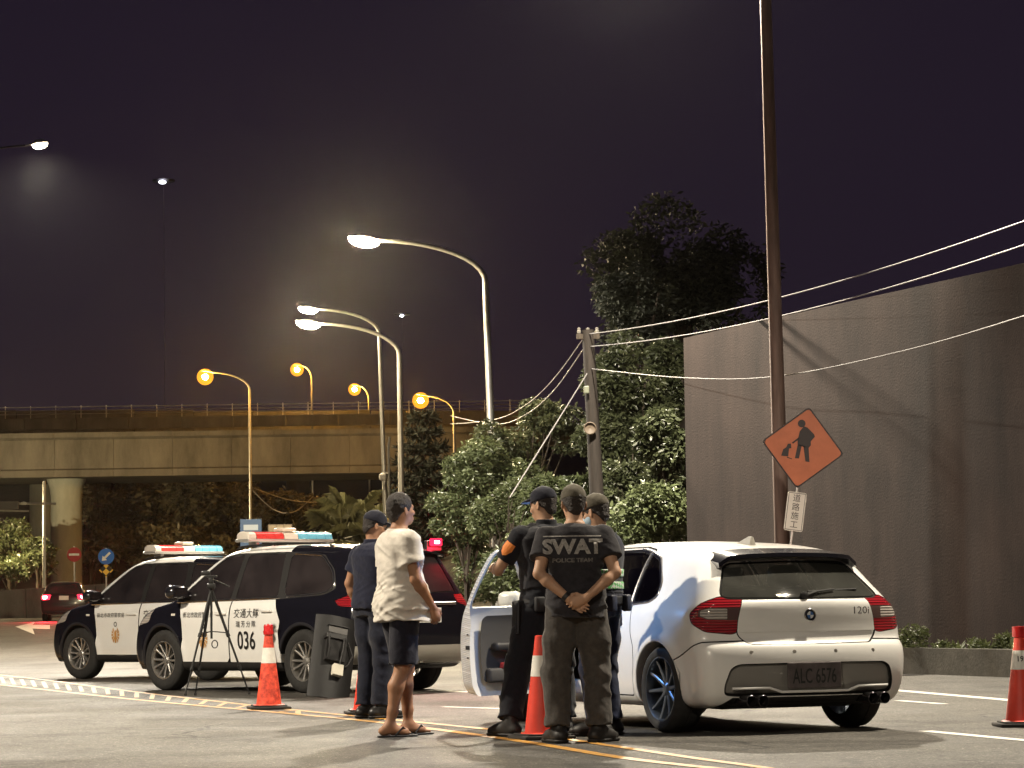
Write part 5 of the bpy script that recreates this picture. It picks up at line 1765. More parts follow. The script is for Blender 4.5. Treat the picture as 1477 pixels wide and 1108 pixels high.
class Person:
    def __init__(s, J, head_yaw=0.0, head_pitch=0.0, build=1.0):
        """J: joints in metres, facing +y; right side is +x"""
        s.J = {k: np.array(v, float) for k, v in J.items()}
        s.hy, s.hp, s.bl = head_yaw, head_pitch, build
        nb = s.J['neck']
        # head frame: origin at head centre
        s.HR = rotz(head_yaw) @ np.array([[1, 0, 0], [0, math.cos(head_pitch), -math.sin(head_pitch)], [0, math.sin(head_pitch), math.cos(head_pitch)]])
        s.hc = s.J['head']
    def H(s, v): return s.hc + s.HR @ np.array(v, float)
    def bounds(s, pad=.16):
        A = np.array([v for k, v in s.J.items() if not k.startswith(('hdir', 'palm', 'thumb', 'curl'))])
        lo, hi = A.min(0) - pad, A.max(0) + pad
        lo[2] = -.02
        hi[2] += .06
        return lo, hi
    def torso_sec(s, extra=0.0):
        J = s.J
        p, c, n = J['pelvis'], J['chest'], J['neck']
        b_ = s.bl
        def cc(z):
            if z < c[2]:
                t = (z - p[2]) / (c[2] - p[2]); q = lerp(p, c, t)
            else:
                t = (z - c[2]) / (n[2] - c[2]); q = lerp(c, n, t)
            return q
        rows = []
        H0, H1 = p[2], n[2]
        for u, a, d in ((-.16, .150, .105), (-.06, .162, .115), (.08, .158, .112), (.24, .148, .106), (.42, .152, .108), (.62, .172, .118), (.78, .182, .116), (.88, .142, .098), (.95, .095, .074), (1.0, .062, .058)):
            z = H0 + (H1 - H0) * u
            q = cc(z)
            rows.append((z, q[0], q[1], (a * b_ + extra), (d * b_ + extra)))
        return rows
    def body(s, m, shoes=True, name='person', bare_feet=False):
        J = s.J
        lo, hi = s.bounds()
        f = Field(lo, hi, .0068)
        f.torso(s.torso_sec(), .05)
        b_ = s.bl
        for sd in ('l', 'r'):
            hp, kn, an, toe = J['hip_' + sd], J['knee_' + sd], J['ankle_' + sd], J['toe_' + sd]
            f.chain([hp, lerp(hp, kn, .5), kn], [.082 * b_, .072 * b_, .054 * b_], .035)
            fwd = toe - an; fwd[2] = 0; fwd /= np.linalg.norm(fwd)
            calf = lerp(kn, an, .32) - fwd * .018
            f.chain([kn, calf, lerp(kn, an, .75), an], [.052 * b_, .054 * b_, .038, .034], .025)
            # foot: heel, arch, ball, toes
            heel = np.array([an[0], an[1], .045]) - fwd * .045
            ball = np.array([an[0], an[1], .038]) + fwd * .115
            tip = np.array([an[0], an[1], .030]) + fwd * .165
            f.cap(heel, an + [0, 0, -.01], .034, .036, .02)
            f.cap(an + [0, 0, -.01], ball, .036, .026, .03)
            f.cap(heel, ball, .033, .036, .02, flat=((0, 0, 1), .75))
            if bare_feet:
                sdv = np.array([fwd[1], -fwd[0], 0])
                if sd == 'l': sdv = -sdv         # towards the little toe
                for i, (o_, L_) in enumerate(((-.030, .062), (-.012, .056), (.003, .049), (.017, .042), (.030, .033))):
                    a = ball + sdv * o_ - [0, 0, .008] + fwd * (.010 - .006 * i)
                    f.cap(a, a + fwd * L_ * .72 - [0, 0, .004], .0125 if i == 0 else .0095, .011 if i == 0 else .008, .005)
            else:
                f.cap(ball, tip, .034, .026, .02, flat=((0, 0, 1), .7))
            sh, el, wr = J['sho_' + sd], J['elb_' + sd], J['wri_' + sd]
            f.cap(J['chest'] + (sh - J['chest']) * [.45, .5, .98], sh, .055 * b_, .054 * b_, .05)
            f.chain([sh, lerp(sh, el, .35), el], [.056 * b_, .050 * b_, .038 * b_], .03)
            f.chain([el, lerp(el, wr, .28), wr], [.038 * b_, .041 * b_, .0265], .02)
            d = J.get('hdir_' + sd, wr - el); pn = J.get('palm_' + sd, np.array([1.0 if sd == 'l' else -1.0, 0, 0])); th = J.get('thumb_' + sd, np.array([0, 1.0, 0]))
            hand(f, wr, d, pn, th, s.J.get('curl_' + sd, np.array(.5)).item() if ('curl_' + sd) in s.J else .5)
        # neck and head
        f.chain([J['neck'] - [0, 0, .03], s.H((0, -.012, -.06))], [.060, .054], .035)
        f.ell(s.H((0, -.012, .030)), (.0765, .096, .092), .02, s.HR)
        f.ell(s.H((0, .022, -.035)), (.061, .070, .078), .03, s.HR)
        f.ell(s.H((0, .058, -.088)), (.030, .026, .022), .025, s.HR)
        f.cap(s.H((0, .083, .008)), s.H((0, .106, -.030)), .010, .015, .014)
        f.ell(s.H((0, .098, -.037)), (.019, .012, .010), .010, s.HR)
        f.cap(s.H((-.034, .076, .018)), s.H((.034, .076, .018)), .013, .013, .016)
        f.cap(s.H((-.018, .088, -.066)), s.H((.018, .088, -.066)), .0075, .0075, .008)
        f.cap(s.H((-.015, .085, -.077)), s.H((.015, .085, -.077)), .0080, .0080, .008)
        for sx in (-1, 1):
            f.ell(s.H((sx * .033, .096, -.001)), (.017, .012, .011), .010, s.HR, op='s')
            f.ell(s.H((sx * .040, .058, -.028)), (.022, .022, .020), .02, s.HR)
            Mr = s.HR @ rotz(sx * .45)
            f.ell(s.H((sx * .081, -.012, -.010)), (.008, .020, .032), .010, Mr)
            f.ell(s.H((sx * .088, -.008, -.008)), (.005, .010, .016), .005, Mr, op='s')
        s.o = f.build(name, m)
        # eyes
        for sx in (-1, 1):
            b = MB(); b.lathe([(.0005, .0095), (.006, .0075), (.009, .003), (.0095, -.002)], 10, Matrix.Translation(s.H((sx * .033, .083, -.001))) @ Matrix([list(r) + [0] for r in (s.HR @ np.array([[1, 0, 0], [0, 0, 1], [0, -1, 0]]))] + [[0, 0, 0, 1]]))
            b.build('eye', mat('eye', (.05, .04, .035), .2), s.o, smooth=True)
        return s.o
    def shirt(s, name, m, sleeve=.52, hem=None, loose=.022, sl_r=(.072, .080), seed=1, amp=.007, collar=False, belly=0.0, long_sleeve=False, h=.008, wide=0.0):
        J = s.J
        lo, hi = s.bounds(.14)
        lo[2] = max(0, J['pelvis'][2] - .35)
        f = Field(lo, hi, h)
        rows = s.torso_sec(loose)
        hem = J['pelvis'][2] - .10 if hem is None else hem
        out = []
        for (z, x, y, a, b_) in rows:
            u = (z - J['pelvis'][2]) / (J['neck'][2] - J['pelvis'][2])
            lo_ = sstep(.55, -.05, np.array(u)).item()
            a2, b2 = a + (.020 + wide) * lo_, b_ + (.022 + belly) * lo_
            out.append((z, x, y + belly * .8 * lo_, a2, b2))
        z, x, y, a, b_ = out[0]
        out = [(hem - .02, x, y, a + .004, b_ + .006)] + [o_ for o_ in out if o_[0] > hem] if hem > out[0][0] else [(hem - .02, x, y, a + .01, b_ + .01)] + out
        out[-1] = (out[-1][0] - .004, *out[-1][1:3], .074, .070)
        f.torso(out, .05)
        for sd in ('l', 'r'):
            sh, el, wr = J['sho_' + sd], J['elb_' + sd], J['wri_' + sd]
            f.cap(J['chest'] + (sh - J['chest']) * [.45, .5, .98], sh, .066, .064, .05)
            if long_sleeve:
                f.chain([sh, lerp(sh, el, .4), el], [.070, .064, .056], .025)
                e2 = lerp(el, wr, .92)
                f.cap(el, e2, .056, .042, .02, cut=[(e2, e2 - el)])
            else:
                e2 = lerp(sh, el, sleeve)
                f.cap(sh, lerp(sh, el, sleeve + .12), sl_r[0], sl_r[1], .035, cut=[(e2, e2 - sh)])
        f.cutplane((0, 0, hem), (0, 0, -1))
        f.displace(folds(amp, seed, 15, 4.5, .5))
        f.displace(folds(amp * .8, seed + 5, 26, 6, -.4, zr=(J['chest'][2], J['pelvis'][2] + .05)))
        o = f.build(name, m, s.o)
        if collar:
            g = Field(J['neck'] - .14, J['neck'] + .14, .007)
            g.torso([(J['neck'][2] - .035, J['neck'][0], J['neck'][1], .088, .082), (J['neck'][2] + .025, J['neck'][0], J['neck'][1] - .004, .073, .072)], .01, p=2)
            g.build('collar', m, o)
        return o
    def trousers(s, name, m, rad=(.108, .085, .080), seed=3, amp=.008, end=.97, h=.0085, top=None, knee=None):
        J = s.J
        lo, hi = s.bounds(.14); hi[2] = J['pelvis'][2] + .16
        f = Field(lo, hi, h)
        rows = [(z, x, y, a + .014, b_ + .014) for (z, x, y, a, b_) in s.torso_sec() if z < J['pelvis'][2] + .14]
        f.torso(rows, .05, zhi=(top or J['pelvis'][2] + .10))
        for sd in ('l', 'r'):
            hp, kn, an = J['hip_' + sd], J['knee_' + sd], J['ankle_' + sd]
            if end > 1.0:                       # long trousers: end = 1 + fraction of the shin
                e2 = lerp(kn, an, end - 1)
                f.chain([hp, lerp(hp, kn, .5), kn], [rad[0], (rad[0] + rad[1]) / 2 + .008, rad[1]], .035)
                f.cap(kn, lerp(kn, an, end - 1 + .1), rad[1], rad[2], .03, cut=[(e2, an - kn)])
            else:
                e2 = lerp(hp, kn, end)
                f.cap(hp, lerp(hp, kn, end + .15), rad[0], rad[1], .035, cut=[(e2, kn - hp)])
        def leg_folds(P):
            w_ = 0.25 + .9 * np.exp(-((P[:, 2] - J['knee_l'][2]) / .10) ** 2) + 1.0 * np.exp(-((P[:, 2] - .14) / .10) ** 2) + .6 * np.exp(-((P[:, 2] - J['hip_l'][2] + .1) / .08) ** 2)
            return w_
        f.displace(folds(amp, seed, 14, 5, .6, wt=leg_folds))
        f.displace(folds(amp * .6, seed + 9, 5, 12, .1))
        return f.build(name, m, s.o)
    def shoe(s, sd, m, h=.006, high=.10, name='shoe', sole=None):
        J = s.J
        an, toe = J['ankle_' + sd], J['toe_' + sd]
        fwd = toe - an; fwd[2] = 0; fwd /= np.linalg.norm(fwd)
        f = Field(an - [.24, .24, .2], an + [.24, .24, .2], h)
        heel = np.array([an[0], an[1], .05]) - fwd * .055
        ball = np.array([an[0], an[1], .042]) + fwd * .12
        tip = np.array([an[0], an[1], .038]) + fwd * .175
        f.cap(heel, ball, .048, .050, .03, flat=((0, 0, 1), .92))
        f.cap(ball, tip, .050, .042, .02, flat=((0, 0, 1), .85))
        f.cap(heel + fwd * .03, an + [0, 0, high - .09], .048, .050, .03)
        f.cap(an, ball, .050, .040, .03)
        f.cutplane((0, 0, 0.012), (0, 0, -1)); f.cutplane((0, 0, an[2] + high - .07), (0, 0, 1))
        o = f.build(name, m, s.o)
        g = Field(an - [.24, .24, .2], an + [.24, .24, .1], h)
        g.cap(heel - [0, 0, .03], tip - [0, 0, .02], .052, .050, .02, flat=((0, 0, 1), .6)); g.cutplane((0, 0, .001), (0, 0, -1)); g.cutplane((0, 0, .024), (0, 0, 1))
        g.build('sole', sole or BLACKP, o)
        return o
    def cap_hat(s, m, visor=True, badge=None):
        f = Field(s.hc - .22, s.hc + .24, .006)
        up = s.HR @ np.array([0, -.10, -1.0])
        f.ell(s.H((0, -.010, .046)), (.089, .108, .093), .01, s.HR, cut=[(s.H((0, 0, .028)), up)])
        f.ell(s.H((0, -.012, .139)), (.010, .010, .006), .004, s.HR)
        o = f.build('cap', m, s.o)
        if visor:
            g = Field(s.hc - .1 + s.HR @ np.array([0, .1, 0]), s.hc + .14 + s.HR @ np.array([0, .1, 0]), .005)
            g.ell(s.H((0, .105, .038)), (.078, .088, .020), .006, s.HR @ np.array([[1, 0, 0], [0, math.cos(.2), math.sin(.2)], [0, -math.sin(.2), math.cos(.2)]]), cut=[(s.H((0, .06, 0)), s.HR @ np.array([0, -1., 0]))])
            g.ell(s.H((0, .090, .022)), (.078, .094, .016), .006, s.HR, op='s')
            g.build('visor', m, o)
        return o
    def hair(s, m, low=-.03, thick=.006, seed=5):
        f = Field(s.hc - .18, s.hc + .20, .0055)
        f.ell(s.H((0, -.014, .036)), (.0775 + thick, .097 + thick, .094 + thick), .01, s.HR)
        f.ell(s.H((0, -.045, -.03)), (.066, .060, .06), .02, s.HR)
        # cleared from face, ears and nape
        f.ell(s.H((0, .115, -.040)), (.10, .085, .095), .012, s.HR, op='s')
        f.cap(s.H((-.11, -.004, -.075)), s.H((.11, -.004, -.075)), .062, .062, .012, op='s')
        f.cutplane(s.H((0, 0, -.088)), s.HR @ np.array([0, .25, -1.0]))
        f.displace(lambda P: .003 * vnoise(P, 70, seed) + .002 * vnoise(P, 140, seed + 1))
        return f.build('hair', m, s.o)
    def belt(s, m, z0, z1, off=.03, name='belt', h=.007):
        rows = s.torso_sec()
        x = np.interp(z0, [r[0] for r in rows], [r[1] for r in rows]); y = np.interp(z0, [r[0] for r in rows], [r[2] for r in rows])
        f = Field((x - .26, y - .22, z0 - .03), (x + .26, y + .22, z1 + .03), h)
        f.torso(rows, .01, off=off, zlo=z0, zhi=z1)
        return f.build(name, m, s.o)
    def wrap(s, o, target, d=(0, 1, 0), far=1.0, off=.004):
        """press flat lettering onto a garment along d"""
        me = target.data
        bvh = BVHTree.FromPolygons([v.co.copy() for v in me.vertices], [list(p.vertices) for p in me.polygons])
        bm = bmesh.new(); bm.from_mesh(o.data)
        bmesh.ops.triangulate(bm, faces=bm.faces)
        for _ in range(3):
            es = [e_ for e_ in bm.edges if e_.calc_length() > .025]
            if es: bmesh.ops.subdivide_edges(bm, edges=es, cuts=1)
            bmesh.ops.triangulate(bm, faces=bm.faces)
        d = Vector(d).normalized()
        for v in bm.verts:
            hit = bvh.ray_cast(v.co - d * far, d)
            if hit[0] is not None: v.co = hit[0] - d * off
        bm.to_mesh(o.data); bm.free(); o.data.update()
    def stand(s, p, yaw, label, cat='person', group=None):
        """yaw 0 faces away from the camera (+y), positive turns left"""
        s.o.location = p; s.o.rotation_euler = (0, 0, yaw)
        tag(s.o, label, cat, group)
def joints(H=1.75, stance=.11, **kw):
    k = H / 1.75
    J = dict(pelvis=(0, 0, .96), chest=(0, .005, 1.32), neck=(0, -.005, 1.50), head=(0, .022, 1.635),
             hip_l=(-.095, 0, .92), hip_r=(.095, 0, .92), knee_l=(-stance, .02, .49), knee_r=(stance, .02, .49), ankle_l=(-stance, -.03, .09), ankle_r=(stance, -.03, .09),
             toe_l=(-stance - .05, .15, .03), toe_r=(stance + .05, .15, .03),
             sho_l=(-.190, -.005, 1.405), sho_r=(.190, -.005, 1.405), elb_l=(-.245, -.03, 1.14), elb_r=(.245, -.03, 1.14), wri_l=(-.255, .06, .90), wri_r=(.255, .06, .90))
    J = {a: np.array(b, float) * k for a, b in J.items()}
    for a, b in kw.items():
        J[a] = np.array(b, float) * (k if not a.startswith(('hdir', 'palm', 'thumb', 'curl')) else 1)
    return J
def strap_box(parent, c, d, m, name, rot=None, bev=.008):
    b = MB(); b.box(c, d, rot, bev); return b.build(name, m, parent, autosmooth=50)

# -- man in a pale T-shirt, shorts and flip-flops, facing right
J = joints(1.77, .085, elb_r=(.235, .02, 1.13), wri_r=(.20, .17, .93), elb_l=(-.235, .03, 1.13), wri_l=(-.20, .17, .94), curl_r=(.75), curl_l=(.7),
           hip_l=(-.09, 0, .92), hip_r=(.09, 0, .92), knee_r=(.085, -.02, .49), ankle_r=(.085, -.13, .085), toe_r=(.10, .08, .03), knee_l=(-.10, .10, .49), ankle_l=(-.12, .12, .085), toe_l=(-.15, .33, .03),
           hdir_r=(-.05, .35, -1), hdir_l=(.05, .35, -1))
p = Person(J, head_yaw=R(8), head_pitch=R(6), build=1.06)
p.body(SKIN, bare_feet=True)
TEE = cloth('cream_cotton', (.66, .61, .54), .9, .05)
p.shirt('t_shirt', TEE, .60, hem=.84, loose=.024, sl_r=(.078, .092), seed=11, amp=.013, belly=.035, wide=.022)
p.trousers('shorts', cloth('dark_navy_shorts', (.013, .013, .022)), (.108, .104, .1), seed=21, amp=.008, end=.93)
p.hair(HAIR)
for sd in ('l', 'r'):
    an = J['ankle_' + sd]; fw_ = J['toe_' + sd] - an; fw_[2] = 0; fw_ /= np.linalg.norm(fw_)
    sdv = np.array([fw_[1], -fw_[0], 0])
    g = Field(an - [.26, .26, .12], an + [.26, .26, .08], .0055)
    g.cap(np.r_[(an - fw_ * .05)[:2], .01], np.r_[(an + fw_ * .17)[:2], .01], .044, .050, .01, flat=((0, 0, 1), .6)); g.cutplane((0, 0, .001), (0, 0, -1)); g.cutplane((0, 0, .014), (0, 0, 1))
    so = g.build('flip_flop', mat('black_rubber', (.014, .013, .013), .7), p.o)
    b = MB(); t0 = np.r_[(an + fw_ * .155)[:2], .030]
    for q in (-1, 1):
        e_ = np.r_[(an + fw_ * .03 + sdv * .046 * q)[:2], .016]; mid = (t0 + e_) / 2 + np.array([0, 0, .048]) + sdv * .012 * q
        b.tube([Vector(v) for v in (t0, mid, e_)], .006, 6)
    b.build('thong_strap', MATS['black_rubber'], so, smooth=True)
p.stand(gp(578, 1062), R(-62), 'man in a cream T-shirt, dark shorts and flip-flops, facing right')

# -- navy capped man just behind him
J = joints(1.75, .10, elb_l=(-.265, -.05, 1.15), wri_l=(-.23, .03, .91), elb_r=(.25, .02, 1.14), wri_r=(.16, .20, 1.02), toe_l=(-.13, .17, .03), toe_r=(.14, .15, .03))
p = Person(J, head_yaw=R(-22), head_pitch=R(-14), build=1.08)
p.body(SKIN)
NAVYC = cloth('navy_uniform', (.010, .012, .028))
p.shirt('polo_shirt', NAVYC, .62, hem=.93, loose=.020, seed=31, amp=.006, collar=True, belly=.02)
p.trousers('trousers', cloth('navy_trousers', (.011, .013, .024)), (.110, .088, .082), seed=33, end=1.95)
for sd in ('l', 'r'): p.shoe(sd, mat('black_leather_shoe', (.012, .011, .011), .4), high=.09)
p.hair(HAIR, thick=.004)
hat = p.cap_hat(cloth('navy_cap', (.010, .011, .020)))
b = MB(); M = Matrix.Translation(p.H((0, .092, .085))) ; b.box((0, 0, 0), (.045, .012, .034), bev=.005)
b.v = [tuple(Vector(p.H((v[0], v[1] + .093, v[2] + .075)))) for v in b.v]
b.build('cap_badge', mat('gold_badge', (.55, .34, .10), .4, .6), hat)
b = MB()
for sx in (-1, 1):
    b.tube([Vector(p.H((sx * .033 + .021 * math.cos(a), .104, -.002 + .015 * math.sin(a)))) for a in np.linspace(0, 2 * math.pi, 15)], .0022, 5, cap=False)
    b.tube([Vector(p.H((sx * .054, .100, .0))), Vector(p.H((sx * .078, .03, .003))), Vector(p.H((sx * .082, -.01, .0)))], .0022, 5)
b.build('glasses', mat('pale_wire', (.7, .6, .5), .3, .7), p.o, smooth=True)
p.belt(mat('black_belt', (.012, .012, .012), .5), .945, .985, .030)
# shoulder LED clip: lit blue
BLUE = (.10, .22, 1.0)
LEDB = glow('lit_blue_led', (.10, .22, 1.0), 12)
cl = strap_box(p.o, (-.13, .045, 1.488), (.05, .05, .03), BLACKP, 'shoulder_light')
strap_box(cl, (-.145, .070, 1.49), (.03, .014, .022), LEDB, 'led', bev=.004)
p.stand(gp(541, 1036), R(-48), 'man in navy cap, glasses, dark polo shirt and trousers behind the T-shirt man')

# -- man seen from behind, hands clasped at his back
J = joints(1.755, .140, sho_l=(-.195, -.005, 1.405), sho_r=(.195, -.005, 1.405), elb_l=(-.262, -.115, 1.155), elb_r=(.262, -.115, 1.155), wri_l=(-.062, -.185, .975), wri_r=(.050, -.215, .985),
           hdir_l=(.80, -.10, -.55), palm_l=(-.1, -.9, .2), thumb_l=(.3, 0, 1), curl_l=(.55), hdir_r=(-.85, -.02, -.35), palm_r=(.1, .9, 0), thumb_r=(0, 0, 1), curl_r=(.8),
           toe_l=(-.19, .12, .03), toe_r=(.22, .07, .03), head=(-.005, .028, 1.632))
p = Person(J, head_yaw=R(6), head_pitch=R(-4), build=1.0)
p.body(SKIN_L)
BLK = cloth('faded_black_cotton', (.026, .024, .028), .9, .25)
tee = p.shirt('t_shirt', BLK, .60, hem=.86, loose=.030, sl_r=(.080, .088), seed=41, amp=.009)
p.trousers('trousers', cloth('charcoal_brown_trousers', (.058, .051, .046), .85, .2), (.116, .096, .090), seed=43, amp=.014, end=1.93)
for sd in ('l', 'r'): p.shoe(sd, mat('black_boot', (.016, .014, .013), .55), high=.17, name='boot')
p.hair(HAIR, thick=.007)
p.cap_hat(cloth('dark_olive_cap', (.085, .074, .055)))
PRINT = mat('faded_grey_print', (.32, .30, .28), .9, var=.35, vscale=60)
MT = Matrix(((1, 0, 0, -.03), (0, 0, -1, -.3), (0, 1, 0, 1.335), (0, 0, 0, 1)))
t_ = text_mesh('back_print', 'SWAT', .135, PRINT, tee, MT, bold=.006, xs=1.10); p.wrap(t_, tee)
MT2 = MT.copy(); MT2[2][3] = 1.245
t_ = text_mesh('back_print', 'POLICE TEAM', .038, mat('worn_grey_print', (.13, .12, .115), .9, var=.5, vscale=50), tee, MT2, bold=.002, xs=1.20); p.wrap(t_, tee)
for zz, ww_ in ((1.412, .40),):
    b = MB(); b.add([(-.03 - ww_ / 2, -.3, zz - .004), (-.03 + ww_ / 2, -.3, zz - .004), (-.03 + ww_ / 2, -.3, zz + .004), (-.03 - ww_ / 2, -.3, zz + .004)], [(0, 1, 2, 3)]); t_ = b.build('print_rule', PRINT, tee); p.wrap(t_, tee)
b = MB(); wv = J['wri_l']; dv = (J['wri_l'] - J['elb_l']) / np.linalg.norm(J['wri_l'] - J['elb_l'])
b.tube([Vector(wv - dv * .045), Vector(wv - dv * .015)], .034, 12); b.build('wrist_strap', mat('black_strap', (.015, .013, .013), .6), p.o, smooth=True)
p.stand(gp(834, 1071), R(4), 'man in black printed T-shirt and olive cap, hands clasped behind his back')

# -- officer in black leaning at the open door
J = joints(1.80, .13, sho_l=(-.200, .02, 1.405), elb_l=(-.335, .12, 1.17), wri_l=(-.26, .36, 1.20), hdir_l=(.35, .9, -.1), palm_l=(.2, 0, -1), thumb_l=(1, .2, 0), curl_l=(.4),
           elb_r=(.26, .04, 1.15), wri_r=(.15, .27, 1.12), ankle_l=(-.34, -.06, .09), knee_l=(-.23, .03, .49), toe_l=(-.40, .10, .03), ankle_r=(.10, -.02, .09), knee_r=(.11, .03, .49), toe_r=(.13, .16, .03), head=(-.01, .05, 1.628), chest=(0, .025, 1.32), neck=(0, .02, 1.50))
p = Person(J, head_yaw=R(28), head_pitch=R(-6), build=1.07)
p.body(SKIN_L)
BU = cloth('black_uniform', (.009, .010, .015))
sh_ = p.shirt('uniform_shirt', BU, .72, hem=.92, loose=.020, sl_r=(.076, .074), seed=51, amp=.006, collar=True)
p.trousers('uniform_trousers', cloth('black_trousers', (.010, .011, .016)), (.118, .095, .09), seed=53, amp=.011, end=1.92)
for sd in ('l', 'r'): p.shoe(sd, mat('black_boot', (.016, .014, .013)), high=.17, name='boot')
p.hair(HAIR, thick=.004)
p.cap_hat(cloth('navy_cap', (.010, .011, .020)))
VESTM = cloth('black_vest', (.013, .013, .017))
f = Field((-.30, -.25, .98), (.30, .30, 1.60), .009)
rows = [r for r in p.torso_sec() if r[0] < 1.53]
f.torso(rows, .02, off=.048, zlo=1.06, zhi=1.50)
for sx in (-1, 1): f.cap((sx * .11, .02, 1.50), (sx * .10, -.10, 1.42), .045, .045, .03)
f.displace(folds(.006, 57, 12, 8))
v_ = f.build('tactical_vest', VESTM, p.o)
for (cx, cz, w_, h_) in ((-.10, 1.17, .09, .12), (.0, 1.17, .08, .12), (.10, 1.17, .09, .12), (0, 1.36, .22, .10)):
    strap_box(v_, (cx, -.155, cz), (w_, .05, h_), VESTM, 'pouch', bev=.014)
bl = p.belt(mat('duty_belt', (.012, .012, .014), .6), .95, 1.01, .042, 'duty_belt')
for (cx, cy, cz, dd) in ((-.235, .02, .90, (.06, .11, .16)), (.235, .0, .86, (.07, .10, .22)), (-.14, -.155, .95, (.08, .05, .11)), (.0, -.175, .955, (.10, .05, .10)), (.14, -.155, .95, (.08, .05, .11)), (-.24, .02, .78, (.05, .13, .18))):
    strap_box(bl, (cx, cy, cz), dd, mat('pouch_nylon', (.015, .015, .018), .7), 'pouch', bev=.015)
b = MB(); b.tube([(-.27, -.06, .96), (-.28, -.07, .74)], .016, 8); b.build('torch', mat('torch_metal', (.05, .05, .055), .3, .7), bl, smooth=True)
# orange shield patch on the sleeve
el, sl = J['elb_l'], J['sho_l']; c_ = lerp(sl, el, .42)
b = MB()
pts = [(-.042, .05), (.042, .05), (.044, 0), (.025, -.04), (0, -.058), (-.025, -.04), (-.044, 0)]
ax_ = (sl - el) / np.linalg.norm(sl - el); out_ = np.array([-.80, -.55, 0]); out_ -= ax_ * (out_ @ ax_); out_ /= np.linalg.norm(out_); rt = np.cross(ax_, out_)
b.add([Vector(c_ + rt * x + ax_ * y + out_ * .30) for x, y in pts], [list(range(7))])
t_ = b.build('sleeve_patch', mat('orange_patch', (.75, .22, .035), .7), sh_); p.wrap(t_, sh_, -out_, .3, .004)
# lit blue LED clipped to the vest
cl = strap_box(v_, (.12, .185, 1.36), (.05, .03, .06), BLACKP, 'chest_light')
strap_box(cl, (.12, .205, 1.37), (.035, .014, .03), LEDB, 'led', bev=.004)
ld = bpy.data.lights.new('chest_led_light', 'POINT'); ld.color = (.22, .48, 1.0); ld.energy = 16; ld.shadow_soft_size = .02
lo = bpy.data.objects.new('chest_led_light', ld); link(lo, p.o); lo.location = (.13, .30, 1.37)
p.stand(gp(794, 1060), R(24), 'officer in black tactical vest and cap leaning at the open car door')
OFFL = p

# -- masked officer by the car
J = joints(1.72, .11, elb_l=(-.25, .03, 1.15), wri_l=(-.20, .20, 1.02), elb_r=(.25, .04, 1.15), wri_r=(.16, .24, 1.05))
p = Person(J, head_yaw=R(-8), head_pitch=R(-12), build=1.05)
p.body(SKIN_L)
sh_ = p.shirt('uniform_shirt', cloth('navy_uniform', (.010, .012, .028)), .66, hem=.93, loose=.020, sl_r=(.078, .080), seed=61, amp=.006, collar=True)
p.trousers('trousers', cloth('deep_blue_trousers', (.014, .020, .050)), (.112, .090, .084), seed=63, end=1.94)
for sd in ('l', 'r'): p.shoe(sd, mat('black_boot', (.016, .014, .013)), high=.15, name='boot')
p.hair(HAIR, thick=.004)
p.cap_hat(cloth('dark_olive_cap', (.085, .074, .055)))
f = Field(p.hc - .2, p.hc + .2, .0055)
f.ell(p.H((0, .030, -.045)), (.068, .080, .066), .01, p.HR, cut=[(p.H((0, 0, -.018)), p.HR @ np.array([0, -.15, 1.0])), (p.H((0, .012, 0)), p.HR @ np.array([0, -1., 0]))])
mk = f.build('face_mask', mat('pale_blue_mask', (.42, .56, .68), .8), p.o)
b = MB()
for sx in (-1, 1): b.tube([Vector(p.H((sx * .062, .02, -.03))), Vector(p.H((sx * .084, -.01, .0)))], .002, 5)
b.build('ear_loop', mat('pale_blue_mask', (.42, .56, .68)), mk)
# reflective vest with chequered bands
def chequer():
    m = mat('chequered_vest', (.012, .014, .02), .6)
    N, L = nodes_of(m)
    t = N.new('ShaderNodeTexCoord'); ck = N.new('ShaderNodeTexChecker'); ck.inputs['Scale'].default_value = 34
    ck.inputs[1].default_value = (.10, .42, .12, 1); ck.inputs[2].default_value = (.55, .60, .52, 1)
    mp = N.new('ShaderNodeMapping'); mp.inputs['Rotation'].default_value = (0, .785, .785); L.new(t.outputs['Object'], mp.inputs[0]); L.new(mp.outputs[0], ck.inputs[0]); L.new(ck.outputs[0], N['Principled BSDF'].inputs['Base Color'])
    return m
CHQ = chequer()
f = Field((-.30, -.25, .98), (.30, .30, 1.56), .009)
rows = [r for r in p.torso_sec() if r[0] < 1.50]
f.torso(rows, .02, off=.040, zlo=1.02, zhi=1.46); v_ = f.build('safety_vest', cloth('navy_vest', (.010, .012, .024)), p.o)
for z0 in (1.05, 1.14):
    f = Field((-.30, -.25, z0 - .03), (.30, .30, z0 + .09), .008)
    f.torso(rows, .005, off=.047, zlo=z0, zhi=z0 + .055); f.build('reflective_band', CHQ, v_)
bl = p.belt(mat('duty_belt', (.012, .012, .014)), .94, 1.0, .045, 'duty_belt')
for (cx, cy, cz, dd) in ((-.245, .0, .89, (.07, .12, .20)), (-.13, -.165, .95, (.09, .05, .12)), (.10, -.17, .95, (.09, .05, .12)), (.245, .0, .88, (.07, .10, .20)), (-.2, .12, .93, (.09, .06, .13))):
    strap_box(bl, (cx, cy, cz), dd, mat('blue_black_nylon', (.012, .015, .034), .6), 'pouch', bev=.015)
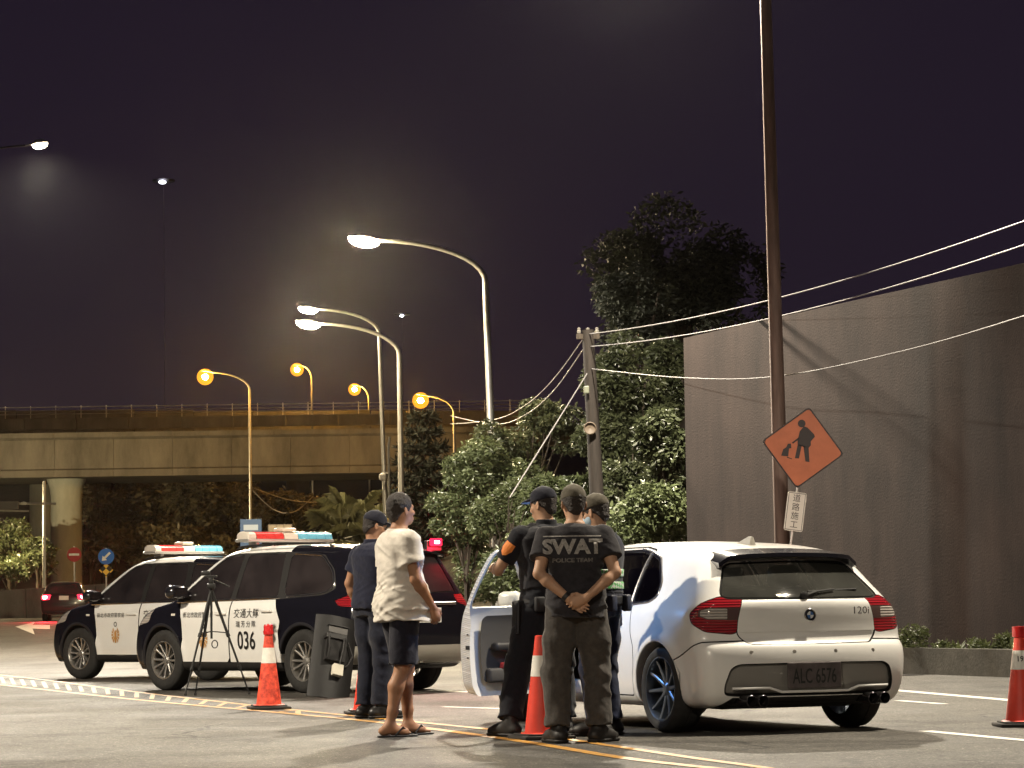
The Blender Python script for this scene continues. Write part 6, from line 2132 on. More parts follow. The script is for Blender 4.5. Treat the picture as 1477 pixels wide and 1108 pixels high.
# sleeve name tape: white framed letters and a green bar
el, sl = J['elb_l'], J['sho_l']
c_ = lerp(sl, el, .40); out_ = np.array([-.75, -.66, 0]); out_ /= np.linalg.norm(out_); rt = np.cross(out_, np.array([0, 0, 1.])) * -1
WHT = mat('white_vinyl', (.7, .7, .68), .6)
MM = Matrix([[rt[0], 0, out_[0], c_[0] + out_[0] * .3], [rt[1], 0, out_[1], c_[1] + out_[1] * .3], [rt[2], 1, out_[2], c_[2]], [0, 0, 0, 1]])
t_ = text_mesh('sleeve_text', 'POLICE', .052, WHT, sh_, MM, bold=.002, xs=.72); p.wrap(t_, sh_, -out_, .3, .005)
b = MB()
for (x0, y0, x1, y1) in ((-.07, .036, .07, .042), (-.07, -.042, .07, -.036), (-.07, -.042, -.064, .042), (.064, -.042, .07, .042)):
    b.add([MM @ Vector(v) for v in ((x0, y0, 0), (x1, y0, 0), (x1, y1, 0), (x0, y1, 0))], [(0, 1, 2, 3)])
t_ = b.build('sleeve_frame', WHT, sh_); tag(t_, kind='stuff'); p.wrap(t_, sh_, -out_, .3, .004)
b = MB(); b.add([MM @ Vector(v) for v in ((-.06, -.085, 0), (.06, -.085, 0), (.06, -.055, 0), (-.06, -.055, 0))], [(0, 1, 2, 3)]); t_ = b.build('sleeve_bar', mat('green_vinyl', (.22, .42, .12), .6), sh_); p.wrap(t_, sh_, -out_, .3, .004)
for sx in (-1, 1): strap_box(sh_, (sx * .145, -.005, 1.492 * 1.72 / 1.75), (.11, .05, .012), mat('grey_epaulette', (.16, .15, .14), .7), 'epaulette', rot=Matrix.Rotation(sx * R(16), 3, 'Y'), bev=.004)
p.stand(gp(868, 1061), R(62), 'officer with pale blue mask and chequered safety vest beside the white hatchback')
# ------------------------------------------------------------------ vegetation
def leaf_mat(name, c, c2, rough=0.45, trans=0.25):
    m = bpy.data.materials.new(name)
    m.use_nodes = True
    N, L = nodes_of(m)
    b = N['Principled BSDF']
    oi = N.new('ShaderNodeTexCoord')
    n = N.new('ShaderNodeTexNoise'); n.inputs['Scale'].default_value = 2.3; n.inputs['Detail'].default_value = 5; n.inputs['Roughness'].default_value = .8
    L.new(oi.outputs['Object'], n.inputs['Vector'])
    r = N.new('ShaderNodeValToRGB'); r.color_ramp.elements[0].position = .38; r.color_ramp.elements[1].position = .64
    r.color_ramp.elements[0].color = (*c, 1); r.color_ramp.elements[1].color = (*c2, 1)
    L.new(n.outputs[0], r.inputs[0]); L.new(r.outputs[0], b.inputs['Base Color'])
    b.inputs['Roughness'].default_value = rough
    b.inputs['Specular IOR Level'].default_value = .45
    tr = N.new('ShaderNodeBsdfTranslucent'); L.new(r.outputs[0], tr.inputs[0])
    mx = N.new('ShaderNodeMixShader'); mx.inputs[0].default_value = trans
    L.new(b.outputs[0], mx.inputs[1]); L.new(tr.outputs[0], mx.inputs[2]); L.new(mx.outputs[0], N['Material Output'].inputs[0])
    MATS[name] = m
    return m
LEAF_G = leaf_mat('leaf_green', (.050, .066, .027), (.140, .165, .080), .36)
LEAF_D = leaf_mat('leaf_dark', (.030, .038, .018), (.095, .108, .055), .36)
LEAF_O = leaf_mat('leaf_olive', (.070, .060, .034), (.170, .140, .085))
LEAF_P = leaf_mat('leaf_palm', (.075, .078, .035), (.17, .16, .075), .5)
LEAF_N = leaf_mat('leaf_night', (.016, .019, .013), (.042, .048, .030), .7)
BARK = mat('bark', (.045, .035, .026), .9, var=.4, vscale=9, bump=.6, bscale=30, stretch=(3, 3, .6))
def leaf_cards(P, size, seed, droop=.35, aspect=.42, jitter=.45):
    r = np.random.default_rng(seed)
    n = len(P)
    d = r.normal(size=(n, 3)); d[:, 2] = d[:, 2] * .6 - droop
    d /= np.linalg.norm(d, axis=1, keepdims=True)
    u = r.normal(size=(n, 3)); s_ = np.cross(d, u); s_ /= np.linalg.norm(s_, axis=1, keepdims=True)
    nn = np.cross(s_, d)
    L_ = size * (1 + jitter * r.uniform(-1, 1, (n, 1))); w_ = L_ * aspect
    a = P; m = P + d * L_ * .5 + nn * L_ * .08; t = P + d * L_
    V = np.stack([a, m + s_ * w_ * .5, t, m - s_ * w_ * .5], 1).reshape(-1, 3)
    i = np.arange(n)[:, None] * 4
    F = np.concatenate([i + [0, 1, 2], i + [0, 2, 3]])
    return V, F
def blob_points(blobs, n, seed, gap=.15, gscale=1.3, shell=.55):
    r = np.random.default_rng(seed)
    vol = np.array([b[1][0] * b[1][1] * b[1][2] for b in blobs]) ** .67
    cnt = (vol / vol.sum() * n * 1.7).astype(int) + 1
    out = []
    for (c, rad), k in zip(blobs, cnt):
        q = r.normal(size=(k, 3)); q /= np.linalg.norm(q, axis=1, keepdims=True)
        q *= (shell + (1.06 - shell) * r.uniform(0, 1, (k, 1)) ** .6)
        out.append(np.array(c) + q * np.array(rad))
    P = np.concatenate(out)
    keep = vnoise(P, gscale, seed % 97) + .5 * vnoise(P, gscale * 2.7, seed % 89) > -gap + r.uniform(-.25, .25, len(P))
    return P[keep]
def make_tree(name, base, blobs, n, lsize, lm, label, cat, group, seed, trunk=True, droop=.35, tr=.12, aspect=.42, gap=.15, gscale=1.3):
    """blobs are given in world metres; things sit at base"""
    base = Vector(base)
    t = empty(name, base)
    tag(t, label, cat, group)
    bl = [((c[0] - base.x, c[1] - base.y, c[2] - base.z), r_) for c, r_ in blobs]
    P = blob_points(bl, n, seed, gap, gscale)
    P = P[P[:, 2] > .03]
    V, F = leaf_cards(P, lsize, seed, droop, aspect)
    mesh_np('crown', V, F, lm, t, smooth=False)
    if trunk:
        r = random.Random(seed)
        b = MB()
        top = Vector((0, 0, 0))
        mean = Vector(np.mean([c for c, _ in bl], axis=0))
        pts = [Vector((0, 0, -.1)), mean * .35 + Vector((r.uniform(-.1, .1), 0, 0)), mean * .75, mean]
        b.tube(pts, [tr * 1.3, tr, tr * .7, tr * .4], 8)
        for c, rr in bl[:7]:
            c = Vector(c); st = mean * r.uniform(.35, .7)
            mid = st.lerp(c, .5) + Vector((r.uniform(-.15, .15), r.uniform(-.15, .15), .15))
            b.tube([st, mid, c], [tr * .5, tr * .35, tr * .15], 6)
        b.build('trunk', BARK, t, smooth=True)
    return t
def blobs_px(cx, cy, Y, rx, ry, n, seed, depth=1.0, br=.45):
    """n leaf clumps filling an ellipse seen at pixel (cx, cy) and standing at distance Y"""
    r = np.random.default_rng(seed)
    out = []
    sc = FPX / Y
    for _ in range(n):
        a = r.uniform(0, 2 * math.pi); q = math.sqrt(r.uniform(0, 1)) * (1 - br * .6)
        p = at(cx + rx * q * math.cos(a), cy + ry * q * math.sin(a), Y)
        rr = min(rx, ry) / sc * br * r.uniform(.7, 1.2)
        out.append(((p.x, Y + r.uniform(-depth, depth), p.z), (rr * r.uniform(.9, 1.4), rr * 1.1, rr * r.uniform(.75, 1.05))))
    return out
GR = 'roadside trees and shrubs on the right bank'
def bz(x, y): return float(bank_h(np.array([x]), np.array([y]))[0])
def roadside(cx, cy, Y, rx, ry, nb, n, ls, lm, label, seed, name='shrub', cat='shrub', br=.5, gap=.15, tr=.06, droop=.35, gs=1.3, aspect=.42):
    bl = blobs_px(cx, cy, Y, rx, ry, nb, seed, rx / (FPX / Y) * .5, br)
    x = at(cx, cy, Y).x
    return make_tree(name, (x, Y, bz(x, Y) - .05), bl, n, ls, lm, label, cat, GR, seed, True, droop, tr, gap=gap, gscale=gs, aspect=aspect)
roadside(672, 735, 63, 46, 120, 20, 15000, .11, LEAF_G, 'tall loose grey-green shrub filling the gap behind the red beacon', 101, br=.42)
roadside(735, 770, 60, 50, 100, 14, 9000, .11, LEAF_G, 'shrub seen through the open car door window', 102, br=.45)
roadside(806, 712, 57, 56, 42, 12, 8000, .13, LEAF_G, 'bright leafy shrub lit green above the officers', 103, br=.5)
roadside(770, 640, 70, 95, 70, 16, 9000, .12, LEAF_D, 'dim thicket crown behind the guy wire', 104, br=.4)
roadside(905, 610, 58, 60, 150, 24, 15000, .12, LEAF_D, 'tall creeper-covered tree behind the utility pole', 105, 'tree', 'tree', br=.42, tr=.12)
roadside(945, 745, 49, 55, 62, 14, 7000, .11, LEAF_G, 'leafy shrub at the left end of the retaining wall', 106, br=.5)
roadside(760, 830, 52, 90, 55, 12, 6000, .10, LEAF_G, 'low hedge along the kerb behind the officers', 107, br=.5)
roadside(640, 840, 75, 60, 50, 10, 5000, .11, LEAF_D, 'low dark hedge beneath the grey-green shrub', 108, br=.5)
roadside(980, 400, 66, 130, 120, 26, 16000, .15, LEAF_N, 'big dark tree crown rising above the retaining wall', 109, 'tree', 'tree', br=.36, tr=.2, gap=.05)
roadside(905, 450, 62, 70, 70, 14, 7000, .13, LEAF_N, 'dark crown where the wires meet the utility pole', 111, 'tree', 'tree', br=.42, tr=.14)
roadside(705, 700, 67, 62, 80, 16, 11000, .12, LEAF_G, 'broad shrub behind the galvanised lamp pole', 112, br=.45)
roadside(865, 720, 54, 40, 60, 12, 7000, .11, LEAF_G, 'leafy shrub at the foot of the utility pole', 113, br=.5)
roadside(790, 770, 55, 60, 50, 12, 7000, .11, LEAF_G, 'mid green shrub behind the leaning officer', 114, br=.5)
roadside(960, 560, 60, 40, 90, 14, 8000, .13, LEAF_D, 'dark creeper mass against the left edge of the wall', 115, br=.5)
roadside(950, 650, 50.5, 45, 75, 14, 9000, .12, LEAF_D, 'glossy climbing shrub beside the upper wall corner', 116, br=.48)
roadside(900, 700, 53, 40, 90, 12, 8000, .11, LEAF_D, 'tangled shrub between utility pole and wall', 117, br=.48)
# broad strap-leaved plants by the wall end
def strap_plant(base, n, L_, label, seed, lm=LEAF_P, group='strap-leaved plants by the wall', name='strap_plant', cat='plant', spread=1.0):
    r = random.Random(seed)
    t = empty(name, base); tag(t, label, cat, group)
    for i in range(n):
        a = r.uniform(0, 2 * math.pi); e0 = r.uniform(.5, 1.25); L2 = L_ * r.uniform(.6, 1.1)
        b = MB(); vs, fs = [], []
        p = Vector((0, 0, .05)); el = e0
        w0 = .05 * L_ * r.uniform(.8, 1.2)
        for k in range(7):
            d = Vector((math.cos(a) * math.cos(el) * spread, math.sin(a) * math.cos(el) * spread, math.sin(el)))
            s_ = Vector((-math.sin(a), math.cos(a), 0))
            w_ = w0 * math.sin(math.pi * (k + .6) / 7.2)
            vs += [p - s_ * w_ + Vector((0, 0, w_ * .35)), p, p + s_ * w_ + Vector((0, 0, w_ * .35))]
            p = p + d * L2 / 6; el -= r.uniform(.18, .34)
        for k in range(6):
            for q in (0, 1):
                fs.append((k * 3 + q, k * 3 + q + 1, k * 3 + q + 4, k * 3 + q + 3))
        b.add(vs, fs); b.build('leaf', lm, t, smooth=True)
for i, (px, py, Y, n, L_) in enumerate(((905, 800, 46.5, 12, 1.1), (945, 806, 46.2, 12, 1.2), (975, 800, 46.0, 10, 1.0), (880, 815, 47, 8, .9))):
    p_ = at(px, py, Y); z = bz(p_.x, Y)
    strap_plant((p_.x, Y, z), n, L_, ['strap-leaved plant with pale arching leaves left of the wall end', 'largest strap-leaved plant against the wall end', 'strap-leaved plant touching the wall corner', 'small strap-leaved plant near the utility pole foot'][i], 200 + i)
# weeds along the wall foot behind the kerb: too fine to count
P = []
r = np.random.default_rng(5)
for k in range(1500):
    u = r.uniform(0, 1)
    q = W0.lerp(W1, u) + wn * r.uniform(.04, .60)
    dens = .5 + .5 * math.sin(u * 37) * math.sin(u * 91)
    if r.uniform() < .25 + .75 * dens:
        P.append((q.x, q.y, .12, dens))
P = np.array(P)
n = len(P)
V_, F_ = [], []
for i, (x, y, z, de) in enumerate(P):
    for k in range(4):
        a = r.uniform(0, 2 * math.pi); h_ = r.uniform(.06, .42) * (.25 + .8 * de) ; lx = r.uniform(.02, .16) * h_ / .3
        dx, dy = math.cos(a), math.sin(a); w_ = .010 + .012 * r.uniform()
        o_ = len(V_)
        V_ += [(x - dy * w_, y + dx * w_, z - .04), (x + dy * w_, y - dx * w_, z - .04), (x + dx * lx * .5 + dy * w_ * 1.5, y + dy * lx * .5 - dx * w_ * 1.5, z + h_ * .6), (x + dx * lx * .5 - dy * w_ * 1.5, y + dy * lx * .5 + dx * w_ * 1.5, z + h_ * .6), (x + dx * lx * 1.4, y + dy * lx * 1.4, z + h_ * .95)]
        F_ += [(o_, o_ + 1, o_ + 2), (o_, o_ + 2, o_ + 3), (o_ + 3, o_ + 2, o_ + 4)]
we = mesh_np('weeds', V_, np.array(F_), leaf_mat('weed_green', (.05, .065, .022), (.13, .145, .06)), smooth=False)
tag(we, 'ragged weeds and grass along the foot of the retaining wall', 'weeds', kind='stuff')
# leafier weed clumps spilling over the kerb
for i, (px, py, rx, ry) in enumerate(((1312, 928, 26, 24), (1362, 934, 20, 14), (1412, 938, 14, 14), (1445, 925, 14, 18))):
    Y = 37.4 - i * .55
    bl = blobs_px(px, py, Y, rx, ry, 7, 300 + i, .15, .5)
    x = at(px, py, Y).x
    make_tree('weed_clump', (x, Y, .12), bl, 900, .055, MATS['weed_green'], ['large leafy weed clump beside the hatchback rear corner', 'spreading weed clump in the middle of the wall foot', 'small weed clump at the wall foot by the numbered cone', 'upright weed clump behind the numbered cone'][i], 'weed', 'weed clumps along the wall foot', 300 + i, False, .1, gscale=6)
# conifer with tiered branches
def conifer(px, pytop, Y, label):
    top = at(px, pytop, Y); z0 = .6
    H = top.z - z0
    t = empty('conifer', (top.x, Y, z0)); tag(t, label, 'tree', 'far trees')
    b = MB(); b.tube([(0, 0, 0), (0, 0, H * .6), (0, 0, H)], [.16, .1, .02], 8); b.build('trunk', BARK, t, smooth=True)
    r = np.random.default_rng(4)
    Pp, Dd = [], []
    tiers = 11
    for k in range(tiers):
        z = H * (.18 + .80 * k / (tiers - 1)); L_ = 2.6 * (1 - .9 * k / (tiers - 1)) + .25
        for j in range(8):
            a = 2 * math.pi * (j + .5 * (k % 2)) / 8 + r.uniform(-.15, .15)
            for u in np.linspace(.08, 1, 34):
                p0 = np.array([math.cos(a) * L_ * u, math.sin(a) * L_ * u, z + L_ * (.30 * u * u - .10 * u)])
                for q in range(5):
                    Pp.append(p0 + r.normal(size=3) * np.array([.05, .05, .045]))
    V, F = leaf_cards(np.array(Pp), .34, 44, -.25, .25)
    mesh_np('crown', V, F, leaf_mat('needle', (.008, .011, .008), (.020, .024, .014), .7, .05), t, smooth=False)
conifer(610, 600, 125, 'dark tiered conifer silhouetted against the lit bridge')
# fan palm thicket
def fan_palm(px, py, Y, label, seed, nl=14, L_=1.5):
    top = at(px, py, Y); base = (top.x, Y, .6)
    t = empty('fan_palm', base); tag(t, label, 'palm', 'fan palms before the bridge')
    H = top.z - .6
    b = MB(); b.tube([(0, 0, 0), (.05, 0, H * .5), (0, 0, H * .9)], [.16, .13, .11], 8); b.build('trunk', BARK, t, smooth=True)
    r = random.Random(seed)
    for i in range(nl):
        a = 2 * math.pi * i / nl * 2.4 + r.uniform(-.2, .2); el = r.uniform(-.5, 1.2)
        c = Vector((math.cos(a) * math.cos(el) * .8, math.sin(a) * math.cos(el) * .8, H * .9 + math.sin(el) * .8))
        d = (c - Vector((0, 0, H * .88))).normalized(); s_ = d.cross(Vector((0, 0, 1))).normalized(); u_ = s_.cross(d)
        b = MB(); vs, fs = [], []
        for k in range(13):
            g = R(-80 + 160 * k / 12)
            tip = c + (d * math.cos(g) + s_ * math.sin(g)) * L_ * r.uniform(.8, 1.0) - Vector((0, 0, .35 * L_))
            mid = c + (d * math.cos(g) + s_ * math.sin(g)) * L_ * .5
            w_ = .055 * L_ * (s_ * math.cos(g) - d * math.sin(g))
            o_ = len(vs); vs += [c, mid - w_, mid + w_, tip]; fs += [(o_, o_ + 2, o_ + 3), (o_, o_ + 3, o_ + 1)]
        b.tube([Vector((0, 0, H * .86)), c], .02, 4)
        b.add(vs, fs); b.build('leaf', LEAF_P, t)
fan_palm(508, 738, 118, 'fan palm with drooping brown leaves beside the capped man', 1)
fan_palm(490, 760, 116, 'short fan palm low beside the capped man', 2, 12, 1.3)
fan_palm(540, 752, 120, 'fan palm half hidden by the capped man', 3, 12, 1.4)
# trees on the slope below and beyond the bridge
spots = [(150, 735, 195, 62, 58), (215, 745, 200, 60, 60), (275, 740, 196, 58, 62), (330, 750, 199, 60, 58), (395, 748, 204, 58, 60), (450, 760, 206, 50, 54), (130, 795, 186, 40, 36), (190, 790, 188, 48, 40), (255, 795, 187, 50, 38), (310, 800, 187, 44, 34), (165, 700, 210, 60, 40), (250, 700, 214, 60, 36), (345, 700, 214, 66, 36), (590, 735, 160, 40, 60)]
REL = ['right beside the bridge pier', 'behind the first SUV roof', 'under the bridge edge left of the lamp pole', 'behind the wire loop', 'between the lamp pole and the thin dark pole', 'behind the fan palms', 'low at the foot of the pier', 'above the round blue sign', 'just over the SUV light bar', 'low behind the blue notice board',
       'high under the girder near the pier', 'high under the girder over the SUVs', 'high under the girder by the sodium lamp pole', 'beneath the conifer']
for i, (px, py, Y, rx, ry) in enumerate(spots):
    bl = blobs_px(px, py, Y, rx, ry, 13, 400 + i, 1.5, .42)
    x = at(px, py, Y).x; z = float(far_h(np.array([x]), np.array([float(Y)]))[0]) if Y > 150 else .6
    make_tree('slope_tree', (x, Y, z), bl, 3400, .40, LEAF_O, 'brownish bushy tree ' + REL[i], 'tree', 'bushy trees on the slope behind the bridge', 400 + i, True, .3, .18, gscale=.6)
for i, (px, py, Y, rx, ry) in enumerate(((15, 775, 172, 42, 42), (55, 800, 168, 26, 30), (-30, 790, 170, 40, 46), (20, 815, 160, 40, 22))):
    bl = blobs_px(px, py, Y, rx, ry, 11, 450 + i, 1.2, .45)
    x = at(px, py, Y).x
    make_tree('lit_shrub', (x, Y, .6), bl, 3800, .26, LEAF_G, ['yellow-green shrub below the signal arm', 'small lit shrub between signal mast and pier', 'yellow-green shrub beyond the end of the signal head', 'low lit shrub just behind the concrete barrier'][i], 'shrub', 'lit shrubs beside the pier', 450 + i, True, .3, .1, gscale=.7)
# ------------------------------------------------------------------ cones
ORANGE = mat('cone_orange', (.72, .055, .030), .5, var=.10, vscale=7, coat=.15)
WBAND = mat('reflective_white', (.74, .72, .66), .45, var=.12, vscale=12)
RUB = mat('cone_rubber', (.022, .020, .018), .85)
def cone(p, label, H=.70, top=None, num=None, rz=0.0, scuff=False):
    t = empty('traffic_cone', p, rz); tag(t, label, 'traffic cone', 'orange traffic cones')
    b = MB(); b.box((0, 0, .014), (.38, .38, .028), bev=.01); b.box((0, 0, .034), (.31, .31, .014), bev=.006); b.build('base', RUB, t, autosmooth=40)
    rad = lambda u: .125 + (.034 - .125) * u
    bands = [(.04, .60, ORANGE, 'body', 0), (.60, .80, WBAND, 'reflective_band', .002), (.80, .985, ORANGE, 'tip', 0)]
    mo = mat('cone_orange_scuffed', (.62, .045, .025), .6, col2=(.72, .08, .04), var=.45, vscale=16) if scuff else ORANGE
    for a, c, m, nm, off in bands:
        prof = [(rad(a) + off, a * H), (rad((a + c) / 2) + off, (a + c) / 2 * H), (rad(c) + off, c * H)]
        if nm == 'body': prof = [(.150, .041), (.138, .048)] + prof
        if nm == 'tip': prof += [(.026, c * H + .006), (.001, c * H + .006)]
        b = MB(); b.lathe(prof, 28); b.build(nm, mo if m is ORANGE else m, t, smooth=True)
    if num:
        # digits lie on the band facing the road
        o = text_mesh('number', num, .055, mat('black_ink', (.015, .013, .012), .6), t, Matrix(((1, 0, 0, 0), (0, 0, -1, 0), (0, 1, 0, .71 * H), (0, 0, 0, 1))), bold=.001)
        for v in o.data.vertices:
            rr = rad(v.co.z / H) + .004; a = v.co.x / rr
            v.co = (math.sin(a) * rr, -math.cos(a) * rr, v.co.z)
    if top == 'flasher':
        b = MB(); b.lathe([(.030, H - .03), (.048, H - .02), (.050, H + .01), (.044, H + .02), (.046, H + .055), (.036, H + .075), (.001, H + .08)], 20)
        b.build('flasher', mat('red_flasher', (.55, .02, .02), .25, coat=1.0), t, smooth=True)
    if top == 'bar':
        b = MB(); b.lathe([(.034, H - .05), (.055, H - .04), (.055, H + .035), (.001, H + .04)], 18); b.build('bar_holder', mat('red_flasher', (.55, .02, .02), .25, coat=1.0), t, smooth=True)
        b = MB(); b.box((.62, 0, H + .005), (1.25, .03, .065), bev=.01); bb = b.build('barrier_bar', mat('red_bar', (.50, .02, .03), .4), t)
        for k in range(9):
            for zz in (-.018, .002, .020):
                pass
        b = MB(); b.box((.40, -.017, H + .005), (.75, .006, .040)); b.build('led_strip', glow('lit_bar_led', (1, .03, .08), 1.1), bb)
    return t
cone(gp(388, 1023), 'scuffed orange cone with red flasher on top before the police SUV', .72, 'flasher', scuff=True, rz=R(12))
cone(gp(781, 1066), 'clean orange cone with white band by the boots of the printed T-shirt man', .735, rz=R(20))
cone(gp(1474, 1048), 'orange cone numbered 193 carrying a red barrier bar', .70, 'bar', '193', rz=R(2))
cone(gp(529, 1030), 'orange cone hidden behind the capped man\'s legs', .70, rz=R(8))

# ------------------------------------------------------------------ camera tripod
def tripod():
    base = gp(303, 1003); t = empty('tripod', base); tag(t, 'black folding camera tripod standing before the police SUV door', 'tripod')
    TB = mat('tripod_black', (.012, .012, .012), .45)
    apex = Vector((.02, 0, 1.17))
    for fx, fy in ((-.26, -.10), (-.16, -.02), (.42, .12)):
        foot = Vector((fx, fy, .012)); d = foot - apex
        b = MB()
        b.tube([apex + d * .02, apex + d * .45], .016, 8); b.tube([apex + d * .42, apex + d * .76], .012, 8); b.tube([apex + d * .74, apex + d * .99], .009, 8)
        lg = b.build('leg', TB, t, smooth=True)
        for u in (.44, .75):
            b = MB(); c = apex + d * u; b.tube([c - d * .018, c + d * .018], .022, 8); b.build('leg_lock', TB, lg, smooth=True)
        b = MB(); b.lathe([(.001, -.012), (.014, -.010), (.016, .008), (.010, .016)], 10, Matrix.Translation(foot)); b.build('foot', RUB, lg, smooth=True)
    b = MB(); b.tube([apex + Vector((0, 0, .06)), Vector((.02, 0, .62))], .013, 8); b.build('centre_column', TB, t, smooth=True)
    b = MB(); b.tube([Vector((.055 + .032 * math.cos(a), 0, .56 + .042 * math.sin(a))) for a in np.linspace(0, 2 * math.pi, 17)], .007, 6, cap=False); b.build('column_hook', TB, t, smooth=True)
    br = MB()
    for fx, fy in ((-.26, -.10), (-.16, -.02), (.42, .12)):
        c = apex + (Vector((fx, fy, .012)) - apex) * .42; br.tube([Vector((.02, 0, .70)), c], .006, 5)
    br.build('brace', TB, t)
    b = MB(); b.box(apex + Vector((0, 0, .03)), (.09, .08, .06), bev=.015); b.box(apex + Vector((0, 0, .09)), (.05, .06, .07), bev=.01); b.box(apex + Vector((0, 0, .135)), (.13, .06, .022), bev=.006)
    hd = b.build('head', TB, t, autosmooth=40)
    b = MB(); b.tube([apex + Vector((.02, 0, .10)), apex + Vector((.20, -.03, .02))], .009, 6); b.build('pan_handle', TB, hd, smooth=True)
    b = MB(); b.box(apex + Vector((-.06, 0, .17)), (.10, .05, .05), bev=.012); b.build('camera', TB, hd, autosmooth=40)
tripod()

# ------------------------------------------------------------------ ballistic shield leaning on the SUV
def shield():
    base = gp(480, 1007)
    t = empty('ballistic_shield', base); tag(t, 'dark curved ballistic shield leaning on the SUV rear wheel', 'shield')
    SM = mat('shield_black', (.010, .0095, .0095), .55, var=.25, vscale=5, bump=.1, bscale=90)
    H, w_ = .90, .50
    vs, fs = [], []
    nx, nz = 13, 8
    def sp(u, v, o_=0.0):
        a = (u - .5) * 1.25; rr = w_ / 1.25
        return Vector((math.sin(a) * rr, -(math.cos(a) - 1) * rr * 1.0 + o_, v * H))
    lean = Matrix.Translation((-.03, 0, 0)) @ Matrix.Rotation(R(20), 4, 'Z') @ Matrix.Rotation(R(12), 4, 'Y') @ Matrix.Rotation(R(-15), 4, 'X')
    for s_ in (0, .014):
        for j in range(nz):
            for i in range(nx):
                vs.append(lean @ sp(i / (nx - 1), j / (nz - 1), s_))
    o_ = nx * nz
    for j in range(nz - 1):
        for i in range(nx - 1):
            a = j * nx + i; fs.append((a, a + 1, a + nx + 1, a + nx)); fs.append((o_ + a, o_ + a + nx, o_ + a + nx + 1, o_ + a + 1))
    for i in range(nx - 1):
        fs.append((i, o_ + i, o_ + i + 1, i + 1)); k = (nz - 1) * nx + i; fs.append((k, k + 1, o_ + k + 1, o_ + k))
    for j in range(nz - 1):
        a, c = j * nx, (j + 1) * nx; fs.append((a, c, o_ + c, o_ + a)); a += nx - 1; c += nx - 1; fs.append((a, o_ + a, o_ + c, c))
    b = MB(); b.add(vs, fs); b.build('panel', SM, t, autosmooth=35)
    def patch(u0, u1, v0, v1, m, nm, d=.03, parent=t):
        b = MB(); vv = []
        for dd in (-.002, -d):
            for (u, v) in ((u0, v0), (u1, v0), (u1, v1), (u0, v1)): vv.append(lean @ sp(u, v, dd))
        b.add(vv, [(0, 1, 2, 3), (4, 7, 6, 5), (0, 4, 5, 1), (1, 5, 6, 2), (2, 6, 7, 3), (3, 7, 4, 0)]); return b.build(nm, m, parent)
    patch(.30, .72, .79, .86, mat('view_slot_glass', (.13, .125, .12), .2, coat=1.0), 'view_slot', .02)
    patch(.28, .74, .875, .885, BLACKP, 'slot_hood', .035)
    patch(.26, .70, .44, .72, mat('shield_bag', (.016, .015, .015), .8, var=.3, vscale=20), 'arm_pad', .075)
    patch(.22, .66, .70, .755, BLACKP, 'handle_bracket', .10)
    patch(.46, .68, .27, .40, mat('paper_label', (.70, .66, .55), .7), 'label_card', .082)
    b = MB(); b.tube([lean @ sp(.28, .72, -.09), lean @ sp(.30, .58, -.12), lean @ sp(.30, .45, -.08)], .012, 6); b.build('strap', BLACKP, t, smooth=True)
    b = MB(); b.tube([lean @ sp(.62, .72, -.09), lean @ sp(.60, .58, -.12), lean @ sp(.58, .40, -.085)], .012, 6); b.build('strap', BLACKP, t, smooth=True)
    b = MB(); b.tube([lean @ sp(.75, .70, -.03), lean @ sp(.9, .55, -.05), lean @ sp(.8, .42, -.04), lean @ sp(.7, .38, -.05)], .010, 6); b.build('strap', BLACKP, t, smooth=True)
shield()

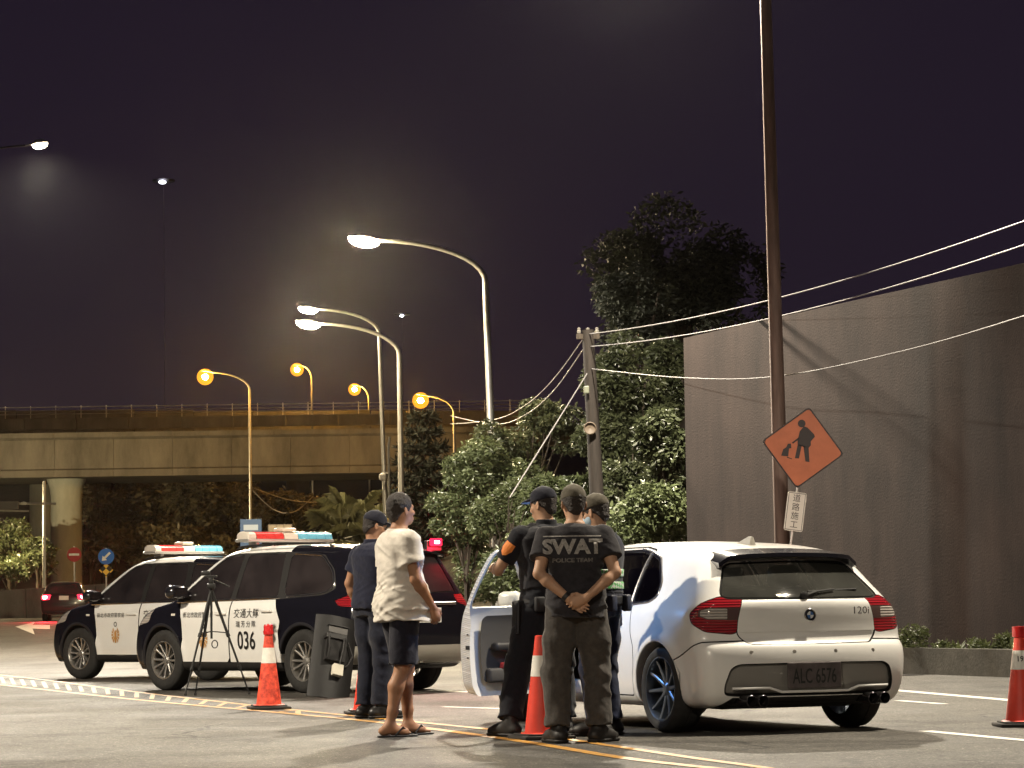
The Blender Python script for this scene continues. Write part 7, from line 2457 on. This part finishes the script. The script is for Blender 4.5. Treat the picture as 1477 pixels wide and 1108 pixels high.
# ------------------------------------------------------------------ road-works sign
def roadworks():
    Y = 38.6
    c = at(1158, 646, Y); x0 = at(1120, 985, Y).x
    t = empty('road_works_sign', (x0, Y, 0)); tag(t, 'tilted orange diamond road-works sign with digging figure and white name plate', 'sign')
    up = Vector((c.x - x0, 0, c.z)).normalized()
    th = math.atan2(up.x, up.z)
    M = Matrix.Translation((c.x - x0, 0, c.z)) @ Matrix.Rotation(th, 4, 'Y') @ Matrix.Rotation(R(90), 4, 'X') @ Matrix.Rotation(R(-2), 4, 'Z')
    b = MB(); b.tube([(0, .03, 0), (c.x - x0 + up.x * .5, .03, c.z + up.z * .5)], .022, 8); b.build('post', GALV, t, smooth=True)
    b = MB(); b.tube([(-.35, -.15, .02), (.35, .2, .02)], .02, 6); b.tube([(.3, -.15, .02), (-.3, .2, .02)], .02, 6); b.build('foot', GALV, t)
    hd = .555
    SG = mat('orange_sign_sheet', (.43, .125, .055), .42, var=.10, vscale=5, coat=.3)
    BK = mat('sign_black', (.022, .014, .014), .5)
    dia = round_poly([(0, hd), (hd, 0), (0, -hd), (-hd, 0)], .06)
    b = MB(); b.prism(dia, .012, M @ Matrix.Translation((0, 0, -.006))); pl = b.build('border_plate', BK, t)
    dia2 = round_poly([(0, hd - .028), (hd - .028, 0), (0, -hd + .028), (-hd + .028, 0)], .05)
    b = MB(); b.prism(dia2, .004, M @ Matrix.Translation((0, 0, .006))); b.build('face', SG, pl)
    # digging figure: head, body with bent back, legs, shovel, heap
    b = MB()
    fig = [[(-.03, .235), (-.075, .16), (-.085, .03), (-.075, -.03), (.075, -.04), (.10, .0), (.09, .05), (.135, .12), (.12, .15), (.02, .225)],
           [(-.075, -.02), (-.02, -.02), (-.03, -.20), (-.085, -.205)], [(-.0, -.02), (.075, -.04), (.115, -.225), (.06, -.225)],
           [(-.075, .08), (-.06, .06), (-.14, -.02), (-.155, -.005)],
           [(-.27, -.20), (-.255, -.11), (-.22, -.08), (-.205, -.03), (-.165, -.02), (-.15, -.08), (-.18, -.09), (-.175, -.195)],
           [(-.19, -.20), (-.12, -.215), (-.12, -.225), (-.19, -.215)]]
    for f_ in fig:
        b.add([M @ Vector((x, y + .05, .0125)) for x, y in f_], [list(range(len(f_)))])
    n = 16
    b.add([M @ Vector((-.065 + .052 * math.cos(2 * math.pi * k / n), .315 + .052 * math.sin(2 * math.pi * k / n), .0125)) for k in range(n)], [list(range(n))])
    o = b.build('digging_figure', BK, pl); tag(o, kind='stuff')
    # name plate
    c2 = at(1147, 738, Y)
    M2 = Matrix.Translation((c2.x - x0, 0, c2.z)) @ Matrix.Rotation(th, 4, 'Y') @ Matrix.Rotation(R(90), 4, 'X')
    b = MB(); b.prism(round_poly([(-.125, .26), (.125, .26), (.125, -.26), (-.125, -.26)], .03), .010, M2 @ Matrix.Translation((0, 0, -.005))); np_ = b.build('name_plate', mat('plate_white', (.62, .58, .53), .45), t)
    b = MB()
    for (xa, ya, xb_, yb) in ((-.112, .24, .112, .247), (-.112, -.247, .112, -.24), (-.112, -.247, -.105, .247), (.105, -.247, .112, .247)):
        b.add([M2 @ Vector(v) for v in ((xa, ya, .0065), (xb_, ya, .0065), (xb_, yb, .0065), (xa, yb, .0065))], [(0, 1, 2, 3)])
    o = b.build('plate_border', BK, np_); tag(o, kind='stuff')
    for k, ch in enumerate('道路施工'):
        text_mesh('character', ch, .108, BK, np_, M2 @ Matrix.Translation((0, .172 - .117 * k, .0075)))
roadworks()

# ------------------------------------------------------------------ utility pole and wires
WIRE = mat('wire_grey', (.20, .19, .19), .5)
UY = 52.0
ub = at(873, 900, UY); ut = at(848, 476, UY)
up_ = empty('utility_pole', (ub.x, UY, bz(ub.x, UY))); tag(up_, 'dark wooden utility pole among trees carrying the wires', 'utility pole')
z0 = bz(ub.x, UY); dx = ut.x - ub.x
b = MB(); b.tube([(0, 0, -.1), (dx * .5, 0, (ut.z - z0) * .5), (dx, 0, ut.z - z0)], [.15, .13, .105], 12); b.build('pole', mat('weathered_wood', (.022, .017, .014), .85, var=.3, vscale=6, stretch=(4, 4, .5)), up_, smooth=True)
b = MB(); b.box((dx, 0, ut.z - z0 - .12), (.42, .10, .10), bev=.01); b.build('crossarm', BARK, up_)
for k in (-.16, 0, .16):
    b = MB(); b.lathe([(.001, .0), (.03, .01), (.04, .05), (.025, .07), (.035, .10), (.001, .12)], 10, Matrix.Translation((dx + k, 0, ut.z - z0 - .07))); b.build('insulator', mat('porcelain', (.18, .17, .15), .3), up_, smooth=True)
b = MB(); mc = at(851, 618, UY - .2); b.lathe([(.001, .0), (.10, .02), (.115, .05), (.10, .06)], 18, Matrix.Translation((mc.x - ub.x, -.2, mc.z - z0)) @ Matrix.Rotation(R(90), 4, 'X')); b.build('round_fixture', mat('tan_fixture', (.12, .09, .065), .5), up_, smooth=True)
b = MB(); gc = at(846, 562, UY - .25); b.box((gc.x - ub.x, -.2, gc.z - z0), (.10, .08, .14), bev=.02); b.build('junction_box', mat('pale_box', (.14, .15, .11), .5), up_)
def wire(pts, r_, label, n=26, sag=0.0):
    P = smooth_poly([tuple(p) for p in pts], 8, False) if len(pts) > 2 else np.array([[*(Vector(pts[0]).lerp(Vector(pts[1]), k / n))] for k in range(n + 1)])
    if sag:
        t_ = np.linspace(0, 1, len(P)); P[:, 2] -= sag * 4 * t_ * (1 - t_)
    b = MB(); b.tube([Vector(p) for p in P], r_, 6); o = b.build('overhead_wire', WIRE, smooth=True)
    tag(o, label, 'wire', 'overhead wires')
wire([at(848, 482, UY), at(1700, 235, 30)], .010, 'upper of two bright wires running right from the utility pole', sag=.28)
wire([at(850, 500, UY), at(1700, 273, 30)], .010, 'lower of two bright wires running right from the utility pole', sag=.30)
wire([at(852, 532, UY), at(985, 545, 44.6), at(1120, 543, 41), at(1300, 507, 36), at(1480, 455, 32), at(1700, 380, 28)], .009, 'slack wire crossing in front of the retaining wall')
wire([at(846, 482, UY), at(800, 545, 60), at(760, 583, 68), at(715, 605, 76), at(650, 612, 90)], .012, 'sagging upper wire running left from the utility pole')
wire([at(844, 500, UY), at(800, 562, 60), at(760, 597, 68), at(715, 612, 76), at(650, 600, 90)], .012, 'sagging lower wire running left from the utility pole')
wire([at(850, 534, UY), at(735, 718, UY - 3)], .011, 'straight guy wire slanting down from the utility pole')
wire([at(363, 703, 165), at(420, 722, 166), at(480, 725, 168)], .03, 'thin wire stretched below the bridge girder')
wire([at(363, 706, 165), at(395, 735, 165), at(425, 738, 165), at(452, 716, 205)], .03, 'slack loop of wire below the bridge girder')

# ------------------------------------------------------------------ far car with lit tail lamps
def far_car():
    prof = [(-1.95, .25), (-2.10, .36), (-2.14, .60), (-2.10, .85), (-2.02, 1.0), (-1.75, 1.38), (-1.55, 1.44), (-.6, 1.49), (.1, 1.46), (.40, 1.38), (1.05, 1.0), (1.7, .88), (2.05, .70), (2.08, .40), (1.9, .22), (0, .2)]
    sh = Shell(prof, [.2, .4, .6, .8, .92, 1.0, 1.2, 1.4, 1.5], [.80, .85, .865, .865, .85, .80, .71, .61, .52], .3, .14, (1.3, -1.3), .345, .32, k=.09)
    c = Cutter(sh, .032); t = empty('black_hatchback')
    c.cut(rear_g(round_poly(sym([(0, 1.36), (.50, 1.34), (.62, 1.03), (0, 1.02)]), .04), -1.5), 'rear_window', TINT, .006)
    for sg in (1, -1):
        g = lambda V, sg=sg: np.maximum(polysd(V[:, 1] * sg + (V[:, 0] + 2.05), V[:, 2], round_poly([(.52, .98), (.50, .80), (.80, .78), (1.0, .84), (1.0, .97), (.8, 1.0)], .03)), np.maximum(V[:, 0] + 1.6, .2 - V[:, 1] * sg))
        c.cut(g, 'taillight', glow('lit_tail_lamp', (1.0, .02, .045), 3.5), .004)
        c.cut(side_g(round_poly([(.85, 1.02), (.3, 1.36), (-.9, 1.36), (-1.4, 1.08), (-1.3, 1.0)], .05), sg), 'side_window', TINT, .004)
    c.finish(t, 'body', mat('black_car_paint', (.014, .012, .014), .3, coat=.9))
    for sg in (1, -1):
        y = sg * .70
        xr_ = float(sh.xrear(np.array(y), np.array(.88)))
        b = MB(); b.box((xr_ - .01, y, .88), (.03, .16, .11), bev=.01); b.build('brake_bulb', glow('lit_brake_bulb', (1.0, .22, .25), 30), t)
    b = MB(); b.box((-2.15, 0, .86), (.012, .36, .16), bev=.004); b.build('license_plate', mat('white_plate', (.72, .71, .66)), t)
    for a in (1.3, -1.3):
        for sg in (1, -1): wheel(t, a, sg * .74, .315, sg, .315, .2, .2, 'five', ALLOY)
    z = float(rise(112)); p_ = at(96, 880, 112)
    t.location = (p_.x, 112, z); t.rotation_euler = (0, 0, math.pi / 2 + R(6))
    tag(t, 'black car driving off with bright red tail lamps near the barrier', 'car')
    for sg in (1, -1):
        ld = bpy.data.lights.new('tail_light', 'SPOT'); ld.color = (1, .03, .05); ld.energy = 500; ld.shadow_soft_size = .08; ld.spot_size = R(110); ld.spot_blend = .5
        lo = bpy.data.objects.new('tail_light', ld); link(lo, t); lo.location = (-2.3, sg * .72, .88); lo.rotation_euler = (0, R(80), 0)
far_car()

# ------------------------------------------------------------------ far signs and gear
SY = 134
def post_sign(px, py, Y, build, label, name='road_sign'):
    c = at(px, py, Y); t = empty(name, (c.x, Y, .6)); tag(t, label, 'sign')
    b = MB(); b.tube([(0, .05, 0), (0, .05, c.z - .6 + .4)], .04, 8); b.build('post', GALV, t, smooth=True)
    build(t, c.z - .6); return t
def blue_arrow(t, z):
    M = Matrix.Translation((0, 0, z)) @ Matrix.Rotation(R(90), 4, 'X')
    b = MB(); b.lathe([(.001, .02), (.36, .02), (.37, .0)], 28, M); d = b.build('disc', mat('sign_blue', (.03, .14, .50), .4), t)
    b = MB(); b.add([M @ (Matrix.Rotation(R(-45), 4, 'Z') @ Vector(v)) for v in ((-.05, .26, .03), (.05, .26, .03), (.05, -.08, .03), (.14, -.08, .03), (0, -.27, .03), (-.14, -.08, .03), (-.05, -.08, .03))], [list(range(7))])
    b.build('arrow', WBAND, d)
    b = MB(); M2 = Matrix.Translation((0, 0, z - .62)) @ Matrix.Rotation(R(90), 4, 'X') @ Matrix.Rotation(R(45), 4, 'Z')
    b.box((0, 0, 0), (.46, .46, .03)); b.v = [tuple(M2 @ Vector(v)) for v in b.v]
    pm = mat('chequer_yellow_black', (.7, .42, .05), .5); N, L = nodes_of(pm)
    ck = N.new('ShaderNodeTexChecker'); ck.inputs['Scale'].default_value = 4.4; ck.inputs[1].default_value = (.75, .46, .06, 1); ck.inputs[2].default_value = (.02, .018, .015, 1)
    tc2 = N.new('ShaderNodeTexCoord'); mp2 = N.new('ShaderNodeMapping'); mp2.inputs['Rotation'].default_value = (0, R(45), 0); L.new(tc2.outputs['Object'], mp2.inputs[0]); L.new(mp2.outputs[0], ck.inputs[0]); L.new(ck.outputs[0], N['Principled BSDF'].inputs['Base Color'])
    b.build('hazard_diamond', pm, t)
post_sign(153, 803, 133, blue_arrow, 'round blue keep-side arrow sign above a yellow black chequered diamond')
def no_entry(t, z):
    M = Matrix.Translation((0, 0, z)) @ Matrix.Rotation(R(90), 4, 'X')
    b = MB(); b.lathe([(.001, .02), (.33, .02), (.34, .0)], 28, M); d = b.build('disc', mat('sign_red', (.35, .04, .04), .4), t)
    b = MB(); b.add([M @ Vector(v) for v in ((-.24, -.05, .03), (.24, -.05, .03), (.24, .05, .03), (-.24, .05, .03))], [(0, 1, 2, 3)]); b.build('bar', WBAND, d)
post_sign(107, 800, 136, no_entry, 'red no-entry sign with white bar before the bridge pier')
# signal gantry arm entering from the left
g0 = at(64, 800, 150)
t = empty('signal_gantry', (g0.x, 150, .6)); tag(t, 'grey signal mast with a horizontal arm reaching in before the pier', 'traffic signal')
zt = at(64, 694, 150).z - .6; za = at(64, 727, 150).z - .6
b = MB(); b.tube([(0, 0, 0), (0, 0, zt)], [.10, .07], 8); b.build('mast', GALV, t, smooth=True)
b = MB(); b.tube([(.6, 0, za), (-4.5, 0, za + .1)], .06, 8); b.tube([(-.8, 0, za - .35), (-4.5, 0, za - .25)], .04, 8); b.build('arm', GALV, t, smooth=True)
b = MB(); b.box((-2.9, -.1, za - .05), (3.2, .2, .42), bev=.05); b.build('signal_head', mat('signal_housing', (.10, .09, .08), .5), t)
b = MB(); b.lathe([(.001, .12), (.14, .08), (.17, 0), (.1, -.06)], 14, Matrix.Translation((-1.05, -.05, za + .02))); b.build('camera_dome', mat('camera_white', (.6, .58, .55), .4), t, smooth=True)
# parked notice boards behind the SUVs
def board(px, py, Y, w_, h_, m, label, extra=None):
    c = at(px, py, Y); z0 = float(rise(Y)); t = empty('notice_board', (c.x, Y, z0)); tag(t, label, 'sign')
    b = MB()
    b.tube([(-w_ * .3, .04, 0), (-w_ * .3, .04, c.z - z0)], .025, 6); b.build('post', GALV, t)
    b = MB(); b.tube([(w_ * .3, .04, 0), (w_ * .3, .04, c.z - z0)], .025, 6); b.build('post', GALV, t)
    b = MB(); b.box((0, 0, c.z - z0), (w_, .05, h_), bev=.01); p_ = b.build('panel', m, t)
    if extra: extra(p_, c.z - z0)
def blue_extra(p_, z):
    for dz, ww, hh in ((.16, .42, .16), (-.16, .42, .22)):
        b = MB(); b.box((0, -.03, z + dz), (ww, .012, hh), bev=.003); b.build('printed_field', mat('pale_print', (.45, .50, .55), .6), p_)
board(362, 769, 84, .62, .80, mat('board_blue', (.05, .10, .20), .5), 'blue notice board with two pale printed fields behind the police SUVs', blue_extra)
def slat_extra(p_, z):
    for k in range(3):
        b = MB(); b.box((-.22 + .22 * k, -.03, z), (.19, .02, .20), bev=.004); b.build('slat', mat('pale_wood', (.32, .25, .16), .7, var=.2, vscale=8), p_)
board(404, 763, 84, .70, .26, mat('wood_frame', (.20, .15, .10), .7), 'small slatted wooden board above the roof light bar', slat_extra)
# dome camera on a stub pole left of the crossing lamp poles
c = at(552, 688, 116); t = empty('dome_camera_pole', (at(524, 800, 116).x, 116, .6)); tag(t, 'thin pole with a short arm holding a white dome camera', 'camera')
x1 = c.x - t.location.x
b = MB(); b.tube([(x1 + .25, 0, 0), (x1 + .25, 0, c.z - .6 + 1.2), (x1 + .3, 0, c.z - .6 + 1.6)], .05, 8); b.build('pole', GALV, t, smooth=True)
b = MB(); b.tube([(x1 + .25, 0, c.z - .45), (x1, 0, c.z - .45)], .03, 6); b.build('arm', GALV, t, smooth=True)
b = MB(); b.lathe([(.001, -.16), (.12, -.12), (.15, 0), (.13, .10), (.04, .16)], 14, Matrix.Translation((x1, 0, c.z - .6))); b.build('dome', MATS['camera_white'], t, smooth=True)
# ------------------------------------------------------------------ humid night air
hz = MB(); hz.box((-20, 240, 29.3), (520, 600, 62))
hzm = bpy.data.materials.new('humid_air')
hzm.use_nodes = True
N, L = nodes_of(hzm)
N.remove(N['Principled BSDF'])
pv = N.new('ShaderNodeVolumePrincipled')
pv.inputs['Color'].default_value = (0.92, 0.90, 0.88, 1)
pv.inputs['Density'].default_value = 0.00004
pv.inputs['Anisotropy'].default_value = 0.95
L.new(pv.outputs[0], N['Material Output'].inputs['Volume'])
hzo = hz.build('haze', hzm)
tag(hzo, kind='stuff')
